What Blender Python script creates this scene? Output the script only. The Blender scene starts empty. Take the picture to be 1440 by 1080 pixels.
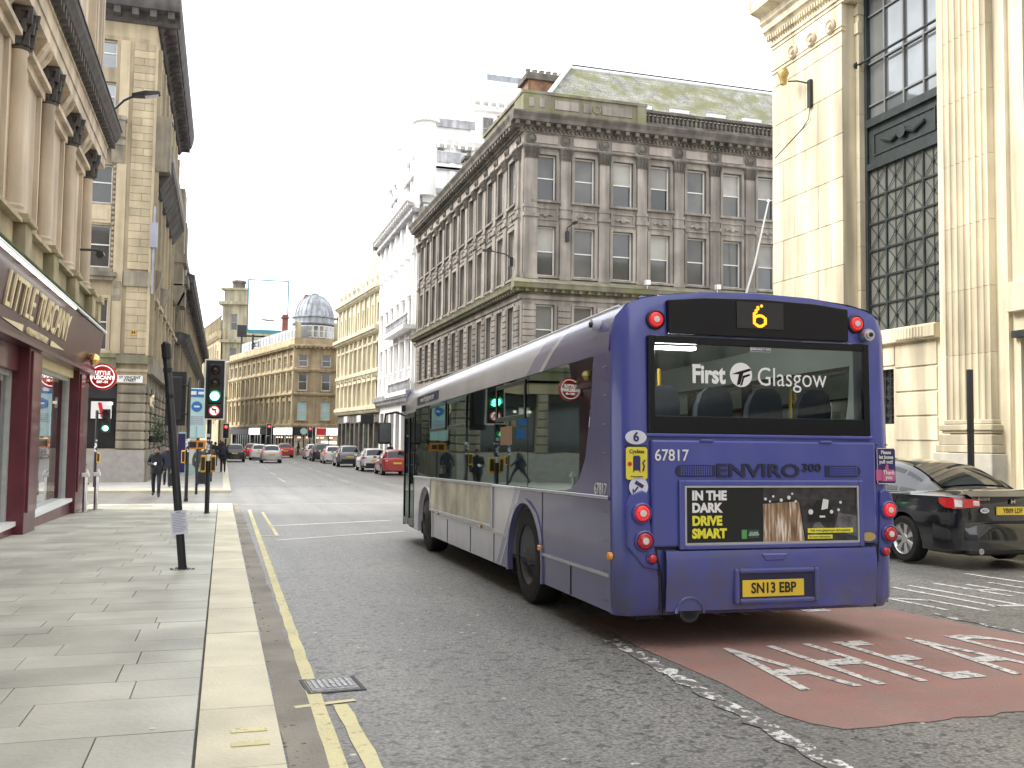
import bpy, bmesh, math, random
from mathutils import Vector, Matrix
R = math.radians
SC = bpy.context.scene
COL = SC.collection
rng = random.Random(7)

# ---------------------------------------------------------------- camera
YAW, PITCH, ROLL, HC = R(16.8265), R(3.3272), R(.7201), 1.62
cam_d = bpy.data.cameras.new('camera')
cam = bpy.data.objects.new('camera', cam_d)
COL.objects.link(cam)
fw = Vector((math.sin(YAW) * math.cos(PITCH), math.cos(YAW) * math.cos(PITCH), math.sin(PITCH)))
rt = Vector((math.cos(YAW), -math.sin(YAW), 0))
upv = rt.cross(fw)
r2 = math.cos(ROLL) * rt + math.sin(ROLL) * upv
u2 = -math.sin(ROLL) * rt + math.cos(ROLL) * upv
cam.matrix_world = Matrix(((r2.x, u2.x, -fw.x, 0), (r2.y, u2.y, -fw.y, 0), (r2.z, u2.z, -fw.z, HC), (0, 0, 0, 1)))
cam_d.sensor_width = 36
cam_d.lens = 36 * 1338.6 / 1440
cam_d.clip_start = .1
cam_d.clip_end = 2000
SC.camera = cam

# ---------------------------------------------------------------- overcast sky and soft sun
SUN_AZ, SUN_EL = R(-76), R(43)          # azimuth from +Y towards +X
W = bpy.data.worlds.new('World')
SC.world = W
W.use_nodes = True
wn, wl = W.node_tree.nodes, W.node_tree.links
bg = wn['Background']
sky = wn.new('ShaderNodeTexSky')
sky.sky_type = 'NISHITA'
sky.sun_disc = False
sky.sun_elevation = SUN_EL
sky.sun_rotation = SUN_AZ
sky.air_density = 1.0
sky.dust_density = 4.0
sky.ozone_density = 1.0
hs = wn.new('ShaderNodeHueSaturation')
hs.inputs['Saturation'].default_value = .12
wmix = wn.new('ShaderNodeMix')
wmix.data_type = 'RGBA'
wmix.inputs[0].default_value = .8         # closed cloud cover over the clear sky
wmix.inputs[7].default_value = (9.0, 9.15, 9.5, 1)
wl.new(sky.outputs[0], hs.inputs['Color'])
wl.new(hs.outputs[0], wmix.inputs[6])
wl.new(wmix.outputs[2], bg.inputs['Color'])
bg.inputs['Strength'].default_value = .095
sun_d = bpy.data.lights.new('sun', 'SUN')
sun_d.energy = 1.5
sun_d.angle = R(22)
sun_d.color = (1, .95, .86)
sun = bpy.data.objects.new('sun', sun_d)
COL.objects.link(sun)
sd = Vector((math.sin(SUN_AZ) * math.cos(SUN_EL), math.cos(SUN_AZ) * math.cos(SUN_EL), math.sin(SUN_EL)))
sun.rotation_euler = sd.to_track_quat('Z', 'Y').to_euler()
sun.location = (0, 0, 60)
SC.view_settings.view_transform = 'Standard'
SC.view_settings.look = 'None'
SC.view_settings.exposure = 1.55
SC.view_settings.gamma = 1
SC.view_settings.use_curve_mapping = False
SC.render.engine = 'CYCLES'
SC.cycles.max_bounces = 7
SC.cycles.transparent_max_bounces = 12

# ---------------------------------------------------------------- helpers
def gz(y):
    "height of the roadway: falls to the crossing, then level"
    if y < 30: return .18 - .022 * y
    if y < 50:
        t = (y - 30) / 20
        return -.48 - .44 * (t - t * t / 2)
    return -.70
KERB = .06

class MB:
    def __init__(s): s.v = []; s.f = []; s.m = []
    def face(s, pts, mi=0):
        n = len(s.v); s.v += [tuple(p) for p in pts]; s.f.append(tuple(range(n, n + len(pts)))); s.m.append(mi); return s
    def box(s, x0, x1, y0, y1, z0, z1, mi=0):
        n = len(s.v)
        s.v += [(x0, y0, z0), (x1, y0, z0), (x1, y1, z0), (x0, y1, z0), (x0, y0, z1), (x1, y0, z1), (x1, y1, z1), (x0, y1, z1)]
        for q in ((0, 3, 2, 1), (4, 5, 6, 7), (0, 1, 5, 4), (1, 2, 6, 5), (2, 3, 7, 6), (3, 0, 4, 7)):
            s.f.append(tuple(n + i for i in q)); s.m.append(mi)
        return s
    def prism(s, poly, axis, a, b, mi=0):
        "poly in the two other axes (in x,y,z order), extruded along axis from a to b"
        def P(p, t):
            if axis == 0: return (t, p[0], p[1])
            if axis == 1: return (p[0], t, p[1])
            return (p[0], p[1], t)
        n = len(s.v); k = len(poly)
        s.v += [P(p, a) for p in poly] + [P(p, b) for p in poly]
        s.f.append(tuple(n + i for i in range(k))[::-1]); s.m.append(mi)
        s.f.append(tuple(n + k + i for i in range(k))); s.m.append(mi)
        for i in range(k):
            j = (i + 1) % k
            s.f.append((n + i, n + j, n + k + j, n + k + i)); s.m.append(mi)
        return s
    def loft(s, rings, cap=True, close=True, mi=0):
        n = len(s.v); k = len(rings[0])
        for r in rings: s.v += [tuple(p) for p in r]
        for a in range(len(rings) - 1):
            for i in range(k if close else k - 1):
                j = (i + 1) % k
                s.f.append((n + a * k + i, n + a * k + j, n + (a + 1) * k + j, n + (a + 1) * k + i)); s.m.append(mi)
        if cap:
            s.f.append(tuple(n + i for i in range(k))[::-1]); s.m.append(mi)
            e = n + (len(rings) - 1) * k
            s.f.append(tuple(e + i for i in range(k))); s.m.append(mi)
        return s
    def lathe(s, prof, n=12, c=(0, 0, 0), axis=2, mi=0, cap=True):
        rings = []
        for r, t in prof:
            ring = []
            for i in range(n):
                a = 2 * math.pi * i / n
                p = (r * math.cos(a), r * math.sin(a))
                q = (p[0], p[1], t) if axis == 2 else ((t, p[0], p[1]) if axis == 0 else (p[1], t, p[0]))
                ring.append((q[0] + c[0], q[1] + c[1], q[2] + c[2]))
            rings.append(ring)
        return s.loft(rings, mi=mi, cap=cap)
    def tube(s, pts, r, n=8, mi=0):
        pts = [Vector(p) for p in pts]; rings = []
        for i, p in enumerate(pts):
            d = (pts[min(i + 1, len(pts) - 1)] - pts[max(i - 1, 0)]).normalized()
            a = d.orthogonal().normalized() if i == 0 else (a - d * a.dot(d)).normalized()
            b = d.cross(a); rr = r[i] if isinstance(r, (list, tuple)) else r
            rings.append([p + (a * math.cos(2 * math.pi * k / n) + b * math.sin(2 * math.pi * k / n)) * rr for k in range(n)])
        return s.loft(rings, mi=mi)
    def mesh(s, name, mats, smooth=False, bevel=0, seg=1, fix=True, merge=False):
        me = bpy.data.meshes.new(name)
        me.from_pydata([tuple(v) for v in s.v], [], s.f)
        if not isinstance(mats, (list, tuple)): mats = [mats]
        for m in mats: me.materials.append(m)
        me.polygons.foreach_set('material_index', s.m)
        bm = bmesh.new(); bm.from_mesh(me)
        if merge or smooth: bmesh.ops.remove_doubles(bm, verts=bm.verts, dist=1e-4)
        if fix: bmesh.ops.recalc_face_normals(bm, faces=bm.faces)
        if bevel:
            bmesh.ops.bevel(bm, geom=[e for e in bm.edges if len(e.link_faces) == 2 and e.calc_face_angle(0) > .5], offset=bevel, segments=seg, affect='EDGES', profile=.5, clamp_overlap=True)
        bm.to_mesh(me); bm.free()
        if smooth:
            try:
                me.polygons.foreach_set('use_smooth', [True] * len(me.polygons))
                me.set_sharp_from_angle(angle=R(smooth if smooth is not True else 40))
            except Exception: pass
        return me

def ob(name, me, parent=None, loc=(0, 0, 0), rz=0, scale=None, rot=None):
    o = bpy.data.objects.new(name, me)
    COL.objects.link(o)
    o.location = loc
    o.rotation_euler = rot if rot is not None else (0, 0, rz)
    if scale: o.scale = scale
    if parent: o.parent = parent
    return o
def thing(name, label, cat, loc=(0, 0, 0), rz=0, group=None, rot=None):
    o = ob(name, None, None, loc, rz, rot=rot)
    return tag(o, label, cat, group)
def tag(o, label, cat, group=None):
    o['label'] = label; o['category'] = cat
    if group: o['group'] = group
    return o
def struct(o, kind='structure'):
    o['kind'] = kind; return o
_txt = {}
def text_mesh(body, mat, size=1, bold=0, ext=.003, align='CENTER', sx=1, sp=1):
    key = (body, mat.name, size, bold, ext, align, sx, sp)
    if key in _txt: return _txt[key]
    c = bpy.data.curves.new('lettering', 'FONT')
    c.body = body; c.size = size; c.offset = bold; c.extrude = ext; c.align_x = align; c.align_y = 'CENTER'; c.resolution_u = 3; c.space_character = sp
    c.space_line = .8
    o = bpy.data.objects.new('lettering', c); COL.objects.link(o)
    bpy.context.view_layer.update()
    me = bpy.data.meshes.new_from_object(o.evaluated_get(bpy.context.evaluated_depsgraph_get()))
    bpy.data.objects.remove(o)
    me.materials.clear(); me.materials.append(mat)
    if sx != 1: me.transform(Matrix.Diagonal((sx, 1, 1, 1)))
    _txt[key] = me
    return me

# ---------------------------------------------------------------- materials
def pmat(name, col, rough=.7, metal=0, var=.15, vscale=2., streak=0, bump=0, bscale=30, objvar=0, coords='P', spec=.5, moss=0, coat=0, speck=0, grime=None):
    m = bpy.data.materials.new(name); m.use_nodes = True
    N, L = m.node_tree.nodes, m.node_tree.links
    b = N['Principled BSDF']
    b.inputs['Roughness'].default_value = rough; b.inputs['Metallic'].default_value = metal
    b.inputs['Specular IOR Level'].default_value = spec
    b.inputs['Coat Weight'].default_value = coat; b.inputs['Coat Roughness'].default_value = .06
    pos = N.new('ShaderNodeNewGeometry').outputs['Position'] if coords == 'P' else N.new('ShaderNodeTexCoord').outputs['Object']
    def noise(scale, detail=5, vec=None):
        t = N.new('ShaderNodeTexNoise'); t.inputs['Scale'].default_value = scale; t.inputs['Detail'].default_value = detail
        L.new(vec or pos, t.inputs['Vector']); return t.outputs['Fac']
    def mr(src, a, bb, c, d):
        t = N.new('ShaderNodeMapRange'); L.new(src, t.inputs[0])
        for i, v in enumerate((a, bb, c, d)): t.inputs[i + 1].default_value = v
        return t.outputs[0]
    def mul(x, y):
        t = N.new('ShaderNodeMath'); t.operation = 'MULTIPLY'; L.new(x, t.inputs[0]); L.new(y, t.inputs[1]); return t.outputs[0]
    f = mr(noise(vscale, 6), .3, .7, 1 - var, 1 + var)
    if speck: f = mul(f, mr(noise(speck, 3), .35, .65, .55, 1.45))
    if streak:
        mp = N.new('ShaderNodeMapping'); mp.inputs['Scale'].default_value = (2.2, 2.2, .18); L.new(pos, mp.inputs['Vector'])
        f = mul(f, mr(noise(1, 6, mp.outputs[0]), .38, .62, 1 - streak, 1.04))
    if objvar:
        oi = N.new('ShaderNodeObjectInfo'); f = mul(f, mr(oi.outputs['Random'], 0, 1, 1 - objvar, 1 + objvar))
    cm = N.new('ShaderNodeMix'); cm.data_type = 'RGBA'; cm.blend_type = 'MULTIPLY'; cm.inputs[0].default_value = 1
    cm.inputs[6].default_value = (*col, 1); L.new(f, cm.inputs[7]); out = cm.outputs[2]
    if moss:
        mm = N.new('ShaderNodeMix'); mm.data_type = 'RGBA'; L.new(out, mm.inputs[6]); mm.inputs[7].default_value = (.15, .155, .055, 1)
        L.new(mr(noise(.9, 8), .5 - moss * .25, .75 - moss * .25, 0, .9), mm.inputs[0]); out = mm.outputs[2]
    if grime:
        za, zb, amt, gc = grime
        sp = N.new('ShaderNodeSeparateXYZ'); L.new(pos, sp.inputs[0])
        gf = mul(mr(sp.outputs['Z'], za, zb, amt, 0), mr(noise(4.5, 9), .35, .65, .15, 1.5))
        gm_ = N.new('ShaderNodeMix'); gm_.data_type = 'RGBA'; L.new(gf, gm_.inputs[0]); L.new(out, gm_.inputs[6]); gm_.inputs[7].default_value = (*gc, 1); out = gm_.outputs[2]
        sc = mr(noise(2.2, 9), .62, .70, 0, .3)
        g2 = N.new('ShaderNodeMix'); g2.data_type = 'RGBA'; L.new(sc, g2.inputs[0]); L.new(out, g2.inputs[6]); g2.inputs[7].default_value = (*gc, 1); out = g2.outputs[2]
    L.new(out, b.inputs['Base Color'])
    if bump:
        bp = N.new('ShaderNodeBump'); bp.inputs['Strength'].default_value = bump; bp.inputs['Distance'].default_value = .02
        L.new(noise(bscale, 6), bp.inputs['Height']); L.new(bp.outputs[0], b.inputs['Normal'])
    return m
def emat(name, col, strength):
    m = bpy.data.materials.new(name); m.use_nodes = True
    b = m.node_tree.nodes['Principled BSDF']
    b.inputs['Base Color'].default_value = (*col, 1); b.inputs['Emission Color'].default_value = (*col, 1); b.inputs['Emission Strength'].default_value = strength
    b.inputs['Roughness'].default_value = .3
    return m
def glass(name, tint, refl=.25, rough=.02, ior=1.5, gcol=(.95, .97, 1)):
    m = bpy.data.materials.new(name); m.use_nodes = True
    N, L = m.node_tree.nodes, m.node_tree.links
    N.remove(N['Principled BSDF'])
    tr = N.new('ShaderNodeBsdfTransparent'); tr.inputs[0].default_value = (*tint, 1)
    gl = N.new('ShaderNodeBsdfGlossy'); gl.inputs['Roughness'].default_value = rough; gl.inputs[0].default_value = (*gcol, 1)
    fr = N.new('ShaderNodeFresnel'); fr.inputs['IOR'].default_value = ior
    wv = N.new('ShaderNodeTexNoise'); wv.inputs['Scale'].default_value = 1.1; wv.inputs['Detail'].default_value = 1; L.new(N.new('ShaderNodeNewGeometry').outputs['Position'], wv.inputs['Vector'])
    wb = N.new('ShaderNodeBump'); wb.inputs['Strength'].default_value = .035; wb.inputs['Distance'].default_value = .05; L.new(wv.outputs['Fac'], wb.inputs['Height']); L.new(wb.outputs[0], gl.inputs['Normal'])
    ad = N.new('ShaderNodeMath'); ad.operation = 'MULTIPLY_ADD'; ad.use_clamp = True
    L.new(fr.outputs[0], ad.inputs[0]); ad.inputs[1].default_value = 1 - refl; ad.inputs[2].default_value = refl
    mx = N.new('ShaderNodeMixShader'); L.new(ad.outputs[0], mx.inputs[0]); L.new(tr.outputs[0], mx.inputs[1]); L.new(gl.outputs[0], mx.inputs[2])
    L.new(mx.outputs[0], N['Material Output'].inputs[0])
    return m

M = {}
# stone
M['grey_stone'] = pmat('weathered_grey_sandstone', (.30, .27, .237), .85, var=.22, vscale=.8, streak=.42, bump=.5, bscale=14, objvar=.12)
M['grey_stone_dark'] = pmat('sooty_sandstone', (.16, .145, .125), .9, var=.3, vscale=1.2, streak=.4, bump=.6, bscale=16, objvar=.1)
M['grey_stone_moss'] = pmat('mossy_sandstone', (.24, .225, .17), .9, var=.25, vscale=.9, streak=.35, bump=.5, bscale=16, moss=.2)
M['pink_stone'] = pmat('pale_frieze_stone', (.40, .35, .31), .85, var=.15, vscale=1.5, streak=.2, bump=.3)
M['buff'] = pmat('buff_ashlar', (.46, .385, .26), .85, var=.12, vscale=1.3, streak=.22, bump=.35, bscale=20, objvar=.14)
M['buff_wall'] = pmat('buff_stone', (.40, .335, .23), .85, var=.2, vscale=.7, streak=.35, bump=.4, bscale=18)
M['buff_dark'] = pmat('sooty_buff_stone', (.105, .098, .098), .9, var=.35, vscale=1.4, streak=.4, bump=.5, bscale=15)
M['buff_grey'] = pmat('grimy_shaded_buff_stone', (.30, .265, .205), .9, var=.25, vscale=1., streak=.45, bump=.5, bscale=16, objvar=.1)  # grime on carved parts, and painted shade on the street side
M['tan'] = pmat('warm_tan_stone', (.58, .485, .365), .8, var=.14, vscale=1.1, streak=.3, bump=.3, bscale=20, objvar=.05)
M['tan_moss'] = pmat('mossy_tan_stone', (.44, .37, .24), .85, var=.2, vscale=1.4, streak=.3, bump=.3, moss=.1)
M['moss'] = pmat('moss_covered_ledge', (.055, .085, .03), .95, var=.45, vscale=3, bump=.8, bscale=40)
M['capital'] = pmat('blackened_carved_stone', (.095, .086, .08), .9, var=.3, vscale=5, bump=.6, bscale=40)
M['cream'] = pmat('cream_limestone', (.70, .62, .45), .75, var=.12, vscale=.9, streak=.4, bump=.3, bscale=25, objvar=.09)
M['cream_base'] = pmat('grey_granite_plinth', (.46, .43, .37), .7, var=.14, vscale=3, bump=.2, objvar=.06)
M['white_stone'] = pmat('white_portland_stone', (.84, .83, .82), .8, var=.05, vscale=.7, streak=.08, bump=.3, bscale=14)
M['white_grime'] = pmat('sooted_white_stone', (.46, .46, .48), .85, var=.3, vscale=1.1, streak=.4, bump=.4)
M['yellow_stone'] = pmat('pale_yellow_sandstone', (.68, .62, .45), .85, var=.12, vscale=.7, streak=.3, bump=.4, bscale=12)
M['gold_stone'] = pmat('golden_sandstone', (.52, .43, .27), .85, var=.18, vscale=.6, streak=.35, bump=.4, bscale=12)
M['brown_stone'] = pmat('brown_sandstone', (.39, .31, .20), .85, var=.22, vscale=.8, streak=.3, bump=.4, bscale=12)
M['brick'] = pmat('red_brickwork', (.24, .095, .075), .85, var=.25, vscale=3, bump=.4)
M['orange_brick'] = pmat('orange_chimney_brick', (.31, .17, .105), .85, var=.3, vscale=4, bump=.4, streak=.3)
M['lead'] = pmat('lead_sheet', (.36, .38, .42), .5, metal=.1, var=.15, vscale=1.4, streak=.45, bump=.3, bscale=6)
M['slate'] = pmat('mossy_slate', (.27, .27, .235), .8, var=.25, vscale=1.2, bump=.4, bscale=24, moss=.36, speck=14, streak=.25)
M['flash'] = pmat('white_lead_flashing', (.68, .70, .72), .5, var=.1)
# painted things and metal
M['maroon'] = pmat('maroon_gloss_paint', (.125, .016, .027), .38, var=.28, vscale=2.2, bump=.08, coat=.25, streak=.35)
M['maroon_dark'] = pmat('dark_maroon_fascia', (.062, .010, .022), .3, var=.25, vscale=2, coat=.12, streak=.3)
M['white_paint'] = pmat('white_window_paint', (.74, .73, .70), .5, var=.08, vscale=6)
M['grey_paint'] = pmat('grey_window_paint', (.42, .42, .41), .5, var=.1, vscale=6)
M['black'] = pmat('black_painted_steel', (.012, .013, .016), .4, var=.3, vscale=7, bump=.1, bscale=60)
M['black_matt'] = pmat('black_plastic', (.016, .017, .02), .55, var=.2)
M['iron'] = pmat('dark_bronze_ironwork', (.028, .036, .036), .5, metal=.3, var=.3, vscale=5)
M['steel'] = pmat('brushed_stainless_steel', (.55, .55, .54), .28, metal=.9, var=.1, vscale=9)
M['alu'] = pmat('aluminium_trim', (.55, .56, .60), .35, metal=.7, var=.1, vscale=5, coords='O')
M['yellow_plastic'] = pmat('yellow_plastic', (.75, .42, .02), .45, var=.08)
M['rubber'] = pmat('tyre_rubber', (.014, .014, .015), .8, var=.3, vscale=6, coords='O', bump=.2)
M['paper'] = pmat('white_paper', (.68, .70, .80), .7, var=.06, vscale=9)
M['print'] = pmat('grey_print', (.33, .34, .42), .8, var=.1)
M['sign_white'] = pmat('white_sign_enamel', (.78, .78, .76), .4, var=.04)
M['sign_black'] = pmat('black_sign_print', (.012, .012, .014), .5, var=.1)
M['sign_red'] = pmat('red_sign_face', (.62, .022, .03), .3, var=.08)
M['sign_teal'] = pmat('pale_teal_sign', (.42, .62, .62), .5, var=.06)
M['sign_blue'] = pmat('blue_sign', (.03, .16, .45), .4, var=.08)
M['gold'] = pmat('gilt_lettering', (.86, .74, .48), .45, metal=.0, var=.08)
M['leaf'] = pmat('dark_leaves', (.035, .07, .022), .6, var=.4, vscale=20, objvar=.2)
# panes
M['pane'] = pmat('dark_window_pane', (.06, .062, .063), .06, var=.4, vscale=.5, bump=.03, bscale=1.5, objvar=.6, spec=.8)
M['pane_blind'] = pmat('window_pane_over_grey_blind', (.135, .135, .13), .10, var=.35, vscale=.5, bump=.05, bscale=1.5, objvar=.4, spec=.5)
M['pane_pale'] = pmat('pane_over_pale_blind', (.30, .29, .26), .12, var=.2, vscale=.6, bump=.05, bscale=1.5, objvar=.25)
M['pane_sky'] = pmat('bright_window_pane', (.28, .30, .31), .03, var=.25, vscale=.5, objvar=.3, spec=1.0, metal=.55)
M['pane_lead'] = pmat('obscured_glass', (.13, .135, .12), .2, var=.35, vscale=.9, objvar=.12, spec=.6)
M['shop_glass'] = glass('shop_window_glass', (.55, .56, .54), .34)
M['shop_dark'] = pmat('dim_shop_interior', (.10, .075, .055), .8, var=.5, vscale=1.5)
M['warm_lit'] = emat('lit_shop_interior', (1, .86, .66), .7)
M['white_lit'] = emat('lit_white_sign', (1, .98, .93), .4)
M['red_lamp'] = emat('lit_red_lamp', (1, .03, .03), 3)
M['green_lamp'] = emat('lit_green_signal', (.10, 1, .48), 6)
M['amber_led'] = emat('amber_led', (1, .36, .01), .8)
M['tube'] = emat('white_light_tube', (1, .97, .92), .55)
M['car_lamp'] = pmat('red_lamp_lens', (.55, .02, .025), .15, var=.15, vscale=20, coat=.5, coords='O')
M['lit_tail'] = emat('lit_tail_lamp', (.9, .05, .05), .25)
M['amber'] = pmat('amber_lens', (.8, .32, .03), .2, var=.1, coat=.5)
M['clear_lens'] = pmat('clear_lamp_lens', (.75, .72, .70), .12, var=.1, coat=.5)
# ================================================================ ground, road and pavements
def asphalt():
    m = pmat('worn_asphalt', (.21, .205, .19), .42, var=.16, vscale=.45, bump=.5, bscale=70, speck=45, spec=.7)
    N, L = m.node_tree.nodes, m.node_tree.links
    b = N['Principled BSDF']; src = b.inputs['Base Color'].links[0].from_socket
    pos = N.new('ShaderNodeNewGeometry').outputs['Position']
    v = N.new('ShaderNodeTexVoronoi'); v.inputs['Scale'].default_value = 3.2; L.new(pos, v.inputs['Vector'])
    n = N.new('ShaderNodeTexNoise'); n.inputs['Scale'].default_value = 15; n.inputs['Detail'].default_value = 6; L.new(pos, n.inputs['Vector'])
    # ragged pits
    r = N.new('ShaderNodeMapRange'); L.new(n.outputs['Fac'], r.inputs[0]); r.inputs[1].default_value = .575; r.inputs[2].default_value = .615; r.inputs[3].default_value = 1; r.inputs[4].default_value = .46
    # pale chippings
    w = N.new('ShaderNodeMapRange'); L.new(v.outputs['Distance'], w.inputs[0]); w.inputs[1].default_value = .05; w.inputs[2].default_value = .075; w.inputs[3].default_value = 2.8; w.inputs[4].default_value = 1
    mm = N.new('ShaderNodeMath'); mm.operation = 'MULTIPLY'; L.new(r.outputs[0], mm.inputs[0]); L.new(w.outputs[0], mm.inputs[1])
    c = N.new('ShaderNodeMix'); c.data_type = 'RGBA'; c.blend_type = 'MULTIPLY'; c.inputs[0].default_value = 1
    mp = N.new('ShaderNodeMapping'); mp.inputs['Scale'].default_value = (1.5, .05, 1); L.new(pos, mp.inputs['Vector'])
    n2 = N.new('ShaderNodeTexNoise'); n2.inputs['Scale'].default_value = 1; n2.inputs['Detail'].default_value = 4; L.new(mp.outputs[0], n2.inputs['Vector'])
    r2_ = N.new('ShaderNodeMapRange'); L.new(n2.outputs['Fac'], r2_.inputs[0]); r2_.inputs[1].default_value = .35; r2_.inputs[2].default_value = .65; r2_.inputs[3].default_value = .80; r2_.inputs[4].default_value = 1.12
    n3 = N.new('ShaderNodeTexNoise'); n3.inputs['Scale'].default_value = .9; n3.inputs['Detail'].default_value = 5; L.new(pos, n3.inputs['Vector'])
    r3 = N.new('ShaderNodeMapRange'); L.new(n3.outputs['Fac'], r3.inputs[0]); r3.inputs[1].default_value = .62; r3.inputs[2].default_value = .72; r3.inputs[3].default_value = 1; r3.inputs[4].default_value = .72
    m3 = N.new('ShaderNodeMath'); m3.operation = 'MULTIPLY'; L.new(r2_.outputs[0], m3.inputs[0]); L.new(r3.outputs[0], m3.inputs[1])
    m4 = N.new('ShaderNodeMath'); m4.operation = 'MULTIPLY'; L.new(mm.outputs[0], m4.inputs[0]); L.new(m3.outputs[0], m4.inputs[1])
    L.new(src, c.inputs[6]); L.new(m4.outputs[0], c.inputs[7]); L.new(c.outputs[2], b.inputs['Base Color'])
    return m
def worn(name, col, thr=.44, soft=.07, scale=14, under=(.15, .145, .14)):
    m = pmat(name, col, .8, var=.12, vscale=1.5, bump=.6, bscale=55)
    N, L = m.node_tree.nodes, m.node_tree.links
    b = N['Principled BSDF']; src = b.inputs['Base Color'].links[0].from_socket
    pos = N.new('ShaderNodeNewGeometry').outputs['Position']
    n = N.new('ShaderNodeTexNoise'); n.inputs['Scale'].default_value = scale; n.inputs['Detail'].default_value = 9; n.inputs['Roughness'].default_value = .7; L.new(pos, n.inputs['Vector'])
    r = N.new('ShaderNodeMapRange'); L.new(n.outputs['Fac'], r.inputs[0]); r.inputs[1].default_value = thr - soft; r.inputs[2].default_value = thr + soft
    c = N.new('ShaderNodeMix'); c.data_type = 'RGBA'; c.inputs[6].default_value = (*under, 1); L.new(src, c.inputs[7]); L.new(r.outputs[0], c.inputs[0]); L.new(c.outputs[2], b.inputs['Base Color'])
    return m
M['asphalt'] = asphalt()
M['yellow_line'] = worn('worn_yellow_road_paint', (.72, .655, .38), .36)
M['white_line'] = worn('worn_white_road_paint', (.70, .68, .64), .445, .06, 16)
M['white_gone'] = worn('nearly_gone_white_road_paint', (.74, .73, .70), .53, .03, 11)
M['red_road'] = worn('red_bus_lane_surfacing', (.35, .185, .155), .42, .2, 3.2, (.26, .205, .185))
M['gutter'] = pmat('dirty_gutter_channel', (.255, .23, .19), .7, var=.3, vscale=1.6, bump=.5, bscale=60)
M['slab'] = pmat('grey_caithness_flag', (.44, .432, .365), .46, var=.26, vscale=1.1, bump=.25, bscale=26, objvar=.13, speck=0)
M['slab_yellow'] = pmat('pale_yellow_flag', (.60, .545, .38), .8, var=.08, vscale=2, bump=.25, bscale=26)
M['kerbstone'] = pmat('pale_granite_kerbstone', (.62, .565, .40), .5, var=.18, vscale=1.6, bump=.3, bscale=40, objvar=.07)
M['joint'] = pmat('dark_paving_joint', (.115, .11, .10), .95, var=.3, vscale=5)

def sheet(name, rects, mat, lift, kind='structure', parent=None, step=1.0):
    mb = MB()
    for x0, x1, y0, y1 in rects:
        n = max(1, int((y1 - y0) / step)) if y0 < 52 else max(1, int((y1 - y0) / 40))
        for i in range(n):
            a, b = y0 + (y1 - y0) * i / n, y0 + (y1 - y0) * (i + 1) / n
            mb.face([(x0, a, gz(a) + lift), (x1, a, gz(a) + lift), (x1, b, gz(b) + lift), (x0, b, gz(b) + lift)])
    o = ob(name, mb.mesh(name, mat, fix=False), parent)
    if not parent: struct(o, kind)
    return o
road = sheet('road', [(-400, 400, -40, 52), (-400, 400, 52, 900)], M['asphalt'], 0)

def flat_part(name, polys, mat, lift=.004):
    "markings that lie on the road: polygons given in x, y"
    mb = MB()
    for p in polys: mb.face([(x, y, gz(y) + lift) for x, y in p])
    return ob(name, mb.mesh(name, mat, fix=False), road)
def strip(x0, y0, x1, y1, w):
    d = Vector((x1 - x0, y1 - y0)); n = Vector((-d.y, d.x)).normalized() * w / 2
    return [(x0 + n.x, y0 + n.y), (x0 - n.x, y0 - n.y), (x1 - n.x, y1 - n.y), (x1 + n.x, y1 + n.y)]
def ragged(x0, y0, x1, y1, w, n=40, amp=.0035):
    "a strip with a slightly uneven edge, cut in short lengths"
    P = []; k = rng.random() * 9
    for i in range(n):
        a, b = i / n, (i + 1) / n
        e = lambda t: w / 2 + amp * math.sin(37 * t * n / 9 + k) + amp * .8 * math.sin(91 * t * n / 9 + k)
        xa, ya, xb, yb = x0 + (x1 - x0) * a, y0 + (y1 - y0) * a, x0 + (x1 - x0) * b, y0 + (y1 - y0) * b
        P.append([(xa - e(a), ya), (xa + e(a + .3), ya), (xb + e(b + .3), yb), (xb - e(b), yb)])
    return P
XK0, XK1 = -.085, .325                    # kerbstones of the left pavement
flat_part('gutter_channel', ragged(.42, -8, .46, 31, .20, 60, .012), M['gutter'], .003)
flat_part('yellow_line', ragged(.55, 3.0, .76, 27.5, .085, 90), M['yellow_line'])
flat_part('yellow_line', ragged(.77, 1.0, .705, 5.72, .085, 20), M['yellow_line'])
flat_part('yellow_line', [strip(.44, 5.72, .80, 5.80, .055)], M['yellow_line'], .005)
flat_part('yellow_line', ragged(1.02, 18.3, 1.06, 26.2, .07, 30), M['yellow_line'])
flat_part('yellow_line', [strip(.70, 18.3, 1.06, 18.3, .10)], M['yellow_line'], .005)
M['stop_white'] = worn('stop_line_paint', (.76, .74, .70), .34)
flat_part('stop_line', [strip(.95, 17.3, 3.5, 18.9, .15)], M['stop_white'])
flat_part('stop_line', [strip(.98, 20.9, 3.8, 22.3, .20)], M['stop_white'])
flat_part('crossing_line', [strip(.6, 30.6, 12, 31.5, .13)], M['white_line'])
flat_part('crossing_line', [strip(.6, 45.2, 11, 45.6, .5)], M['white_gone'])
flat_part('lane_line', [strip(3.1, 50 + 9 * i, 3.0, 55 + 9 * i, .12) for i in range(5)], M['white_line'])
flat_part('lane_line', [strip(6.3, 50 + 7 * i, 6.2, 53 + 7 * i, .10) for i in range(6)], M['white_line'])
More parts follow.
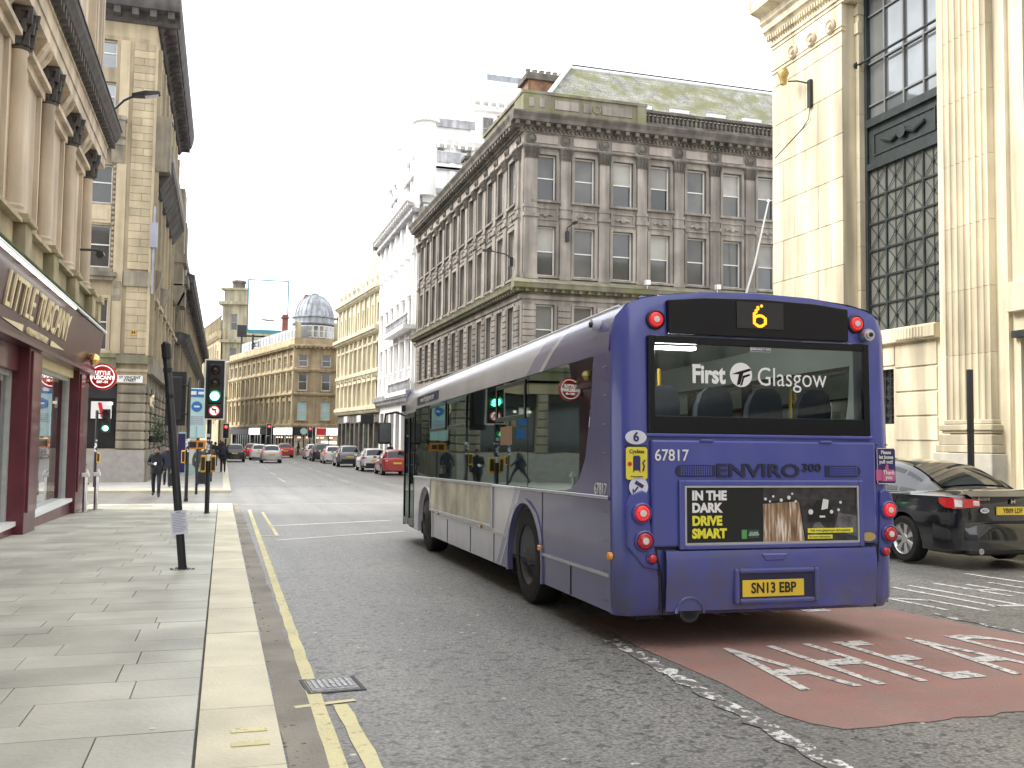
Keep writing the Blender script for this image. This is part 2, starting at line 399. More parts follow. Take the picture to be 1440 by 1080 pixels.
# bus lane: red surfacing with AHEAD in long white letters, and its worn edge line
red = [(3.20, 8.3), (3.12, 6.8), (3.14, 5.6), (3.08, 4.85)] + [(3.14 + .11 * k, 4.46 + .035 * math.sin(k * 1.9) + .03 * math.sin(k * 4.3) + (.16 if k == 0 else 0) + .004 * k) for k in range(30)] + [(6.42, 4.7), (6.40, 6.4), (6.36, 7.2), (6.30, 7.9), (5.5, 8.28), (4.4, 8.3)]
flat_part('red_bus_lane', [red], M['red_road'], .004)
flat_part('lane_edge_line', ragged(2.72, 2.5, 3.03, 7.2, .115, 40, .02), M['white_gone'], .006)
def road_word(word, x, y, sx, sy, mat, name='road_lettering', lift=.009, sp=1):
    me = text_mesh(word, mat, 1, .002, 0, 'CENTER', 1, sp)
    s = math.atan(.022)
    return ob(name, me, road, (x, y, gz(y) + lift), rot=(-s, 0, R(.3)), scale=(sx, sy, 1))
for ch, cx in zip('AHEAD', (3.74, 4.28, 4.80, 5.40, 5.95)): road_word(ch, cx, 5.86, .68, 1.92, M['white_line'])
for ch, cx in zip('LANE', (3.72, 4.30, 4.92, 5.50)): road_word(ch, cx, 8.55, .68, 1.92, M['white_line'])
# loading bay marks on the far side of the lane
flat_part('bay_lettering', [strip(a, b, a + .06, c, .075) for a, b, c in ((6.75, 9.0, 7.75), (7.1, 8.4, 7.6), (7.42, 9.3, 7.8), (7.72, 9.4, 7.75), (8.15, 9.5, 8.35), (8.45, 9.3, 8.1), (8.85, 9.4, 8.3), (9.25, 10.2, 9.0))] + [strip(6.75, 8.6, 7.1, 8.35, .1), strip(7.42, 7.86, 7.75, 7.80, .11), strip(8.15, 8.9, 8.45, 8.8, .1)], M['white_line'])
flat_part('bay_edge_line', ragged(6.62, 4, 6.5, 7.6, .07, 20, .02), M['white_gone'], .006)

# left pavement: flags in courses, each one its own stone
pav = sheet('pavement', [(-3.9, XK0 - .01, -10, 30.4)], M['joint'], KERB - .022)
kl = MB()
for (a, b) in ((-10, 30.4),):
    n = 40
    for i in range(n):
        y0, y1 = a + (b - a) * i / n, a + (b - a) * (i + 1) / n
        kl.face([(XK1 - .006, y0, gz(y0) - .02), (XK1 - .006, y1, gz(y1) - .02), (XK1 - .006, y1, gz(y1) + KERB - .012), (XK1 - .006, y0, gz(y0) + KERB - .012)])
        kl.face([(XK0 - .01, y0, gz(y0) + KERB - .022), (XK1 - .006, y0, gz(y0) + KERB - .022), (XK1 - .006, y1, gz(y1) + KERB - .022), (XK0 - .01, y1, gz(y1) + KERB - .022)])
ob('kerb_bed', kl.mesh('kerb_bed', M['joint'], fix=False), pav)
unit = MB().box(-.5, .5, -.5, .5, -.03, 0)
slab_me = [unit.mesh('paving_slab', m, bevel=.0035) for m in (M['slab'], M['slab_yellow'], M['kerbstone'])]
SL = -math.atan(.022)
def slab(name, x0, x1, y0, y1, me, parent, gap=.004, dz=0):
    ym = (y0 + y1) / 2
    sl = math.atan((gz(y1) - gz(y0)) / (y1 - y0))
    return ob(name, me, parent, ((x0 + x1) / 2, ym, gz(ym) + KERB + dz), rot=(sl, 0, 0), scale=(x1 - x0 - 2 * gap, y1 - y0 - 2 * gap, 1))
y = 2.6
row = 0
while y < 30.3:
    d = rng.choice((.30, .42, .46, .52, .62)) if y < 17 else rng.choice((.55, .62, .75))
    d = min(d, 30.38 - y) if 30.38 - y > .9 else 30.38 - y
    x = XK0 - .005
    first = True
    while x > -3.55:
        w = rng.uniform(.62, 1.15) * (.6 if first and rng.random() < .5 else 1)
        first = False
        x1 = max(x - w, -3.75)
        if x1 < -3.2: x1 = -3.75
        me = slab_me[1] if (9.35 < y < 9.75 and -2.4 < (x + x1) / 2 < -1.5) else slab_me[0]
        slab('paving_slab', x1, x, y, y + d, me, pav, .003, rng.uniform(-.002, .002))
        x = x1
    y += d; row += 1
y = 2.4
while y < 30.3:
    d = min(rng.uniform(.95, 1.35), 30.38 - y)
    if 30.38 - y - d < .4: d = 30.38 - y
    slab('kerb_stone', XK0, XK1, y, y + d, slab_me[2], pav, .006, rng.uniform(-.001, .003))
    y += d
# two short yellow kerb marks
for yy in (4.86, 5.10):
    o = ob('kerb_mark', MB().box(-.11, .07, -.035, .035, 0, .003).mesh('kerb_mark', M['yellow_line']), pav, (.19, yy, gz(yy) + KERB + .0015), rot=(SL, 0, 0))
# far pavements beyond the side street, and right-hand pavements
M['far_pave'] = pmat('far_paving', (.40, .385, .35), .8, var=.15, vscale=1.2, bump=.2)
def raised(name, x0, x1, y0, y1, xs, ks):
    "pavement block with a kerb along x = xs (side ks) and its y ends"
    mb = MB(); n = max(1, int((min(y1, 52) - y0) / 1.5)) if y0 < 52 else 1
    Y = [y0 + (min(y1, 52) - y0) * i / n for i in range(n + 1)]
    if y1 > 52: Y.append(y1)
    for a, b in zip(Y, Y[1:]):
        mb.face([(x0, a, gz(a) + KERB + .04), (x1, a, gz(a) + KERB + .04), (x1, b, gz(b) + KERB + .04), (x0, b, gz(b) + KERB + .04)], 0)
        mb.face([(xs, a, gz(a) - .02), (xs, b, gz(b) - .02), (xs, b, gz(b) + KERB + .04), (xs, a, gz(a) + KERB + .04)], 1)
        xk = xs - ks * .3
        mb.face([(xk, a, gz(a) + KERB + .044), (xs, a, gz(a) + KERB + .044), (xs, b, gz(b) + KERB + .044), (xk, b, gz(b) + KERB + .044)], 1)
    for yy in (y0, y1):
        mb.face([(x0, yy, gz(yy) - .02), (x1, yy, gz(yy) - .02), (x1, yy, gz(yy) + KERB + .04), (x0, yy, gz(yy) + KERB + .04)], 1)
    mb.face([(x0, y0 + .3, gz(y0) + KERB + .044), (x1, y0 + .3, gz(y0) + KERB + .044), (x1, y0, gz(y0) + KERB + .044), (x0, y0, gz(y0) + KERB + .044)], 1)
    return struct(ob(name, mb.mesh(name, [M['far_pave'], M['kerbstone']], fix=False)))
farp = raised('far_pavement', -40, .36, 39.5, 150, .36, 1)
raised('side_pavement', -40, -3.7, 26, 30.4, -3.7, 1)
rp = raised('right_pavement', 11.35, 40, -10, 29.5, 11.35, -1)
raised('right_far_pavement', 11.35, 60, 43.5, 150, 11.35, -1)
# paving slabs that can still be told apart beside the corner
# red tactile band at the dropped kerb
tac = flat_part
gum = MB()
for k in range(90):
    gx, gy = rng.uniform(-3.2, .25), 3 + 16 * rng.random() ** 1.6; q = rng.uniform(.008, .022)
    gum.face([(gx + q * math.cos(a) * 1.2, gy + q * math.sin(a), gz(gy + q * math.sin(a)) + KERB + .004) for a in [2 * math.pi * i / 7 for i in range(7)]])
struct(ob('chewing_gum_spots', gum.mesh('chewing_gum_spots', pmat('pale_gum', (.62, .61, .57), .7), fix=False), pav), 'stuff')
gr = MB()
for k in range(160):
    gx, gy = .345 + abs(rng.gauss(0, .05)), 2.5 + 20 * rng.random() ** 1.4; q = rng.uniform(.004, .014); a0 = rng.random() * 3
    gr.loft([[(gx + q * math.cos(a0 + a), gy + q * .7 * math.sin(a0 + a), gz(gy) + z_) for a in (0, 1.6, 3.1, 4.7)] for z_ in (0, q * .5)])
struct(ob('gutter_grit', gr.mesh('gutter_grit', pmat('gutter_grit', (.24, .20, .14), .95, var=.5, vscale=40), fix=False), road), 'stuff')
# cast iron cover in the road
cov = ob('utility_cover', MB().box(-.15, .15, -.17, .17, 0, .008).mesh('utility_cover', pmat('worn_cast_iron', (.26, .26, .27), .45, metal=.5, var=.3, vscale=20, bump=.4, bscale=60), bevel=.004), road, (.71, 6.22, gz(6.22) + .002), rot=(SL, 0, R(4)))
cb = MB()
for i in range(7): cb.box(-.12 + i * .036, -.10 + i * .036, -.10, .13, .008, .013)
cb.box(-.14, .14, -.155, -.145, .008, .013); cb.box(-.14, .14, .145, .155, .008, .013); cb.lathe([(.02, .008), (.02, .016), (.001, .016)], 8)
ob('cover_rib', cb.mesh('cover_rib', pmat('worn_bright_iron', (.42, .42, .42), .5, var=.4, vscale=30)), cov)
ob('cover_frame', MB().box(-.18, .18, -.2, -.175, 0, .004).box(-.18, .18, .175, .2, 0, .004).box(-.18, -.155, -.174, .174, 0, .004).box(.155, .18, -.174, .174, 0, .004).mesh('cover_frame', M['black_matt']), cov)
# ================================================================ buildings
class Fac:
    "a facade frame: u along the wall (to the viewer's right), d into the building, z up"
    def __init__(s, par, x, y, rz):
        s.par, s.rz = par, rz
        s.ux, s.uy = math.cos(rz), math.sin(rz)
        s.o = Vector((x, y, 0)) - par.location
    def at(s, u, d, z):
        return (s.o.x + u * s.ux - d * s.uy, s.o.y + u * s.uy + d * s.ux, z + s.o.z)
    def put(s, name, me, u=0, d=0, z=0, scale=None, par=None):
        return ob(name, me, s.par, s.at(u, d, z), s.rz, scale)
def wall_mb(u0, u1, z0, z1, ops, t=.3, mb=None, y=0):
    mb = mb or MB()
    xs = sorted({u0, u1, *[v for o in ops for v in o[:2] if u0 < v < u1]}); zs = sorted({z0, z1, *[v for o in ops for v in o[2:4] if z0 < v < z1]})
    for za, zb in zip(zs, zs[1:]):
        run = None
        for xa, xb in zip(xs, xs[1:]):
            cx, cz = (xa + xb) / 2, (za + zb) / 2
            if any(o[0] < cx < o[1] and o[2] < cz < o[3] for o in ops):
                if run: mb.face([(run[0], y, za), (run[1], y, za), (run[1], y, zb), (run[0], y, zb)]); run = None
            else: run = (run[0], xb) if run else (xa, xb)
        if run: mb.face([(run[0], y, za), (run[1], y, za), (run[1], y, zb), (run[0], y, zb)])
    for a, b, c, e in [o[:4] for o in ops]:
        mb.face([(a, y, c), (a, y, e), (a, y + t, e), (a, y + t, c)]); mb.face([(b, y, e), (b, y, c), (b, y + t, c), (b, y + t, e)])
        mb.face([(a, y, e), (b, y, e), (b, y + t, e), (a, y + t, e)]); mb.face([(b, y, c), (a, y, c), (a, y + t, c), (b, y + t, c)])
    return mb
_mc = {}
def cached(key, fn):
    if key not in _mc: _mc[key] = fn()
    return _mc[key]
def sash_mesh(w, h, mat, f=.07, rail=.5, mull=0):
    def go():
        mb = MB().box(-w / 2, -w / 2 + f, 0, .08, 0, h).box(w / 2 - f, w / 2, 0, .08, 0, h).box(-w / 2 + f, w / 2 - f, 0, .08, 0, f * 1.3).box(-w / 2 + f, w / 2 - f, 0, .08, h - f, h)
        if rail: mb.box(-w / 2 + f, w / 2 - f, .01, .075, h * rail - .03, h * rail + .03)
        for i in range(mull):
            c = -w / 2 + w * (i + 1) / (mull + 1); mb.box(c - .025, c + .025, .015, .07, f * 1.3, h - f)
        return mb.mesh('window', mat, fix=False)
    return cached(('sash', w, h, mat.name, f, rail, mull), go)
def pane_mesh(w, h, mat):
    return cached(('pane', w, h, mat.name), lambda: MB().face([(-w / 2, 0, 0), (w / 2, 0, 0), (w / 2, 0, h), (-w / 2, 0, h)]).mesh('pane', mat, fix=False))
def window(F, u, z, w, h, d=.24, frame=None, pane=None, f=.07, rail=.5, mull=0):
    o = F.put('window', sash_mesh(w, h, frame or M['white_paint'], f, rail, mull), u, d, z)
    pn = pane or M['pane']
    pn, pu = [dict(pb=M['pane_blind'], p=M['pane'], pp=M['pane_pale'])[q] for q in pn] if isinstance(pn, tuple) else (pn, pn)
    if rail:
        z1 = h * rail
        ob('pane', pane_mesh(round(w - f, 3), round(z1 - f, 3), pn), o, (0, .05, f * .9))
        ob('pane', pane_mesh(round(w - f, 3), round(h - z1 - f * .7, 3), pu), o, (0, .035, z1 + .01))
    else: ob('pane', pane_mesh(round(w - f, 3), round(h - f, 3), pn), o, (0, .045, f * .6))
    return o
def mould(u0, u1, prof, mat, name, modil=None):
    "a moulding: profile of (outward, z) points swept along u, closed on the wall"
    poly = [(.02, prof[0][1])] + [(-p, z) for p, z in prof] + [(.02, prof[-1][1])]
    mb = MB().prism(poly, 0, u0, u1)
    if modil:
        st, w, p, za, zb = modil; n = int((u1 - u0) / st)
        for i in range(n):
            c = u0 + (i + .5) * (u1 - u0) / n; mb.box(c - w / 2, c + w / 2, -p, .01, za, zb)
    return mb.mesh(name, mat)
def surround_mesh(w, h, t=.13, p=.06, mat=None, sill=.1, head=0):
    def go():
        mb = MB().box(-w / 2 - t, -w / 2, -p, .05, 0, h).box(w / 2, w / 2 + t, -p, .05, 0, h).box(-w / 2 - t, w / 2 + t, -p, .05, h, h + t)
        if sill: mb.box(-w / 2 - t - .06, w / 2 + t + .06, -p - .08, .05, -sill, 0)
        if head: mb.box(-w / 2 - t - .1, w / 2 + t + .1, -p - head, .05, h + t, h + t + .1)
        return mb.mesh('window_surround', mat)
    return cached(('sur', w, h, t, p, mat.name, sill, head), go)
def capital_mesh(w, h, p, mat, round_=False):
    def go():
        mb = MB()
        if round_:
            mb.lathe([(w * .5, 0), (w * .56, .04), (w * .5, .07), (w * .52, h * .35), (w * .6, h * .75), (w * .7, h * .9)], 14)
            mb.box(-w * .72, w * .72, -w * .72, w * .72, h * .88, h)
            for ring, (zz, rr) in enumerate(((h * .3, w * .56), (h * .58, w * .62), (h * .8, w * .72))):
                for k in range(8):
                    a = 2 * math.pi * (k + .5 * ring) / 8; c, s_ = math.cos(a) * rr, math.sin(a) * rr; q = w * .15
                    mb.loft([[(c - q, s_ - q, zz - h * .2), (c + q, s_ - q, zz - h * .2), (c + q, s_ + q, zz - h * .2), (c - q, s_ + q, zz - h * .2)], [(c * 1.22 - q * .7, s_ * 1.22 - q * .7, zz + h * .1), (c * 1.22 + q * .7, s_ * 1.22 - q * .7, zz + h * .1), (c * 1.22 + q * .7, s_ * 1.22 + q * .7, zz + h * .1), (c * 1.22 - q * .7, s_ * 1.22 + q * .7, zz + h * .1)]])
        else:
            mb.loft([[(-w / 2, .02, 0), (w / 2, .02, 0), (w / 2, -p, 0), (-w / 2, -p, 0)], [(-w * .62, .02, h * .85), (w * .62, .02, h * .85), (w * .62, -p - .12, h * .85), (-w * .62, -p - .12, h * .85)]])
            mb.box(-w * .66, w * .66, -p - .15, .02, h * .85, h)
            for zz in (.12, .42, .68):
                for k in range(4):
                    c = w * (-.42 + .28 * k) * (1 + zz * .3); q = w * .1; pp = p + .05 + .11 * zz
                    mb.loft([[(c - q, -p, zz * h), (c + q, -p, zz * h), (c + q, -pp, zz * h), (c - q, -pp, zz * h)], [(c - q * .8, -p, zz * h + h * .2), (c + q * .8, -p, zz * h + h * .2), (c + q * .8, -pp - .08, zz * h + h * .2), (c - q * .8, -pp - .08, zz * h + h * .2)]])
        return mb.mesh('capital', mat)
    return cached(('cap', w, h, p, mat.name, round_), go)
def block_mesh(w, d, h, mat, bev=.04, name='stone_block'):
    return cached(('blk', round(w, 3), d, h, mat.name, bev, name), lambda: MB().box(-w / 2, w / 2, -d, .02, 0, h).mesh(name, mat, bevel=bev))
def baluster_mesh(h, r, mat):
    return cached(('bal', h, r, mat.name), lambda: MB().lathe([(r, 0), (r, h * .08), (r * .55, h * .12), (r * .95, h * .35), (r * .75, h * .55), (r * .4, h * .8), (r * .6, h * .9), (r, h * .92), (r, h)], 7).mesh('baluster', mat, smooth=50))

# ---------------------------------------------------------------- C: grey sandstone block across the side street
GB = thing('sandstone_building', 'soot-grey four-storey sandstone block with slate roof beyond the bus', 'building', (15, 48, -.6))
def grey_face(F, W, cents, u_lo, front):
    gs, gd, gm = M['grey_stone'], M['grey_stone_dark'], M['grey_stone_moss']
    ops = []
    for c in cents:
        ops += [(c - .6, c + .6, 14.5, 17.0), (c - .6, c + .6, 10.4, 13.1), (c - .57, c + .57, 6.2, 8.85), (c - .57, c + .57, 1.3, 4.8)]
    F.put('wall', wall_mb(0, W, -.3, 18.2, ops, .3).mesh('wall', gs, fix=False))
    for c in cents:
        for z, h in ((14.5, 2.5), (10.4, 2.7)):
            window(F, c, z, 1.2, h, .22, M['white_paint'], rng.choice((('pb', 'pb'), ('pb', 'pb'), ('p', 'p'), ('p', 'pb'), ('pb', 'pp'), ('p', 'pp'), ('pb', 'p'))))
            F.put('window_surround', surround_mesh(1.2, h, .16, .07, gs, .12), c, 0, z)
        window(F, c, 6.2, 1.14, 2.65, .22, M['white_paint'], M['pane_blind'])
        window(F, c, 1.3, 1.14, 3.5, .22, M['grey_paint'], M['pane'])
        F.put('window_surround', surround_mesh(1.14, 2.65, .14, .06, gs, .12), c, 0, 6.2)
        # carved panel between the two upper storeys
        F.put('carved_panel', cached('gpanel', lambda: MB().box(-.72, .72, -.05, .02, 0, .08).box(-.72, .72, -.05, .02, .62, .70).box(-.72, -.62, -.05, .02, .08, .62).box(.62, .72, -.05, .02, .08, .62).lathe([(.17, -.10), (.12, -.02)], 8, (0, 0, .35), 1).prism([(-.42, .24), (-.14, .30), (-.14, .44), (-.42, .36)], 1, -.08, .02).prism([(.42, .24), (.42, .36), (.14, .44), (.14, .30)], 1, -.08, .02).mesh('carved_panel', gs)), c, 0, 13.42)
    step = cents[1] - cents[0]
    pils = [cents[0] - step / 2] + [c + step / 2 for c in cents]
    for i, u in enumerate(pils):
        if u < .28 or u > W - .25: u = min(max(u, .42), W - .38); wd = .74
        else: wd = .60
        pm = cached(('gpil', wd), lambda: MB().box(-wd / 2, wd / 2, -.14, .02, 10.2, 13.55).box(-wd / 2 - .05, wd / 2 + .05, -.19, .02, 10.2, 10.45).box(-wd / 2 - .06, wd / 2 + .06, -.22, .02, 13.55, 13.75).box(-wd / 2, wd / 2, -.13, .02, 13.75, 14.05).box(-wd / 2 - .04, wd / 2 + .04, -.17, .02, 14.05, 14.2).box(-wd / 2 + .02, wd / 2 - .02, -.12, .02, 14.2, 16.7).mesh('pilaster', M['grey_stone']))
        p = F.put('pilaster', pm, u, 0, 0)
        ob('capital', capital_mesh(round(wd, 2), .68, .13, gd), p, (0, 0, 16.7))
        F.put('medallion', cached('medal', lambda: MB().lathe([(.30, 0), (.30, -.05), (.24, -.08), (.20, -.05), (.14, -.16), (.02, -.19)], 12, (0, 0, 0), 1).mesh('medallion', gd, smooth=50)), u, -.02, 17.83)
        for k in range(8):
            F.put('rusticated_block', block_mesh(.74, .10, .315, gs, .03, 'rusticated_block'), u, 0, 6.1 + k * .345)
    for c in cents:
        F.put('frieze_panel', block_mesh(1.36, .045, .46, M['pink_stone'], .012, 'frieze_panel'), c, 0, 17.6)
    x0 = -.0 if not front else 0
    ex = (lambda p: -p) if front else (lambda p: 0)
    def band(prof, mat, name, modil=None):
        # the front face's mouldings turn the corner; the side face's run up to it
        m = max(p for p, z in prof)
        F.put(name, mould(ex(m), W, prof, mat, name, modil))
    band([(.10, 17.36), (.16, 17.4), (.16, 17.5), (.06, 17.52)], gs, 'architrave')
    band([(.10, 18.16), (.16, 18.3), (.22, 18.3)], gs, 'bed_moulding')
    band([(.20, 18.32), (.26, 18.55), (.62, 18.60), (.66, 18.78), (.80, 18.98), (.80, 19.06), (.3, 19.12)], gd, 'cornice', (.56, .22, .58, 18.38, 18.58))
    F.put('dentils', mould(ex(.30), W, [(.14, 18.31), (.18, 18.33)], gd, 'dentils', (.24, .12, .27, 18.20, 18.33)))
    band([(.08, 9.12), (.12, 9.3), (.2, 9.34)], gs, 'string_course')
    band([(.16, 9.5), (.22, 9.62), (.52, 9.66), (.56, 9.86), (.60, 9.92), (.14, 10.2)], gm, 'belt_cornice', (.5, .16, .40, 9.48, 9.65))
    band([(.10, 5.2), (.32, 5.35), (.34, 5.5), (.08, 5.62)], gd, 'shop_cornice')
FG = Fac(GB, 15, 48, 0)
cF = [1.26 + 2.26 * i for i in range(8)]
grey_face(FG, 18.2, cF, 0, True)
FGs = Fac(GB, 15, 77.2, R(-90))
cS = [29.2 - 1.9 - 2.26 * i for i in range(12)][::-1]
grey_face(FGs, 29.2, cS, 0, False)
# parapet: solid at the corner, balustrade further along
gm = M['grey_stone_moss']
FG.put('parapet', MB().box(.0, 7.1, .0, .35, 19.1, 20.28).box(-.1, 7.2, -.1, .45, 20.28, 20.44).box(-.06, 1.5, -.06, 0, 19.1, 20.28).box(6.6, 7.16, -.08, 0, 19.1, 20.28).mesh('parapet', gm))
for a, b in ((.25, .55), (.85, 1.15), (1.75, 3.15), (3.4, 3.9), (4.5, 6.3)):
    FG.put('parapet_panel', MB().box(a, b, -.045 if a > 1.5 else -.095, .0, 19.55, 20.05).mesh('parapet_panel', M['grey_stone'], bevel=.012))
FG.put('parapet_roundel', MB().lathe([(.24, 0), (.24, -.06), (.17, -.06), (.15, -.02), (.01, -.02)], 14, (4.2, 0, 19.8), 1).mesh('parapet_roundel', gm))
FG.put('balustrade_rail', MB().box(7.2, 18.2, .02, .34, 20.02, 20.16).box(7.2, 18.2, .04, .32, 19.1, 19.48).mesh('balustrade_rail', M['grey_stone_dark']))
for i in range(40): FG.put('baluster', baluster_mesh(.54, .10, M['grey_stone_dark']), 7.4 + .27 * i, .18, 19.48)
FGs.put('parapet', MB().box(21.0, 29.2, 0, .35, 19.1, 20.28).box(21.0, 29.2, -.1, .45, 20.28, 20.44).box(27.6, 29.2, -.06, 0, 19.1, 20.28).mesh('parapet', gm))
FGs.put('lead_roof_edge', MB().prism([(.1, 19.1), (1.8, 20.5), (2.4, 20.5), (2.4, 19.1)], 0, 3.2, 21.0).mesh('lead_roof_edge', M['lead']))
FGs.put('end_parapet', MB().box(0, 3.2, 0, .35, 19.1, 20.0).box(-.05, 3.25, -.08, .42, 20.0, 20.14).mesh('end_parapet', gm))
for u in (20.4, 12.5): FGs.put('chimney_stack', MB().box(u - .5, u + .5, .8, 2.2, 19.3, 21.3).box(u - .62, u + .62, .7, 2.3, 21.3, 21.5).lathe([(.16, 21.5), (.13, 22.0), (.16, 22.05)], 8, (u - .25, 1.2, 0)).lathe([(.16, 21.5), (.13, 22.0), (.16, 22.05)], 8, (u + .25, 1.7, 0)).mesh('chimney_stack', M['grey_stone_dark']))
# slate roof, hipped at the corner
rf = MB()
rf.face([(16.3, 48.9, 20.1), (34, 48.9, 20.1), (34, 52.6, 24.0), (19.3, 52.6, 24.0)]); rf.face([(16.3, 76, 20.1), (16.3, 48.9, 20.1), (19.3, 52.6, 24.0), (19.3, 76, 24.0)]); rf.face([(19.3, 52.6, 24.0), (34, 52.6, 24.0), (34, 76, 24.0), (19.3, 76, 24.0)])
rl = GB.location
roof = ob('roof', rf.mesh('roof', M['slate']), GB, -rl)
ob('ridge_flashing', MB().box(19.2, 34, 52.5, 52.75, 23.98, 24.12).mesh('ridge_flashing', M['black_matt']), roof)
ob('ridge_flashing', MB().tube([(16.3, 48.86, 20.18), (19.3, 52.55, 24.05)], .13, 6).tube([(19.3, 52.48, 23.9), (34, 52.48, 23.9)], .11, 6).mesh('ridge_flashing', M['flash']), roof)
tl = MB()
for r_ in range(16):
    t = (r_ + .5) / 16
    y_, z_ = 48.9 + 3.7 * t, 20.1 + 3.9 * t
    tl.face([(16.4 + 3 * t, y_ - .02, z_ + .012), (34, y_ - .02, z_ + .012), (34, y_ + .2, z_ + .24), (16.45 + 3.05 * t, y_ + .2, z_ + .24)])
struct(ob('slate_course', tl.mesh('slate_course', M['slate'], fix=False), roof), 'stuff')
for k in range(5): ob('skylight', MB().box(22 + k * 2.4, 23.2 + k * 2.4, 49.45, 49.95, 20.75, 20.95).mesh('skylight', M['flash']), roof)
ch = ob('corner_chimney', MB().box(17.0, 19.5, 53.6, 55.0, 19, 23.3).mesh('corner_chimney', M['orange_brick']), GB, -rl)
ob('chimney_cap', MB().box(16.8, 19.7, 53.4, 55.2, 23.3, 23.5).box(16.9, 19.6, 53.5, 55.1, 23.5, 23.75).mesh('chimney_cap', M['grey_stone_dark']), ch)
for k in range(6): ob('chimney_pot', cached('pot', lambda: MB().lathe([(.17, 0), (.14, .08), (.13, .3), (.17, .34), (.17, .4)], 9).mesh('chimney_pot', M['grey_stone'])), ch, (17.15 + k * .44, 54.2, 23.75))
ob('core_wall', MB().box(15.4, 34, 48.4, 76.8, -.3, 20.0).mesh('core_wall', M['grey_stone_dark']), GB, -rl)
FG.put('wall_lamp', MB().box(-.09, .09, -.32, -.16, 0, .55).tube([(0, -.2, .55), (0, -.25, .75), (.1, -.9, .85)], .03, 6).box(.02, .2, -1.35, -.85, .80, .90).mesh('wall_lamp', M['black']), 2.45, 0, 12.3)
for u in (7.0, 11.3): FG.put('floodlight', MB().box(-.13, .13, -.78, -.5, 0, .26).box(-.02, .02, -.62, -.58, -.2, .02).mesh('floodlight', M['sign_white']), u, 0, 10.15)
fp = tag(ob('flagpole', MB().tube([(28.1, 47.45, 9.9), (28.35, 46.9, 11.6), (28.7, 46.0, 15.0)], [.06, .055, .04], 8).lathe([(.09, 15.0), (.09, 15.1), (.01, 15.16)], 8, (28.7, 46.0, 0)).mesh('flagpole', M['sign_white'])), 'white flagpole leaning out from the grey building above the bus roof', 'flagpole')
tag(ob('wall_light', MB().box(14.6, 14.8, 49.0, 49.16, 11.0, 11.5).tube([(14.7, 49.08, 11.4), (14.4, 49.0, 11.62), (13.5, 48.8, 11.7)], .03, 6).box(13.0, 13.55, 48.7, 48.9, 11.66, 11.76).mesh('wall_light', M['black'])), 'dark street light on an arm on the corner of the grey building', 'street light')

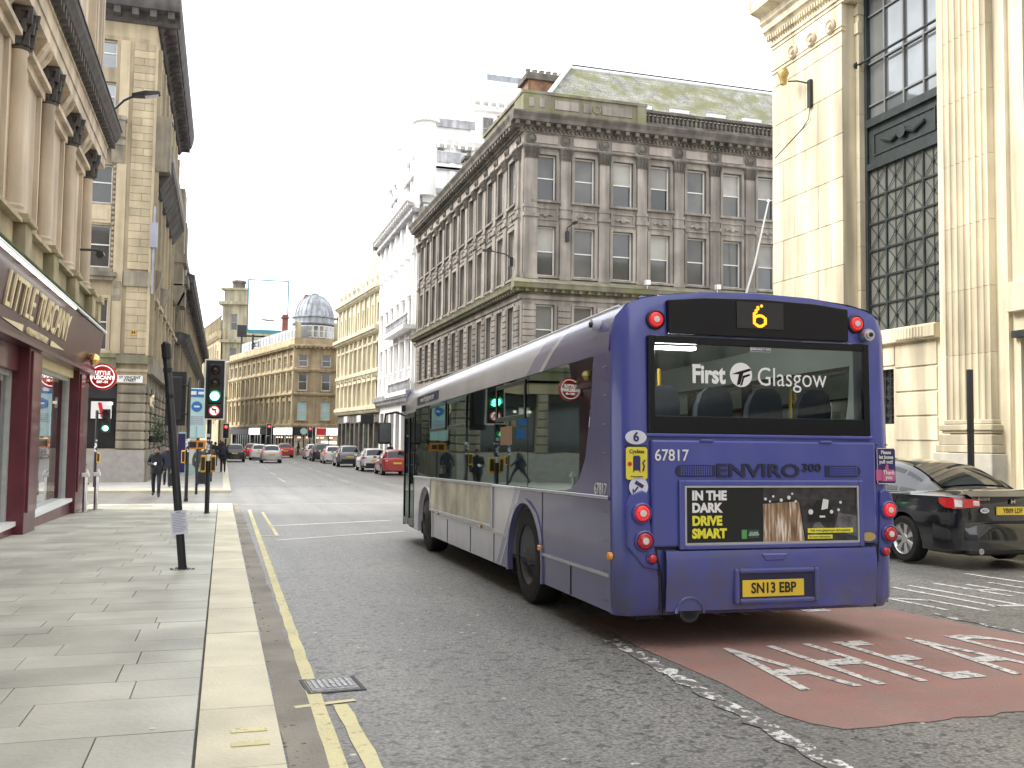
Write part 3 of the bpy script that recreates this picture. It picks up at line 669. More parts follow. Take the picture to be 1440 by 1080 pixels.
# ---------------------------------------------------------------- D: cream limestone bank on the right
DB = thing('bank_building', 'cream limestone building with giant fluted pilasters and gridded windows at right', 'building', (15, 23.8, 0))
FD = Fac(DB, 15, 23.82, R(-90))      # u = 23.82 - Y
cr = M['cream']
def bank_bay(u0):
    "flank of plain wall is outside; a bay: steps, window from u0 to u0+2.4, fluted pilaster after it"
    uw0, uw1 = u0 + .15, u0 + 2.95
    # tall window
    FD.put('window_lining', MB().box(uw0, uw1 + .6, .70, .9, .2, 14.6).mesh('window_lining', M['iron']))
    w = FD.put('window', MB().box(uw0, uw0 + .09, .55, .7, 4.3, 14.5).box(uw1 - .09, uw1, .55, .7, 4.3, 14.5).box(uw0 + .09, uw1 - .09, .52, .7, 8.55, 8.72).box(uw0 + .09, uw1 - .09, .50, .7, 9.66, 9.86).box(uw0 + .09, uw1 - .09, .6, .7, 14.3, 14.5).mesh('window', M['iron']))
    ob('panel', MB().box(uw0 + .09, uw1 - .09, .6, .68, 8.72, 9.66).box(uw0 + .3, uw1 - .3, .57, .6, 8.9, 8.94).box(uw0 + .3, uw1 - .3, .57, .6, 9.44, 9.48).box(uw0 + .3, uw0 + .34, .57, .6, 8.94, 9.44).box(uw1 - .34, uw1 - .3, .57, .6, 8.94, 9.44).mesh('panel', M['iron']), w)
    ob('carved_swag', MB().lathe([(.16, .50), (.12, .58), (.02, .6)], 10, ((uw0 + uw1) / 2, 0, 9.2), 1).tube([((uw0 + uw1) / 2 - .75, .57, 9.24), ((uw0 + uw1) / 2 - .4, .55, 9.1), ((uw0 + uw1) / 2 - .15, .55, 9.2)], .05, 6).tube([((uw0 + uw1) / 2 + .75, .57, 9.24), ((uw0 + uw1) / 2 + .4, .55, 9.1), ((uw0 + uw1) / 2 + .15, .55, 9.2)], .05, 6).mesh('carved_swag', M['iron']), w)
    ob('pane', MB().face([(uw0, .66, 9.8), (uw1, .66, 9.8), (uw1, .66, 14.5), (uw0, .66, 14.5)]).mesh('pane', M['pane_sky'], fix=False), w)
    gb = MB()
    for k in range(1, 4): c = uw0 + (uw1 - uw0) * k / 4; gb.box(c - .025, c + .025, .6, .67, 9.86, 14.3)
    for z in (10.25, 11.35, 12.6, 13.6): gb.box(uw0 + .09, uw1 - .09, .61, .665, z - .02, z + .02)
    ob('glazing_bars', gb.mesh('glazing_bars', pmat('mid_grey_bar_paint', (.16, .165, .17), .5)), w)
    ob('window_rail', MB().tube([(uw0 - .12, .42, 11.38), (uw1, .42, 11.38)], .035, 7).lathe([(.09, 0), (.09, .06)], 9, (uw0 - .14, .42, 11.38), 0).mesh('window_rail', M['iron']), w)
    # grille of crossed panels, each with its own pane
    nx, nz = 4, 6
    gw, gh = (uw1 - uw0 - .18) / nx, (8.55 - 4.42) / nz
    def gp():
        mb = MB(); t = .022
        mb.box(0, t, -.02, .02, 0, gh).box(gw - t, gw, -.02, .02, 0, gh).box(t, gw - t, -.02, .02, 0, t).box(t, gw - t, -.02, .02, gh - t, gh)
        for s_ in (1, -1):
            a, b = (t, t), (gw - t, gh - t)
            if s_ < 0: a, b = (t, gh - t), (gw - t, t)
            d = Vector((b[0] - a[0], b[1] - a[1])).normalized(); n = Vector((-d.y, d.x)) * .009; y_ = -.018 if s_ > 0 else -.006
            mb.prism([(a[0] + n.x, a[1] + n.y), (a[0] - n.x, a[1] - n.y), (b[0] - n.x, b[1] - n.y), (b[0] + n.x, b[1] + n.y)], 1, y_, y_ + .012)
        mb.lathe([(.04, -.03), (.045, -.0)], 8, (gw / 2, 0, gh / 2), 1)
        mb.box(gw / 2 - .008, gw / 2 + .008, -.004, .008, t, gh - t)
        return mb.mesh('grille_panel', M['iron'])
    me = cached(('grille', round(gw, 3)), gp)
    pm = pane_mesh(round(gw, 3), round(gh, 3), M['pane_lead'])
    for i in range(nx):
        for j in range(nz):
            g = FD.put('grille_panel', me, uw0 + .09 + i * gw, .60, 4.42 + j * gh)
            ob('pane', pm, g, (gw / 2, .022, 0))
    # apron below with a small barred window
    FD.put('apron', wall_mb(uw0 - .05, uw1 + .3, .95, 4.32, [(uw0 + .5, uw0 + 1.32, 2.1, 3.42)], .25, None, .30).mesh('apron', cr, fix=False))
    FD.put('apron_sill', MB().box(uw0 - .05, uw1 + .1, .14, .32, 4.02, 4.36).box(uw0 + 1.6, uw1 + .1, .10, .14, 4.05, 4.33).mesh('apron_sill', cr, bevel=.012))
    for k in range(9): FD.put('sill_flute', MB().box(uw0 + 1.68 + k * .1, uw0 + 1.74 + k * .1, .08, .10, 4.08, 4.3).mesh('sill_flute', cr))
    for k in range(4): FD.put('stone_block', MB().box(uw0 + 1.4, uw1 - .02, .265, .30, 1.72 + k * .57, 2.25 + k * .57).mesh('stone_block', cr, bevel=.012))
    FD.put('stone_block', MB().box(uw0 - .05, uw0 + .42, .265, .30, 1.72, 3.95).mesh('stone_block', cr, bevel=.012))
    FD.put('stone_block', MB().box(uw0 + .45, uw0 + 1.37, .265, .30, 3.5, 3.95).mesh('stone_block', cr, bevel=.012))
    bw = FD.put('barred_window', MB().face([(uw0 + .5, .5, 2.1), (uw0 + 1.32, .5, 2.1), (uw0 + 1.32, .5, 3.42), (uw0 + .5, .5, 3.42)]).mesh('barred_window', M['pane'], fix=False))
    bb = MB()
    for k in range(5): c = uw0 + .5 + .82 * k / 4; bb.box(c - .012, c + .012, .38, .42, 2.1, 3.42)
    for k in range(7): c = 2.1 + 1.32 * k / 6; bb.box(uw0 + .5, uw0 + 1.32, .385, .415, c - .012, c + .012)
    for s_ in (0, 1):
        for j in range(3):
            a, b = (uw0 + .5, 2.1 + .44 * j), (uw0 + 1.32, 2.54 + .44 * j)
            if s_: a, b = (b[0], a[1]), (a[0], b[1])
            bb.tube([(a[0], .40, a[1]), (b[0], .40, b[1])], .012, 4)
    ob('bars', bb.mesh('bars', M['iron']), bw)
def fluted(u0, u1, d0, dep, z0, z1, n=7):
    poly = [(u0, d0 + dep)]
    w = (u1 - u0) / n; fil = w * .2
    poly.append((u0, d0))
    for k in range(n):
        a, b = u0 + k * w + fil / 2, u0 + (k + 1) * w - fil / 2
        for j in range(7):
            t = math.pi * j / 6; poly.append(((a + b) / 2 - (b - a) / 2 * math.cos(t), d0 + math.sin(t) * (b - a) * .42))
    poly += [(u1, d0), (u1, d0 + dep)]
    return MB().prism(poly, 2, z0, z1)
def giant_pilaster(u0, u1):
    z = 2.15
    k = 0
    while z < 15:
        h = 1.38
        FD.put('pilaster_drum', cached(('drum', u1 - u0), lambda: fluted(0, u1 - u0, 0, .55, .004, h - .004).mesh('pilaster_drum', cr, fix=True)), u0, -.06, z)
        z += h; k += 1
    FD.put('pilaster_base', MB().box(u0 - .05, u1 + .05, -.10, .5, 2.05, 2.15).box(u0 - .12, u1 + .12, -.17, .5, 1.92, 2.05).box(u0 - .08, u1 + .08, -.13, .5, 1.86, 1.92).mesh('pilaster_base', cr, bevel=.02))
    FD.put('pedestal', MB().box(u0 - .12, u1 + .12, -.18, .5, 1.62, 1.84).box(u0 - .16, u1 + .16, -.22, .5, 1.46, 1.62).mesh('pedestal', cr, bevel=.015))
    FD.put('plinth_block', MB().box(u0 - .2, u1 + .2, -.26, .5, -.3, 1.45).mesh('plinth_block', M['cream_base'], bevel=.015))
# plain end wall in big ashlar
zc = [1.62 + 1.14 * i for i in range(11)]
for i in range(10):
    cut = [0, 1.1, 2.2, 3.25] if i % 2 else [0, .55, 1.65, 2.75, 3.25]
    for a, b in zip(cut, cut[1:]):
        FD.put('stone_block', MB().box(a + .005, b - .005, 0, .40, 0, 1.13).mesh('stone_block', cr, bevel=.010), 0, 0, zc[i])
FD.put('plinth', MB().box(-.12, 3.3, -.10, .4, -.3, 1.35).box(-.06, 3.27, -.04, .4, 1.35, 1.61).mesh('plinth', M['cream_base'], bevel=.02))
for i in range(11):
    z0 = .95 + 1.14 * i
    FD.put('jamb_block', MB().box(3.255, 3.40, .40, .64, 0, 1.135).mesh('jamb_block', cr, bevel=.006), 0, 0, z0)
FD.put('jamb_wall', MB().box(3.0, 3.25, .05, .75, .9, 13.0).box(3.25, 3.47, .64, .75, .9, 14.6).mesh('jamb_wall', cr))
bank_bay(3.27)
giant_pilaster(6.86, 8.12)
FD.put('pilaster_backing', MB().box(6.5, 8.42, .12, .7, -.3, 15).mesh('pilaster_backing', cr))
# next bay: gridded bronze door below, dark window above
FD.put('bay_wall', wall_mb(8.42, 13, -.3, 15, [(8.62, 11.6, .0, 3.78), (8.80, 11.4, 5.1, 15)], .5, None, .22).mesh('bay_wall', cr, fix=False))
FD.put('bay_sill', MB().box(8.44, 12, .05, .24, 4.3, 4.9).mesh('bay_sill', cr, bevel=.015))
nd = FD.put('gridded_door', MB().box(8.62, 11.6, .6, .7, .0, 3.78).box(8.5, 11.7, .10, .24, 3.78, 3.92).mesh('gridded_door', M['iron']))
db = MB()
for k in range(5): c = 8.64 + k * .73; db.box(c - .03, c + .03, .44, .52, 0, 3.78)
for k in range(9): c = .02 + k * .465; db.box(8.64, 11.58, .45, .51, c - .025, c + .025)
for k in range(4):
    for j in range(8):
        a = (8.64 + k * .73, .02 + j * .465); db.tube([(a[0], .48, a[1] + .46), (a[0] + .73, .48, a[1])], .014, 4); db.tube([(a[0], .48, a[1]), (a[0] + .73, .48, a[1] + .46)], .014, 4)
ob('door_grille', db.mesh('door_grille', M['iron']), nd)
FD.put('dark_window', MB().box(8.8, 11.4, .6, .7, 5.1, 15).box(8.85, 11.4, .4, .6, 8.55, 8.8).box(8.85, 11.4, .4, .6, 9.6, 9.85).mesh('dark_window', M['iron']))
# entablature over the end wall
FD.put('entablature', MB().box(-.02, 3.42, -.02, .6, 13.02, 13.5).box(-.05, 3.45, -.06, .6, 13.12, 13.2).prism([(.3, 13.5), (-.04, 13.5), (-.10, 13.62), (-.16, 13.62), (-.16, 13.8), (-.24, 13.86), (-.24, 14.05), (-.55, 14.15), (-.6, 14.5), (.3, 14.6)], 0, -.3, 12).box(3.42, 12, .1, .6, 14.62, 16.5).box(.2, 12, .02, .6, 14.62, 15.6).mesh('entablature', cr))
dm = MB()
for k in range(30): dm.box(-.1 + k * .118, -.04 + k * .118, -.15, -.02, 13.3, 13.42)
FD.put('dentils', dm.mesh('dentils', cr))
FD.put('astragal', MB().box(-.03, 3.28, -.03, .1, 12.28, 12.31).box(-.03, 3.28, -.03, .1, 12.40, 12.42).box(3.26, 3.42, .36, .5, 12.2, 12.5).mesh('astragal', cr))
for u in (1.97, 2.82, 1.1):
    FD.put('rosette', cached('rosette', lambda: MB().lathe([(.19, 0), (.20, -.05), (.16, -.09), (.12, -.05), (.08, -.05), (.06, -.10), (.01, -.11)], 14, (0, 0, 0), 1).mesh('rosette', M['tan'], smooth=50)), u, -.0, 12.56)
for k in range(5): FD.put('jamb_cap', MB().box(3.25, 3.43 + .0 * k, .36, .66, 12.7 + k * .0, 12.9).mesh('jamb_cap', cr)) if k == 0 else None
ob('core_wall', MB().box(15.85, 40, 4, 23.7, -.3, 16.5).mesh('core_wall', cr), DB, -DB.location)
ob('far_return_wall', MB().box(15.02, 40, 23.7, 23.80, -.3, 14.4).mesh('far_return_wall', cr), DB, -DB.location)
lampD = thing('wall_lantern', 'bronze wall lamp on a bracket high on the cream end wall', 'lamp', (14.95, 21.9, 11.0))
ob('backplate', MB().box(-.04, .06, -.07, .07, -.3, .45).tube([(0, 0, -.3), (0, .06, -.6), (.04, .4, -.75), (.05, 1.8, -1.2)], .012, 5).mesh('backplate', M['black']), lampD)
ob('arm', MB().tube([(0, 0, .35), (-.2, .28, .5), (-.35, .5, .55)], .02, 6).mesh('arm', M['black']), lampD)
ob('lamp_head', MB().lathe([(.05, -.12), (.09, -.1), (.10, .05), (.16, .2), (.12, .32), (.02, .36)], 10, (-.42, .62, .6)).mesh('lamp_head', pmat('weathered_brass', (.45, .33, .12), .4, metal=.6), smooth=50), lampD)
tag(ob('black_post', MB().lathe([(.075, -.15), (.075, .0), (.055, .02), (.055, 2.93), (.05, 2.95)], 12).lathe([(.062, 1.9), (.062, 1.95)], 12).mesh('black_post', M['black'], smooth=40), None, (12.0, 13.07, -.06)), 'plain black post on the pavement behind the black saloon car', 'post')
# ---------------------------------------------------------------- A: restaurant building on the left
AB = thing('restaurant_building', 'tan stone building with columns above a maroon restaurant front at left', 'building', (-3.4, 27.5, -.4))
FA = Fac(AB, -3.4, 0, R(90))          # u = Y, d goes west
tn, YE = M['tan'], 27.45
colY = [14.6, 17.45, 20.2, 23.0, 25.85]
winY = [(a + b) / 2 + .1 for a, b in zip(colY, colY[1:])]
ops = [(c - .62, c + .62, 5.3, 7.9) for c in winY]
FA.put('wall', wall_mb(-6, YE, 4.4, 9.0, ops, .35, None, .22).mesh('wall', tn, fix=False))
for c in winY:
    window(FA, c, 5.3, 1.24, 2.6, .46, M['white_paint'], M['pane'])
    FA.put('window_surround', MB().box(c - .82, c - .62, .12, .24, 5.3, 8.0).box(c - .72, c - .62, .08, .12, 5.3, 8.0).box(c + .62, c + .82, .12, .24, 5.3, 8.0).box(c + .62, c + .72, .08, .12, 5.3, 8.0).box(c - .9, c + .9, .06, .24, 8.0, 8.18).box(c - .96, c + .96, -.04, .24, 8.18, 8.28).mesh('window_surround', tn))
    FA.put('carved_bracket', cached('abr', lambda: MB().loft([[(-.16, .05, 0), (.16, .05, 0), (.16, -.05, 0), (-.16, -.05, 0)], [(-.2, .05, .3), (.2, .05, .3), (.2, -.2, .3), (-.2, -.2, .3)], [(-.26, .05, .48), (.26, .05, .48), (.26, -.3, .48), (-.26, -.3, .48)]]).tube([(-.2, -.1, .1), (-.24, -.22, .28), (-.2, -.3, .45)], .05, 6).tube([(.2, -.1, .1), (.24, -.22, .28), (.2, -.3, .45)], .05, 6).mesh('carved_bracket', tn)), c, .16, 8.28)
for y in colY:
    c = FA.put('column', cached('acol', lambda: MB().lathe([(.19, 0), (.19, .06), (.165, .1), (.178, .16), (.142, .2), (.146, 1.2), (.126, 2.72), (.148, 2.76), (.148, 2.8)], 20).mesh('column', tn, smooth=35)), y, .07, 5.24)
    ob('capital', capital_mesh(.31, .72, .1, M['capital'], True), c, (0, 0, 2.8))
    FA.put('pedestal', MB().box(y - .27, y + .27, -.20, .24, 4.5, 5.08).box(y - .33, y + .33, -.27, .24, 5.08, 5.16).box(y - .30, y + .30, -.23, .24, 5.16, 5.24).mesh('pedestal', M['tan_moss'], bevel=.012))
for a, b in zip(colY, colY[1:] + [YE]):
    if b - a > 1.9: FA.put('sill_panel', MB().box(a + .37, b - .37, -.02, .24, 4.5, 5.06).box(a + .37, b - .37, -.16, .24, 5.06, 5.13).box(a + .37, b - .37, -.1, .24, 5.13, 5.2).mesh('sill_panel', M['tan_moss']))
FA.put('pedestal', MB().box(26.9, YE, -.18, .24, 4.5, 5.08).box(26.85, YE + .05, -.25, .24, 5.08, 5.24).mesh('pedestal', M['tan_moss']))
FA.put('entablature', MB().box(-6, YE, -.14, .24, 8.76, 9.02).box(-6, YE + .01, -.17, .24, 9.02, 9.34).box(-6, YE + .03, -.20, .24, 9.34, 9.40).mesh('entablature', tn))
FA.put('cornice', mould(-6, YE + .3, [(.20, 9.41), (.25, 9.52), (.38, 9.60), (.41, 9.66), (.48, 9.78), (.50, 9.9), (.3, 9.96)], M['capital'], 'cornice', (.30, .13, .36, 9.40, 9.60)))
FA.put('cornice_lead', MB().prism([(-.52, 9.90), (.2, 10.05), (.2, 10.08), (-.52, 9.94)], 0, -6, YE + .31).mesh('cornice_lead', M['black_matt']))
# storey above the cornice
FA.put('attic_wall', wall_mb(-6, YE, 9.9, 15.5, [(c - .6, c + .6, 10.6, 13.6) for c in winY], .3, None, .15).mesh('attic_wall', tn, fix=False))
for c in winY: window(FA, c, 10.6, 1.2, 3.0, .36, M['white_paint'], M['pane'])
for y in colY + [27.0]:
    FA.put('attic_pilaster', MB().box(y - .26, y + .26, -.02, .2, 10, 15.4).box(y - .34, y + .34, -.06, .2, 10, 10.4).box(y - .12, y + .12, -.05, -.02, 10.5, 15.2).mesh('attic_pilaster', tn))
end = wall_mb(-18, 0, -.5, 15.5, [], .3)
AB_end = ob('end_wall', MB().box(-18, -.16, -6, YE - .02, 4.5, 15.4).mesh('end_wall', tn), AB, Vector((-3.4, 0, 0)) - AB.location)
ob('end_string', MB().box(-18, .0, YE - .0, YE + .12, 4.42, 4.7).box(-18, .0, YE, YE + .2, 9.4, 9.9).mesh('end_string', tn), AB, Vector((-3.4, 0, 0)) - AB.location)
for k in range(4): ob('end_window', MB().box(-3.5 - 3 * k, -2.2 - 3 * k, YE - .05, YE + .02, 5.3, 7.9).mesh('end_window', M['pane']), AB, Vector((-3.4, 0, 0)) - AB.location)
# ---- shop front
mr_, md_ = M['maroon'], M['maroon_dark']
FA.put('mossy_ledge', MB().prism([(.24, 4.36), (-.26, 4.36), (-.30, 4.44), (-.24, 4.52), (.24, 4.60)], 0, -6, YE + .12).mesh('mossy_ledge', M['moss']))
FA.put('ledge_gutter', MB().tube([(-6, -.31, 4.34), (YE + .12, -.31, 4.34)], .035, 8).mesh('ledge_gutter', M['sign_white'], smooth=50))
fa = FA.put('fascia', MB().prism([(.24, 3.22), (-.10, 3.22), (-.27, 4.30), (.24, 4.36)], 0, 10.0, YE + .02).prism([(-.10, 3.22), (-.15, 3.22), (-.15, 3.15), (.1, 3.15), (.1, 3.22)], 0, 10.0, YE + .04).mesh('fascia', md_))
tiltf = math.atan2(.17, 1.08)
def fascia_text(s, u, z, size, mat, sx=1, bold=0, sp=1):
    f = (z - 3.22) / 1.08
    me = text_mesh(s, mat, size, bold, .02, 'CENTER', sx, sp)
    return ob('lettering', me, fa, (u, -.10 - .17 * f - .012, z), rot=(R(90) + tiltf, 0, 0))
fascia_text('LITTLE TUSCANY', 18.9, 3.80, .80, M['gold'], .98, .0)
fascia_text('ITALIAN FOOD EMPORIUM', 18.9, 3.375, .17, M['gold'], .95)
for s_ in (-1, 1):
    z = 3.375; f = (z - 3.22) / 1.08; y_ = -.10 - .17 * f - .012
    ob('pointed_flourish', MB().prism([(18.9 + s_ * 1.35, -.05), (18.9 + s_ * 1.43, -.055), (18.9 + s_ * 3.0, .0), (18.9 + s_ * 1.43, .055), (18.9 + s_ * 1.35, .05)], 2, 0, .012).mesh('pointed_flourish', M['gold']), fa, (0, y_, z), rot=(R(90) + tiltf, 0, 0))
for a, b in ((14.0, 21.4),): ob('light_bar', MB().tube([(a, -.40, 4.22), (b, -.40, 4.22)], .03, 6).mesh('light_bar', M['tube']), fa)
for k in range(7): ob('light_bracket', MB().tube([(15.0 + k * 1.4, -.2, 4.27), (15.0 + k * 1.4, -.34, 4.29), (15.0 + k * 1.4, -.40, 4.25)], .012, 4).mesh('light_bracket', M['black']), fa)
# timber front: pilasters, stallriser, windows
for a, b in ((18.75, 19.85), (25.35, 26.2)):
    FA.put('shop_pilaster', MB().box(a, b, -.06 if a < 20 else .0, .35, -.5, 3.30).box(a + .12, b - .12, -.10 if a < 20 else -.04, .0, .2, 3.1).mesh('shop_pilaster', mr_, bevel=.01))
FA.put('shop_pier', MB().box(26.2, YE, .05, .6, -.5, 3.32).mesh('shop_pier', md_, bevel=.01))
FA.put('stallriser', MB().box(10, 18.75, .1, .45, -.5, -.02).box(19.85, 25.35, .1, .45, -.6, -.02).mesh('stallriser', mr_))
FA.put('window_sill', MB().box(10, 18.75, .06, .5, -.02, .06).box(19.85, 25.35, .06, .5, -.02, .06).mesh('window_sill', M['sign_white']))
FA.put('shop_header', MB().box(10, 18.75, .12, .45, 2.72, 3.30).mesh('shop_header', mr_))
FA.put('cream_transom', MB().box(19.85, 25.35, .14, .3, 2.98, 3.30).mesh('cream_transom', pmat('cream_transom_panel', (.82, .70, .38), .4, var=.05)))  # plain cream panel above the shop window
for a, b, zt in ((12.0, 18.75, 2.72), (19.85, 25.35, 2.98)):
    w = FA.put('shop_window', MB().box(a, a + .07, .24, .32, .06, zt).box(b - .13, b, .22, .34, .06, zt).box(a + .07, b - .13, .24, .32, zt - .09, zt).mesh('shop_window', M['grey_paint']))
    ob('pane', MB().face([(a, .29, .06), (b, .29, .06), (b, .29, zt), (a, .29, zt)]).mesh('pane', M['shop_glass'], fix=False), w)
bl = FA.put('venetian_blind', MB().box(12.1, 18.6, .40, .44, 2.62, 2.7).mesh('venetian_blind', M['grey_paint']))
sm = MB()
for k in range(46): sm.prism([(.40, .08 + k * .055), (.445, .105 + k * .055), (.445, .111 + k * .055), (.40, .086 + k * .055)], 0, 12.1, 18.6)
struct(ob('blind_slats', sm.mesh('blind_slats', pmat('wooden_blind_slats', (.16, .09, .06), .6)), bl), 'stuff')
FA.put('shop_interior', MB().face([(10, 3.5, -.4), (27, 3.5, -.4), (27, 3.5, 3.4), (10, 3.5, 3.4)]).face([(10, .4, -.1), (27, .4, -.1), (27, 3.5, -.1), (10, 3.5, -.1)]).face([(10, .4, 3.3), (27, .4, 3.3), (27, 3.5, 3.3), (10, 3.5, 3.3)]).mesh('shop_interior', M['shop_dark'], fix=False))
for k in range(3): FA.put('ceiling_light', MB().lathe([(.12, 3.1), (.09, 3.25)], 8, (20.8 + k * 1.8, 1.6, 0)).mesh('ceiling_light', M['warm_lit']))
pl = MB()
FA.put('street_number_plaque', MB().box(26.25, 26.75, -.06, .12, 4.62, 4.98).mesh('street_number_plaque', M['sign_white'], bevel=.01))
FA.put('spotlight', MB().tube([(23.9, -.1, 5.9), (24.1, -.45, 5.95)], .03, 6).lathe([(.09, 0), (.10, .22), (.06, .24)], 8, (24.1, -.5, 5.85), 0).mesh('spotlight', M['black']))
FA.put('brass_lantern', MB().tube([(25.6, -.02, 3.55), (25.6, -.2, 3.62), (25.6, -.26, 3.58)], .02, 6).lathe([(.03, 3.62), (.12, 3.56), (.15, 3.46), (.12, 3.44), (.08, 3.34), (.01, 3.32)], 10, (25.6, -.28, 0)).mesh('brass_lantern', pmat('polished_brass', (.75, .5, .18), .25, metal=.8), smooth=40))
# projecting round sign
RS = thing('round_sign', 'round red sign reading LITTLE TUSCANY projecting at the corner of the maroon restaurant', 'sign', (-3.09, 27.2, 3.14))
RS.scale = (.9, .9, .9)
ob('disc', MB().lathe([(.34, -.07), (.395, -.06), (.395, .06), (.34, .07)], 32, (0, 0, 0), 1).mesh('disc', M['sign_red'], smooth=40), RS)
for s_ in (-1, 1):
    rg = ob('rim', MB().loft([[(math.cos(a) * r_, s_ * d_, math.sin(a) * r_) for a in [2 * math.pi * k / 32 for k in range(32)]] for r_, d_ in ((.335, .071), (.335, .085), (.31, .085), (.31, .071))], cap=False).mesh('rim', M['white_lit']), RS)
    rot = (R(90), 0, 0) if s_ < 0 else (R(90), 0, R(180))
    for tx, zz, sz in (('LITTLE', .10, .15), ('TUSCANY', -.035, .15), ('EAT - IN', -.16, .085)):
        ob('lettering', text_mesh(tx, M['white_lit'], sz, .006, .004, 'CENTER', .95), RS, (0, s_ * .078, zz), rot=rot)
ob('bracket', MB().tube([(-.40, 0, .18), (-.30, 0, .2)], .02, 6).tube([(-.40, 0, -.18), (-.30, 0, -.2)], .02, 6).mesh('bracket', M['black']), RS)
# wall mounted street lamp near the cornice
SLm = thing('street_lamp', 'grey LED street lamp on an arm from the tan building, above the restaurant', 'street lamp', (-3.3, 27.5, 10.1))
ob('arm', MB().tube([(0, 0, .1), (.45, 0, .62), (.7, 0, .78)], .035, 7).mesh('arm', M['black']), SLm)
ob('lamp_head', MB().loft([[(.65, -.09, .74), (.65, .09, .74), (.65, .09, .82), (.65, -.09, .82)], [(1.0, -.14, .78), (1.0, .14, .78), (1.0, .14, .92), (1.0, -.14, .92)], [(1.32, -.13, .86), (1.32, .13, .86), (1.32, .13, .95), (1.32, -.13, .95)], [(1.38, -.08, .89), (1.38, .08, .89), (1.38, .08, .94), (1.38, -.08, .94)]]).mesh('lamp_head', M['black'], smooth=40), SLm)
ob('lens', MB().loft([[(.99, -.11, .765), (.99, .11, .765), (.99, .11, .80), (.99, -.11, .80)], [(1.33, -.10, .845), (1.33, .10, .845), (1.33, .10, .87), (1.33, -.10, .87)]]).mesh('lens', M['clear_lens']), SLm)

# ---------------------------------------------------------------- B: tall buff building beyond the side street
BB = thing('corner_building', 'tall buff sandstone corner building with dark overhanging cornice beyond the restaurant', 'building', (-3.58, 48, -.62))
FB = Fac(BB, -3.58, 48, 0)             # u negative, towards the west
FBs = Fac(BB, -3.58, 48, R(90))        # u = Y - 48
bf, bw_, bg_, bd = M['buff'], M['buff_wall'], M['buff_grey'], M['buff_dark']
fz = [(5.55, 2.45), (9.45, 2.0), (12.5, 1.85), (16.9, 1.45), (19.05, 1.35)]
cw = [-2.72 - 3.6 * i for i in range(4)]
ops = [(c - .95, c + .95, z, z + h) for c in cw for z, h in fz] + [(c - 1.5, c + 1.5, .95, 4.0) for c in cw]
FB.put('wall', wall_mb(-15, 0, -.1, 20.6, ops, .35).mesh('wall', bw_, fix=False))
for c in cw:
    for k, (z, h) in enumerate(fz):
        window(FB, c, z, 1.9, h, .22, M['white_paint'], M['pane_sky'] if k > 2 else M['pane'], .06, .55, 1 if k == 2 else 0)
    FB.put('window_surround', surround_mesh(1.9, 2.45, .14, .06, bf, .14), c, 0, 5.55)
    FB.put('pilaster', MB().box(c + 1.12, c + 1.55, -.10, .02, 5.4, 20.4).box(c - 1.55, c - 1.12, -.10, .02, 5.4, 20.4).mesh('pilaster', bf))
    # carved rope beside the middle windows
    for s_ in (-1, 1):
        rp_ = MB()
        for k in range(22): rp_.lathe([(.05, 0), (.085, .06), (.085, .10), (.05, .16)], 6, (c + s_ * 1.04, -.06, 9.5 + .245 * k))
        struct(FB.put('carved_rope', rp_.mesh('carved_rope', bg_)), 'stuff')
    FB.put('string_course', MB().box(c - 1.1, c + 1.1, -.2, .02, 9.2, 9.4).box(c - 1.25, c + 1.3, -.34, .02, 9.0, 9.2).box(c - 1.2, c + 1.2, -.25, .02, 8.82, 9.0).mesh('string_course', bg_))
    FB.put('spandrel', MB().box(c - .95, c + .95, -.05, .02, 11.55, 12.4).box(c - .8, c + .8, -.08, .02, 11.7, 12.25).mesh('spandrel', bf))
    for s_ in (-1, 1): FB.put('console', cached('bcons', lambda: MB().prism([(.02, 0), (-.12, .05), (-.18, .3), (-.16, .6), (-.30, .95), (.02, .95)], 0, -.17, .17).mesh('console', bg_)), c + s_ * 1.32, 0, 7.85)
    b = FB.put('balcony', MB().box(c - 1.55, c + 1.5, -.55, .02, 15.2, 15.42).box(c - 1.5, c + 1.45, -.45, .02, 15.42, 15.6).box(c - 1.58, c + 1.53, -.58, .02, 16.4, 16.6).box(c + 1.0, c + 1.48, -.52, .02, 15.6, 16.4).box(c - 1.53, c - 1.1, -.52, .02, 15.6, 16.4).prism([(.02, 14.4), (-.15, 14.45), (-.5, 15.2), (.02, 15.2)], 0, c + .9, c + 1.5).mesh('balcony', bg_))
    for k in range(5): ob('baluster', baluster_mesh(.8, .13, bg_), b, (c - .85 + k * .42, -.42, 15.6))
# ashlar courses of the corner pier, each stone its own block
k = 0; z = 5.42
while z < 20.3:
    if not (8.95 < z + .17 < 9.35):
        cut = [-1.0, -.02] if k % 2 else [-1.0, rng.choice((-.55, -.45)), -.02]
        for a, b in zip(cut, cut[1:]): FB.put('stone_block', block_mesh(round(b - a - .012, 3), .05, .352, bf, .009), (a + b) / 2, 0, z)
    z += .365; k += 1
FB.put('dark_band', MB().box(-1.12, .12, -.14, .02, 8.62, 9.3).mesh('dark_band', bg_))
FB.put('corner_rod', MB().tube([(.02, -.05, 5.3), (.02, -.05, 20.4)], .07, 8).mesh('corner_rod', bf))
FB.put('downpipe', MB().tube([(.16, -.1, 8.3), (.16, -.1, 12.5)], .06, 8).box(.0, .32, -.25, .05, 10.5, 11.7).mesh('downpipe', pmat('grey_lead_pipe', (.3, .31, .36), .5)))
FB.put('mossy_sill', MB().box(-1.3, .1, -.22, .02, 4.95, 5.35).box(-15, -1.3, -.2, .02, 5.2, 5.4).box(-15, -1.3, -.12, .02, 4.55, 5.2).mesh('mossy_sill', M['grey_stone_moss']))
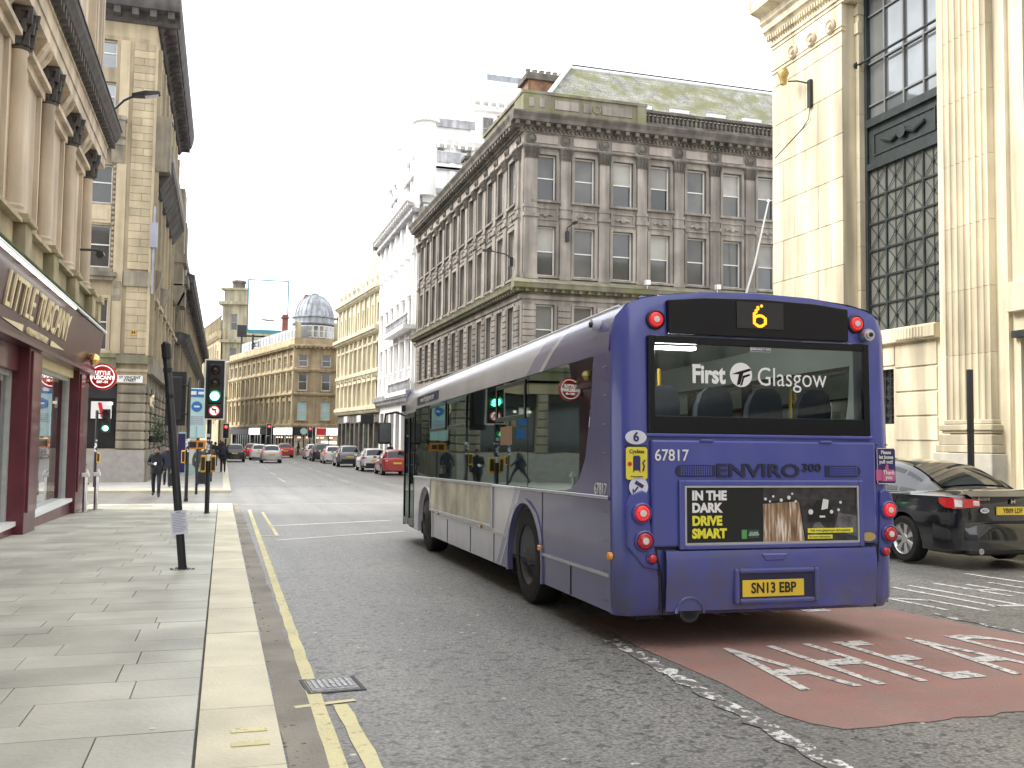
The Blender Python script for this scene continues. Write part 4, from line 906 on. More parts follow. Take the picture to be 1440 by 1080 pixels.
FB.put('lintel_band', MB().box(-15, .06, -.06, .02, 4.0, 4.56).box(-15, .1, -.12, .02, 4.56, 4.7).mesh('lintel_band', bf))
# rusticated ground floor on a granite base
for k in range(7):
    FB.put('rusticated_block', block_mesh(1.28, .13, .40, bg_, .06, 'rusticated_block'), -.58, 0, .93 + k * .435)
for c in cw: 
    for k in range(7): FB.put('rusticated_block', block_mesh(.58, .10, .40, bg_, .05, 'rusticated_block'), c - 1.8, 0, .93 + k * .435)
FB.put('plinth', MB().box(-15, .1, -.2, .02, -.9, .30).box(-15, .08, -.17, .02, .30, .90).mesh('plinth', pmat('grey_granite_base', (.33, .315, .29), .7, var=.12, vscale=4)))
pw = FB.put('pub_window', MB().box(-14.8, -1.2, .30, .5, .95, 4.0).mesh('pub_window', M['black_matt']))
ob('pane', MB().face([(-14.8, .26, .95), (-1.2, .26, .95), (-1.2, .26, 4.0), (-14.8, .26, 4.0)]).mesh('pane', M['pane'], fix=False), pw)
ob('signboard', MB().box(-4.3, -1.22, .12, .25, 3.3, 4.0).mesh('signboard', M['black_matt']), pw)
ob('red_cross_flag', MB().box(-2.35, -1.45, .18, .20, 2.35, 3.15).mesh('red_cross_flag', M['sign_white']), pw)
ob('red_cross_stripe', MB().prism([(-2.06, 3.1), (-1.90, 3.1), (-1.74, 2.4), (-1.90, 2.4)], 1, .165, .18).mesh('red_cross_stripe', M['sign_red']), pw)
for x_, z_, m_ in ((-3.5, 2.6, 'sign_blue'), (-3.4, 1.9, 'sign_blue'), (-2.8, 2.5, 'brown_stone'), (-3.6, 3.05, 'sign_white')): ob('poster', MB().box(x_ - .3, x_ + .3, .19, .21, z_ - .25, z_ + .25).mesh('poster', M[m_]), pw)
for x_ in (-3.9, -3.0, -1.5): ob('lamp', MB().lathe([(.09, 3.0), (.09, 3.12)], 8, (x_, .18, 0)).mesh('lamp', M['warm_lit']), pw)
# street name plate
pn = thing('street_sign', 'white street name plate reading ST VINCENT STREET on the buff corner', 'sign', (-4.25, 47.83, 4.22))
ob('plate', MB().box(-.56, .56, -.02, .02, -.17, .17).mesh('plate', M['sign_white'], bevel=.008), pn)
ob('lettering', text_mesh('ST VINCENT\nSTREET', M['sign_black'], .17, .004, .004), pn, (0, -.025, 0), rot=(R(90), 0, 0))
FB.put('hydrant_plate', MB().box(-.72, -.48, -.075, -.055, 6.3, 6.55).mesh('hydrant_plate', pmat('yellow_plate', (.7, .4, .05), .5)))
FB.put('hydrant_letter', text_mesh('H', M['sign_black'], .24, .01, .004), -.6, -.08, 6.425).rotation_euler = (R(90), 0, 0)
# street side: deep pilasters, projecting windows and balconies seen edge on
WB = 24
FBs.put('wall', wall_mb(0, WB, -.1, 20.6, [(1.6 + 3.2 * i, 3.2 + 3.2 * i, z, z + h) for i in range(7) for z, h in fz] + [(1.6 + 3.2 * i, 3.2 + 3.2 * i, 1.1, 3.9) for i in range(7)], .35).mesh('wall', bg_, fix=False))  # wall turned from the sun: its shade is put into a darker stone colour
for i in range(7):
    c = 2.4 + 3.2 * i
    for z, h in fz: window(FBs, c, z, 1.6, h, .22, M['white_paint'], M['pane'], .06, .5)
    window(FBs, c, 1.1, 1.6, 2.8, .22, M['black'], M['pane'], .08, .6)
    FBs.put('pilaster', MB().box(c - 1.75, c - 1.45, -.22, .02, 5.4, 20.4).box(c - 1.45, c - 1.2, -.10, .02, 5.4, 20.4).box(c + .95, c + 1.2, -.10, .02, 5.4, 20.4).mesh('pilaster', bf))
    pr = MB()
    for k in range(44): pr.box(c - 1.18, c - 1.0, -.16 - .05 * (k % 2), .02, 5.5 + k * .34, 5.5 + k * .34 + .2)
    struct(FBs.put('carved_rope', pr.mesh('carved_rope', bg_)), 'stuff')
    for k in range(7): FBs.put('rusticated_block', block_mesh(1.2, .16, .40, bg_, .06, 'rusticated_block'), c - 1.62, 0, .93 + k * .435)
    FBs.put('window_head', MB().box(c - 1.1, c + 1.1, -.3, .02, 8.15, 8.35).box(c - 1.0, c + 1.0, -.16, .02, 8.0, 8.15).mesh('window_head', bf))
FBs.put('plinth', MB().box(-.0, WB, -.2, .02, -.9, .9).mesh('plinth', bg_))
FBs.put('lintel_band', MB().box(0, WB, -.3, .02, 4.5, 5.3).mesh('lintel_band', bg_))
for u in (1.2, 7.2): 
    FBs.put('hood', MB().prism([(.02, 8.2), (-.2, 8.3), (-.45, 9.1), (-.5, 9.4), (-.5, 9.55), (.02, 9.65)], 0, u - .3, u + .5).mesh('hood', bg_))
FBs.put('balcony', MB().prism([(.02, 13.6), (-.25, 13.7), (-.75, 14.5), (-.85, 14.6), (-.85, 15.1), (.02, 15.1)], 0, 1.4, 15.5).mesh('balcony', bd))
FBs.put('balcony_wall', MB().box(1.4, 15.5, -.82, -.6, 15.1, 15.9).box(.6, 1.4, -.75, .02, 14.4, 16.9).box(.6, 1.45, -.8, .02, 16.9, 17.1).mesh('balcony_wall', bg_))
for u in (17.5, 21.5): FBs.put('oriel', MB().box(u, u + 2.6, -.75, .02, 11.5 - (u - 17) * .2, 18.0 - (u - 17) * .35).box(u - .1, u + 2.7, -.95, .02, 13.0 - (u - 17) * .2, 13.6 - (u - 17) * .2).prism([(.02, 10.2), (-.3, 10.4), (-.8, 11.5), (.02, 11.5)], 0, u, u + 2.6).mesh('oriel', bg_))
cprof = [(.12, 21.3), (.25, 21.5), (.45, 21.7), (.85, 21.8), (.92, 22.0), (1.0, 22.3), (1.05, 22.7), (.6, 22.9)]
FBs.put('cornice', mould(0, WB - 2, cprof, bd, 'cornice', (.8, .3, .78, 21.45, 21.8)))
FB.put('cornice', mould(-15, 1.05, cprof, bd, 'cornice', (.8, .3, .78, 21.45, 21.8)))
FB.put('roof_stack', MB().box(-15, 0, 0, 22, 20.6, 22.4).mesh('roof_stack', bf))
ob('core_wall', MB().box(-15, -.4, .4, WB, -.1, 20.5).mesh('core_wall', bd), BB, (0, 0, .62))
for i, (u, z_) in enumerate(((2.4, 1.0), (5.6, 1.0), (8.8, 1.0))):
    mb = MB()
    for k in range(170):
        a, b_, c_ = rng.gauss(0, .3), rng.gauss(0, .16), rng.gauss(0, .34); q = .07
        d1, d2 = Vector((rng.uniform(-1, 1), rng.uniform(-1, 1), rng.uniform(-1, 1))).normalized() * q, Vector((rng.uniform(-1, 1), rng.uniform(-1, 1), rng.uniform(-1, 1))).normalized() * q * .6
        p = Vector((a, b_, c_)); mb.face([p - d1, p + d2, p + d1, p - d2])
    o = thing('hanging_plant', ('bushy green plant on the pub corner wall, nearest the corner', 'bushy green plant on the pub wall, second from the corner', 'bushy green plant on the pub wall, third from the corner')[i], 'plant', (-3.3, 48 + u - 1.0, 1.75), R(90), 'plants along the pub wall')
    ob('leaves', mb.mesh('leaves', M['leaf'], fix=False), o)
    ob('pot', MB().lathe([(.12, -.5), (.2, -.2), (.18, -.18)], 9).mesh('pot', M['black_matt']), o)
tag(ob('gilt_wall_crest', MB().lathe([(.2, -.05), (.24, 0), (.16, .06)], 10, (0, 0, 0), 0).tube([(.05, -.1, .2), (.1, .15, .3), (.06, .2, .05)], .06, 6).tube([(.05, -.2, -.15), (.1, .1, -.25)], .06, 6).mesh('gilt_wall_crest', M['gold'], smooth=50), None, (-3.38, 48.9, 3.2)), 'small gilt crest fixed to the rusticated pub corner', 'crest')
# ---------------------------------------------------------------- E: white stone building, half lost in the glare
WBd = thing('white_building', 'tall white stone building with stepped upper storeys rising behind the grey block', 'building', (15, 77.3, -.7))
wl_ = -WBd.location
def wpart(name, mb, mat): return ob(name, mb.mesh(name, mat), WBd, wl_)
FE = Fac(WBd, 15, 95.5, R(-90))        # u = 95.5 - Y
ws, wg = M['white_stone'], M['white_grime']
cE = [1.6 + 2.9 * i for i in range(6)]
opsE = [(c - .6, c + .6, z, z + 2.3) for c in cE for z in (7.6, 11.2, 14.8, 18.2)]
FE.put('wall', wall_mb(0, 18.2, 5.0, 21.0, opsE, .3).mesh('wall', ws, fix=False))
for c in cE:
    for z in (7.6, 11.2, 14.8, 18.2): window(FE, c, z, 1.2, 2.3, .22, M['white_paint'], M['pane_sky'])
    for z in (7.6, 11.2): FE.put('window_surround', surround_mesh(1.2, 2.3, .15, .08, ws, .1, .25), c, 0, z)
for c in [.25] + [a + 1.45 for a in cE]:
    FE.put('pilaster', MB().box(c - .3, c + .3, -.25, .02, 5.4, 20.4).box(c - .4, c + .4, -.35, .02, 17, 17.5).mesh('pilaster', ws))
FE.put('shop_wall', wall_mb(0, 18.2, -.8, 5.0, [(c - 1.0, c + 1.0, -.6, 4.0) for c in cE], .6).mesh('shop_wall', ws, fix=False))
for c in cE: FE.put('shop_pane', MB().face([(c - 1, .5, -.6), (c + 1, .5, -.6), (c + 1, .5, 4), (c - 1, .5, 4)]).mesh('shop_pane', M['pane'], fix=False))
FE.put('ground_cornice', mould(0, 18.6, [(.1, 4.6), (.3, 4.9), (.7, 5.1), (.8, 5.5), (.5, 5.6)], wg, 'ground_cornice', (.5, .2, .55, 4.75, 5.1)))
for z0, p in ((5.6, .6), (11.0, .9)):
    b = FE.put('balcony', MB().box(8, 18.3, -p - .2, .02, z0 - .35, z0).box(8, 18.3, -p, -p + .18, z0 + .85, z0 + 1.0).mesh('balcony', ws))
    for k in range(26): ob('baluster', baluster_mesh(.85, .12, wg), b, (8.2 + k * .4, -p + .09, z0))
FE.put('cornice', mould(-.2, 18.8, [(.2, 20.6), (.5, 21.0), (1.1, 21.2), (1.3, 21.8), (.6, 22.0)], ws, 'cornice', (.8, .3, .95, 20.9, 21.2)))
FE.put('cornice_soot', MB().box(-.2, 18.8, -.62, .02, 20.3, 20.58).mesh('cornice_soot', wg))
wpart('upper_storey', MB().box(15.5, 30, 78, 94.5, 21.5, 27.0).box(15.2, 30.2, 77.8, 95, 26.6, 27.1).box(16, 19.5, 77.9, 79, 22.6, 26), ws)
wpart('upper_cornice', MB().box(15.0, 20.5, 77.7, 92, 24.4, 24.8).box(15.7, 19.6, 77.8, 78.2, 27.1, 28.6).box(15.3, 16.4, 88, 94, 22.0, 25.6).box(15.9, 17.6, 83, 86, 27.1, 29.0), ws)
wpart('sooted_panel', MB().box(16.6, 19.6, 77.75, 77.9, 25.0, 25.9).box(16.2, 19.9, 77.6, 77.8, 28.0, 28.7).box(15.6, 18.4, 77.7, 77.9, 22.3, 22.7), wg)
wpart('tower_storey', MB().box(20, 34, 79, 92, 27, 32.6).box(19.2, 34, 78.6, 93, 30.2, 30.6).box(21, 34, 79.4, 91, 32.6, 33.2), ws)
wpart('roof_lantern', MB().box(21.5, 25.5, 80, 84, 33.2, 34.0), M['lead'])
FW = Fac(WBd, 15.5, 94.5, R(-90)); FN = Fac(WBd, 15.5, 78.0, 0)
for F_, L_ in ((FW, 16.5), (FN, 14)):
    for i in range(int(L_ / 2.4)):
        u = 1.3 + 2.4 * i
        F_.put('attic_window', sash_mesh(1.0, 1.9, M['grey_paint']), u, -.05, 22.4); F_.put('attic_pane', pane_mesh(.9, 1.8, M['pane_sky']), u, -.055 + .05, 22.45)
        F_.put('attic_window', sash_mesh(1.0, 1.3, M['grey_paint']), u, -.05, 25.0); F_.put('attic_pane', pane_mesh(.9, 1.2, M['pane_sky']), u, -.0, 25.05)
        F_.put('attic_pilaster', MB().box(u + .95, u + 1.45, -.2, .02, 21.6, 26.5).mesh('attic_pilaster', ws))
    F_.put('attic_cornice', mould(-.3, L_ + .3, [(.1, 26.3), (.35, 26.5), (.5, 26.9), (.2, 27.2)], ws, 'attic_cornice', (.6, .2, .4, 26.2, 26.5)))
    F_.put('attic_string', MB().box(-.2, L_, -.3, .02, 24.35, 24.6).mesh('attic_string', wg))
FT = Fac(WBd, 20, 79, 0)
for i in range(5): FT.put('tower_window', sash_mesh(1.0, 2.0, M['grey_paint']), 1.4 + 2.4 * i, -.05, 27.7); FT.put('tower_pane', pane_mesh(.9, 1.9, M['pane_sky']), 1.4 + 2.4 * i, .0, 27.75)
FT.put('tower_cornice', mould(-.4, 14, [(.1, 30.6), (.5, 30.9), (.7, 31.3), (.2, 31.5)], ws, 'tower_cornice', (.7, .25, .55, 30.5, 30.9)))
for x_, y_, z_ in ((15.8, 78.3, 27.0), (15.8, 86, 26.9), (15.8, 93.5, 22.0)): wpart('roof_turret', MB().lathe([(1.0, z_ - 5), (1.0, z_ + 1.2), (1.25, z_ + 1.3), (1.2, z_ + 1.6), (.95, z_ + 1.7), (.8, z_ + 2.4), (.35, z_ + 3.2), (.1, z_ + 3.4), (.05, z_ + 4.4)], 12, (x_, y_, 0)), ws)
for k in range(4): wpart('lantern_pane', MB().box(21.7 + k * .95, 22.45 + k * .95, 79.94, 80.0, 33.3, 33.9), M['pane_sky'])
wpart('core_wall', MB().box(15.5, 34, 77.4, 95.3, -.7, 21.2), ws)

# ---------------------------------------------------------------- F: pale yellow ornate building
YB = thing('ornate_building', 'pale yellow ornate building with statued roofline further down the right side', 'building', (15, 95.7, -.7))
ang = math.atan2(13.2 - 15, 116 - 95.7)
FF = Fac(YB, 13.2, 116, math.atan2(95.7 - 116, 15 - 13.2))
LF = math.hypot(15 - 13.2, 116 - 95.7)
ys = M['yellow_stone']
cY = [1.2 + 2.25 * i for i in range(9)]
opsF = [(c - .5, c + .5, z, z + h) for c in cY for z, h in ((5.0, 2.4), (8.6, 2.6), (13.5, 2.0))]
FF.put('wall', wall_mb(0, LF, 4.2, 17.0, opsF, .3).mesh('wall', ys, fix=False))
for c in cY:
    for z, h in ((5.0, 2.4), (8.6, 2.6), (13.5, 2.0)): window(FF, c, z, 1.0, h, .22, M['grey_paint'], M['pane'])
    FF.put('pilaster', MB().box(c - 1.3, c - .95, -.3, .02, 4.4, 12.2).box(c - 1.32, c - .93, -.2, .02, 13, 16.8).mesh('pilaster', ys))
    FF.put('window_hood', MB().box(c - .75, c + .75, -.35, .02, 7.5, 7.8).box(c - .75, c + .75, -.3, .02, 11.3, 11.5).mesh('window_hood', ys))
    FF.put('parapet_finial', MB().lathe([(.35, 17), (.3, 17.5), (.15, 17.8), (.28, 18.2), (.05, 18.9)], 7, (c, -.1, 0)).mesh('parapet_finial', ys))
for z0, p in ((12.3, .8), (16.6, .7), (7.95, .4), (4.2, .5)): FF.put('cornice', mould(-.2, LF + .4, [(p * .4, z0), (p * .6, z0 + .25), (p, z0 + .35), (p, z0 + .7), (.2, z0 + .8)], ys, 'cornice', (.6, .2, p * .8, z0 + .1, z0 + .34)))
FF.put('gable', MB().prism([(LF - 6, 17.3), (LF - .5, 17.3), (LF - .5, 19), (LF - 1.8, 20.6), (LF - 3.3, 21.3), (LF - 4.7, 20), (LF - 6, 19)], 1, -.1, .6).mesh('gable', ys))
FF.put('statue_group', MB().lathe([(.4, 21.2), (.45, 21.8), (.25, 22.4), (.22, 22.8), (.02, 23.1)], 8, (LF - 3.3, .2, 0)).lathe([(.3, 20.4), (.35, 21), (.2, 21.5), (.02, 22)], 8, (LF - 1.7, .2, 0)).mesh('statue_group', M['buff_dark']))
FF.put('pink_dome', MB().lathe([(1.5, 17), (1.5, 18), (1.2, 19.3), (.6, 20.2), (.05, 20.6)], 12, (9, 2.5, 0)).mesh('pink_dome', pmat('pink_roof', (.4, .22, .2), .7), smooth=50))
FF.put('shop_wall', wall_mb(0, LF, -.8, 4.2, [(c - .85, c + .85, -.5, 3.2) for c in cY], .5).mesh('shop_wall', M['grey_stone_dark'], fix=False))
for k, c in enumerate(cY): 
    FF.put('shop_pane', MB().face([(c - .85, .4, -.5), (c + .85, .4, -.5), (c + .85, .4, 3.2), (c - .85, .4, 3.2)]).mesh('shop_pane', M[('pane_sky', 'pane', 'sign_teal', 'pane')[k % 4]], fix=False))
for k in (2, 5, 7): FF.put('shop_sign', MB().box(cY[k] - .9, cY[k] + .9, -.3, .0, 3.3, 4.0).mesh('shop_sign', M[('sign_white', 'black_matt', 'sign_white')[k % 3]]))
FF.put('core_wall', MB().box(0, LF + .1, .5, 14, -.7, 17).mesh('core_wall', ys))
FF.put('end_wall', MB().box(LF, LF + .06, 0, 14, -.7, 17.4).mesh('end_wall', ys))
hs_ = tag(ob('hanging_sign', MB().box(13.3, 14.6, 96.6, 96.75, 3.0, 3.9).tube([(15.0, 96.68, 3.8), (13.3, 96.68, 3.95)], .03, 5).mesh('hanging_sign', M['black_matt'])), 'small black hanging sign between the white and the yellow buildings', 'sign')

# ---------------------------------------------------------------- G: domed corner building that closes the view
DG = thing('domed_building', 'golden stone corner building with a grey lead dome closing the street', 'building', (9.5, 121.5, -.7))
gs_, br_ = M['gold_stone'], M['brown_stone']
Fl = Fac(DG, 8.3, 121.6, math.atan2(154 - 121.6, .7 - 8.3)); LG = math.hypot(154 - 121.6, 7.6)
# seen from the street this wall runs away to the left: u is mirrored, so build it from its far end
Fl = Fac(DG, .7, 154, math.atan2(121.6 - 154, 8.3 - .7))
Fc = Fac(DG, 8.3, 121.6, R(-6)); LC = 6.1
def gfloors(F, L, cs, wd, arch, main):
    ops = [(c - wd, c + wd, z, z + h) for c in cs for z, h in ((3.7, 2.4), (7.4, 2.2), (10.4, 1.5))]
    F.put('wall', wall_mb(0, L, 2.9, 13.2, ops, .28).mesh('wall', main, fix=False))
    for c in cs:
        for z, h in ((3.7, 2.4), (7.4, 2.2), (10.4, 1.5)):
            window(F, c, z, round(wd * 2, 2), h, .2, M['white_paint'], M['pane'] if h < 2.3 else (M['sign_teal'] if arch else M['pane']), .08)
            if arch: F.put('window_surround', surround_mesh(round(wd * 2, 2), h, .16, .08, main, .14, .2 if h == 2.2 else 0), c, 0, z)
        if arch: F.put('arch_head', MB().prism([(c + math.cos(a) * r_, 5.9 + math.sin(a) * r_) for r_, seq in ((.75, range(0, 9)), (.55, range(8, -1, -1))) for a in [math.pi * k / 8 for k in seq]], 1, -.10, .1).mesh('arch_head', main))
    for z0, p in ((2.75, .3), (6.7, .3), (9.75, .25), (12.7, .7)):
        F.put('cornice', mould(0, L, [(p * .4, z0), (p, z0 + .2), (p, z0 + .4), (.05, z0 + .5)], main, 'cornice', (.55, .2, p * .9, z0 - .02, z0 + .18) if p > .6 else None))
    F.put('parapet', MB().box(0, L, -.05, .4, 13.15, 14.0).mesh('parapet', main))
nL = 13
cL = [1.5 + (LG - 3.0) * i / (nL - 1) for i in range(nL)]
gfloors(Fl, LG, cL, .62, False, gs_)
for i in range(nL + 1):
    u = cL[0] - 1.15 + i * (LG - 3.0) / (nL - 1)
    Fl.put('pilaster', MB().box(max(0, u - .28), min(LG, u + .28), -.22, .02, 3.2, 6.7).box(max(0, u - .25), min(LG, u + .25), -.2, .02, 7.2, 9.75).box(max(0, u - .2), min(LG, u + .2), -.12, .02, 10.2, 12.7).mesh('pilaster', gs_))
cC = [1.05, 3.9]
gfloors(Fc, LC, cC, .55, True, br_)
Fc.put('drainpipe', MB().tube([(LC - .15, -.12, 2.9), (LC - .15, -.12, 14.5)], .12, 6).mesh('drainpipe', M['black']))
Fr = Fac(DG, 8.3 + LC * math.cos(R(-6)), 121.6 + LC * math.sin(R(-6)), R(20))
gfloors(Fr, 8, [1.5, 4.2, 6.8], .55, True, br_)
# dormer strip along the long roof
ds = MB().prism([(.5, 14.0), (.5, 15.5), (2.5, 15.8), (2.5, 14.0)], 0, 5.0, LG - .5)
Fl.put('dormer_strip', ds.mesh('dormer_strip', M['lead']))
for i in range(18): Fl.put('dormer_window', MB().box(5.5 + i * 1.5, 6.5 + i * 1.5, .42, .5, 14.1, 15.3).mesh('dormer_window', M['white_paint'], bevel=.0))
for i in range(18): Fl.put('dormer_pane', MB().box(5.65 + i * 1.5, 6.35 + i * 1.5, .38, .42, 14.25, 15.15).mesh('dormer_pane', M['pane_sky']))
# corner turret with its ribbed lead dome
dc = (10.9, 125.0)
wl2 = -DG.location
def dpart(name, mb, mat, par=None, sm=False): return ob(name, mb.mesh(name, mat, smooth=sm), par or DG, (0, 0, 0) if par else wl2)
dpart('turret_wall', MB().lathe([(2.55, 12.5), (2.55, 16.1)], 16, (*dc, 0)), M['sign_blue'] if False else pmat('dark_blue_grey_timber', (.045, .055, .09), .5))
for k in range(12):
    a = R(180 + 10 + k * 16); cx, cy = dc[0] + 2.58 * math.cos(a), dc[1] + 2.58 * math.sin(a)
    o = ob('turret_window', MB().box(-.34, .34, -.06, .04, 14.2, 15.8).mesh('turret_window', M['white_paint']), DG, Vector((cx, cy, 0)) + wl2, a + R(90))
    ob('pane', MB().box(-.25, .25, -.075, -.06, 14.3, 15.0).box(-.25, .25, -.075, -.06, 15.06, 15.7).mesh('pane', M['pane_sky']), o)
drum = dpart('turret_eaves', MB().lathe([(2.6, 15.95), (2.8, 16.0), (2.85, 16.15), (2.62, 16.25), (2.62, 16.8), (2.85, 16.9), (2.85, 17.05), (2.55, 17.1)], 24, (*dc, 0)), M['lead'], sm=30)
dome = dpart('dome', MB().lathe([(2.52, 17.05), (2.45, 17.6), (2.2, 18.4), (1.8, 19.1), (1.25, 19.6), (.75, 19.85), (.6, 19.9), (.5, 19.95)], 32, (*dc, 0)), M['lead'], sm=40)
for k in range(24):
    a = 2 * math.pi * k / 24; c, s_ = math.cos(a), math.sin(a)
    ob('dome_rib', MB().tube([(dc[0] + r_ * c, dc[1] + r_ * s_, z) for r_, z in ((2.54, 17.05), (2.47, 17.6), (2.22, 18.4), (1.82, 19.1), (1.27, 19.63), (.75, 19.9))], .05, 4).mesh('dome_rib', M['lead']), dome)
dpart('dome_cap', MB().lathe([(.5, 19.9), (.55, 20.1), (.2, 20.2), (.1, 20.3)], 8, (*dc, 0)), M['lead'])
for a, b in (((10.1, 131, 1.5), 20.9), ((7.2, 130.5, .7), 18.0), ((14.4, 129, 1.4), 18.0)):
    dpart('brick_chimney', MB().box(a[0], a[0] + a[2], a[1], a[1] + 1.2, 12, b).box(a[0] - .15, a[0] + a[2] + .15, a[1] - .15, a[1] + 1.35, b - .5, b - .3), M['brick'])
for a_, b_ in ((LC - 1.3, LC - .4), (0, .7)): Fc.put('corner_pier', MB().box(a_, b_, -.08, .6, 14.0, 16.0).mesh('corner_pier', gs_))
# shops at street level
shops = [(Fl, LG - 20, LG - 14.5, 'sign_white', 'pane'), (Fl, LG - 14.2, LG - 8.0, 'dark', 'pane'), (Fl, LG - 7.6, LG - 3.4, 'sign_white', 'warm'), (Fl, LG - 3.2, LG - .2, 'sign_white', 'warm'), (Fc, .1, 2.6, 'dark', 'warm'), (Fc, 2.9, LC - .1, 'redwhite', 'warm'), (Fl, 3, LG - 20.4, 'dark', 'pane')]
for F, a, b, sg, pn_ in shops:
    F.put('shopfront', wall_mb(a - .15, b + .15, -1.0, 2.85, [(a, b, -.7, 1.8)], .5).mesh('shopfront', M['black_matt'] if sg == 'dark' else M['sign_white'], fix=False))
    F.put('shop_pane', MB().face([(a, .3, -.7), (b, .3, -.7), (b, .3, 1.8), (a, .3, 1.8)]).mesh('shop_pane', pmat('bright_shop_interior', (.5, .42, .33), .6, var=.5, vscale=1.5) if pn_ == 'warm' else M['pane'], fix=False))
    n = max(1, int((b - a) / 1.2)); sb = MB()
    for i in range(n + 1): c = a + (b - a) * i / n; sb.box(c - .06, c + .06, .1, .25, -.7, 1.8)
    F.put('shop_mullions', sb.mesh('shop_mullions', M['black_matt']))
    F.put('shop_signboard', MB().box(a, b, -.25, -.05, 1.85, 2.7).mesh('shop_signboard', M['white_lit'] if sg in ('sign_white', 'redwhite') else M['black_matt']))
    if sg == 'redwhite':
        F.put('red_signboard', MB().box(a, a + 1.2, -.30, -.25, 1.85, 2.7).mesh('red_signboard', M['sign_red']))
        F.put('lit_lettering', MB().box(a + .6, b - .6, .12, .2, .75, 1.1).mesh('lit_lettering', M['white_lit']))
    if pn_ == 'warm':
        for k in range(3): F.put('shop_light', MB().box(a + .5 + k * 1.1, a + .9 + k * 1.1, .02, .08, 1.45, 1.6).mesh('shop_light', M['warm_lit']))
Fc.put('round_clock', MB().lathe([(.42, -.32), (.42, -.25)], 16, (1.35, 0, 2.3), 1).mesh('round_clock', M['sign_teal']))
Fl.put('core_wall', MB().box(0, LG - .2, .5, 12, -.7, 13.6).mesh('core_wall', gs_))
Fc.put('core_wall', MB().box(0, 13, .5, 10, -.7, 13.6).mesh('core_wall', br_))

# ---------------------------------------------------------------- J: square tower behind, with the roof screen
TJ = thing('tower_building', 'olive stone block with a square corner tower left of the roof screen', 'building', (-1.5, 158, -.7))
FJ = Fac(TJ, -.6, 158.5, R(-14)); ol = pmat('olive_sandstone', (.36, .33, .23), .85, var=.2, vscale=.5, streak=.35)
FJ.put('tower_wall', wall_mb(0, 7.5, -.7, 22.6, [(c - .5, c + .5, z, z + 2.6) for c in (1.8, ) for z in (5, 9, 13, 18.5)], .3).mesh('tower_wall', ol, fix=False))
for z in (5, 9, 13, 18.5): window(FJ, 1.8, z, 1.0, 2.6, .2, M['grey_paint'], M['pane'])
FJ.put('tower_core', MB().box(0.05, 7.5, .35, 8, -.7, 22.6).box(0, .05, .0, 8, -.7, 22.6).mesh('tower_core', ol))
FJ.put('tower_cornice', MB().box(-.6, 8, -.6, 8, 22.6, 23.1).box(.2, 7.4, 0, 8, 23.1, 25.0).box(-.3, 7.8, -.3, 8, 25.0, 25.3).mesh('tower_cornice', ol))
FJ.put('tower_chimney', MB().lathe([(1.0, 25.3), (1.0, 26.3), (1.15, 26.4), (1.15, 26.7), (.9, 26.8)], 10, (2.0, 2, 0)).mesh('tower_chimney', M['grey_stone_dark']))
for z in (7.8, 16.5): FJ.put('string_course', MB().box(-.3, 7.6, -.4, .02, z, z + .5).mesh('string_course', ol))
BS = thing('roof_screen', 'huge white advertising screen with teal frame on the rooftops', 'billboard', (5.7, 141, 14))
BS.rotation_euler = (0, 0, R(-3))
bw2, bz0, bz1 = 5.4, 2.9, 10.0
ob('screen', MB().box(-bw2 / 2, bw2 / 2, -.2, .3, bz0, bz1).mesh('screen', M['white_lit']), BS)
ob('frame', MB().box(-bw2 / 2 - .18, -bw2 / 2, -.28, .4, bz0 - .35, bz1 + .15).box(bw2 / 2, bw2 / 2 + .18, -.28, .4, bz0 - .35, bz1 + .15).box(-bw2 / 2, bw2 / 2, -.28, .4, bz0 - .5, bz0).box(-bw2 / 2, bw2 / 2, -.28, .4, bz1, bz1 + .15).mesh('frame', pmat('teal_frame', (.05, .22, .26), .5)), BS)
ob('wing_emblem', MB().prism([(-1.4, 4.52), (-.4, 4.22), (.3, 4.12), (1.0, 4.28), (1.0, 4.5), (.4, 4.38), (-.1, 4.45)], 1, -.24, -.2).mesh('wing_emblem', pmat('grey_emblem', (.2, .2, .2), .6)), BS)
ob('supports', MB().tube([(-2, 0, 0), (-2, 0, 2.2)], .15, 6).tube([(2, 0, 0), (2, 0, 2.2)], .15, 6).tube([(-2, 0, .4), (2, 0, 2.0)], .08, 5).tube([(-3, .5, 2.0), (3, .5, 2.0)], .12, 5).tube([(-2, 0, 1.2), (-1.2, 3, 0)], .1, 5).tube([(2, 0, 1.2), (2.6, 3, 0)], .1, 5).mesh('supports', M['black']), BS)
tag(ob('dark_roof_sign', MB().box(1.6, 3.0, 149.3, 149.6, 16.6, 18.4).box(1.9, 2.6, 149.2, 149.3, 17.2, 17.8).tube([(2.3, 149.5, 13), (2.3, 149.5, 16.6)], .15, 5).mesh('dark_roof_sign', M['black_matt'])), 'small dark square sign on the rooftop left of the white screen', 'sign')
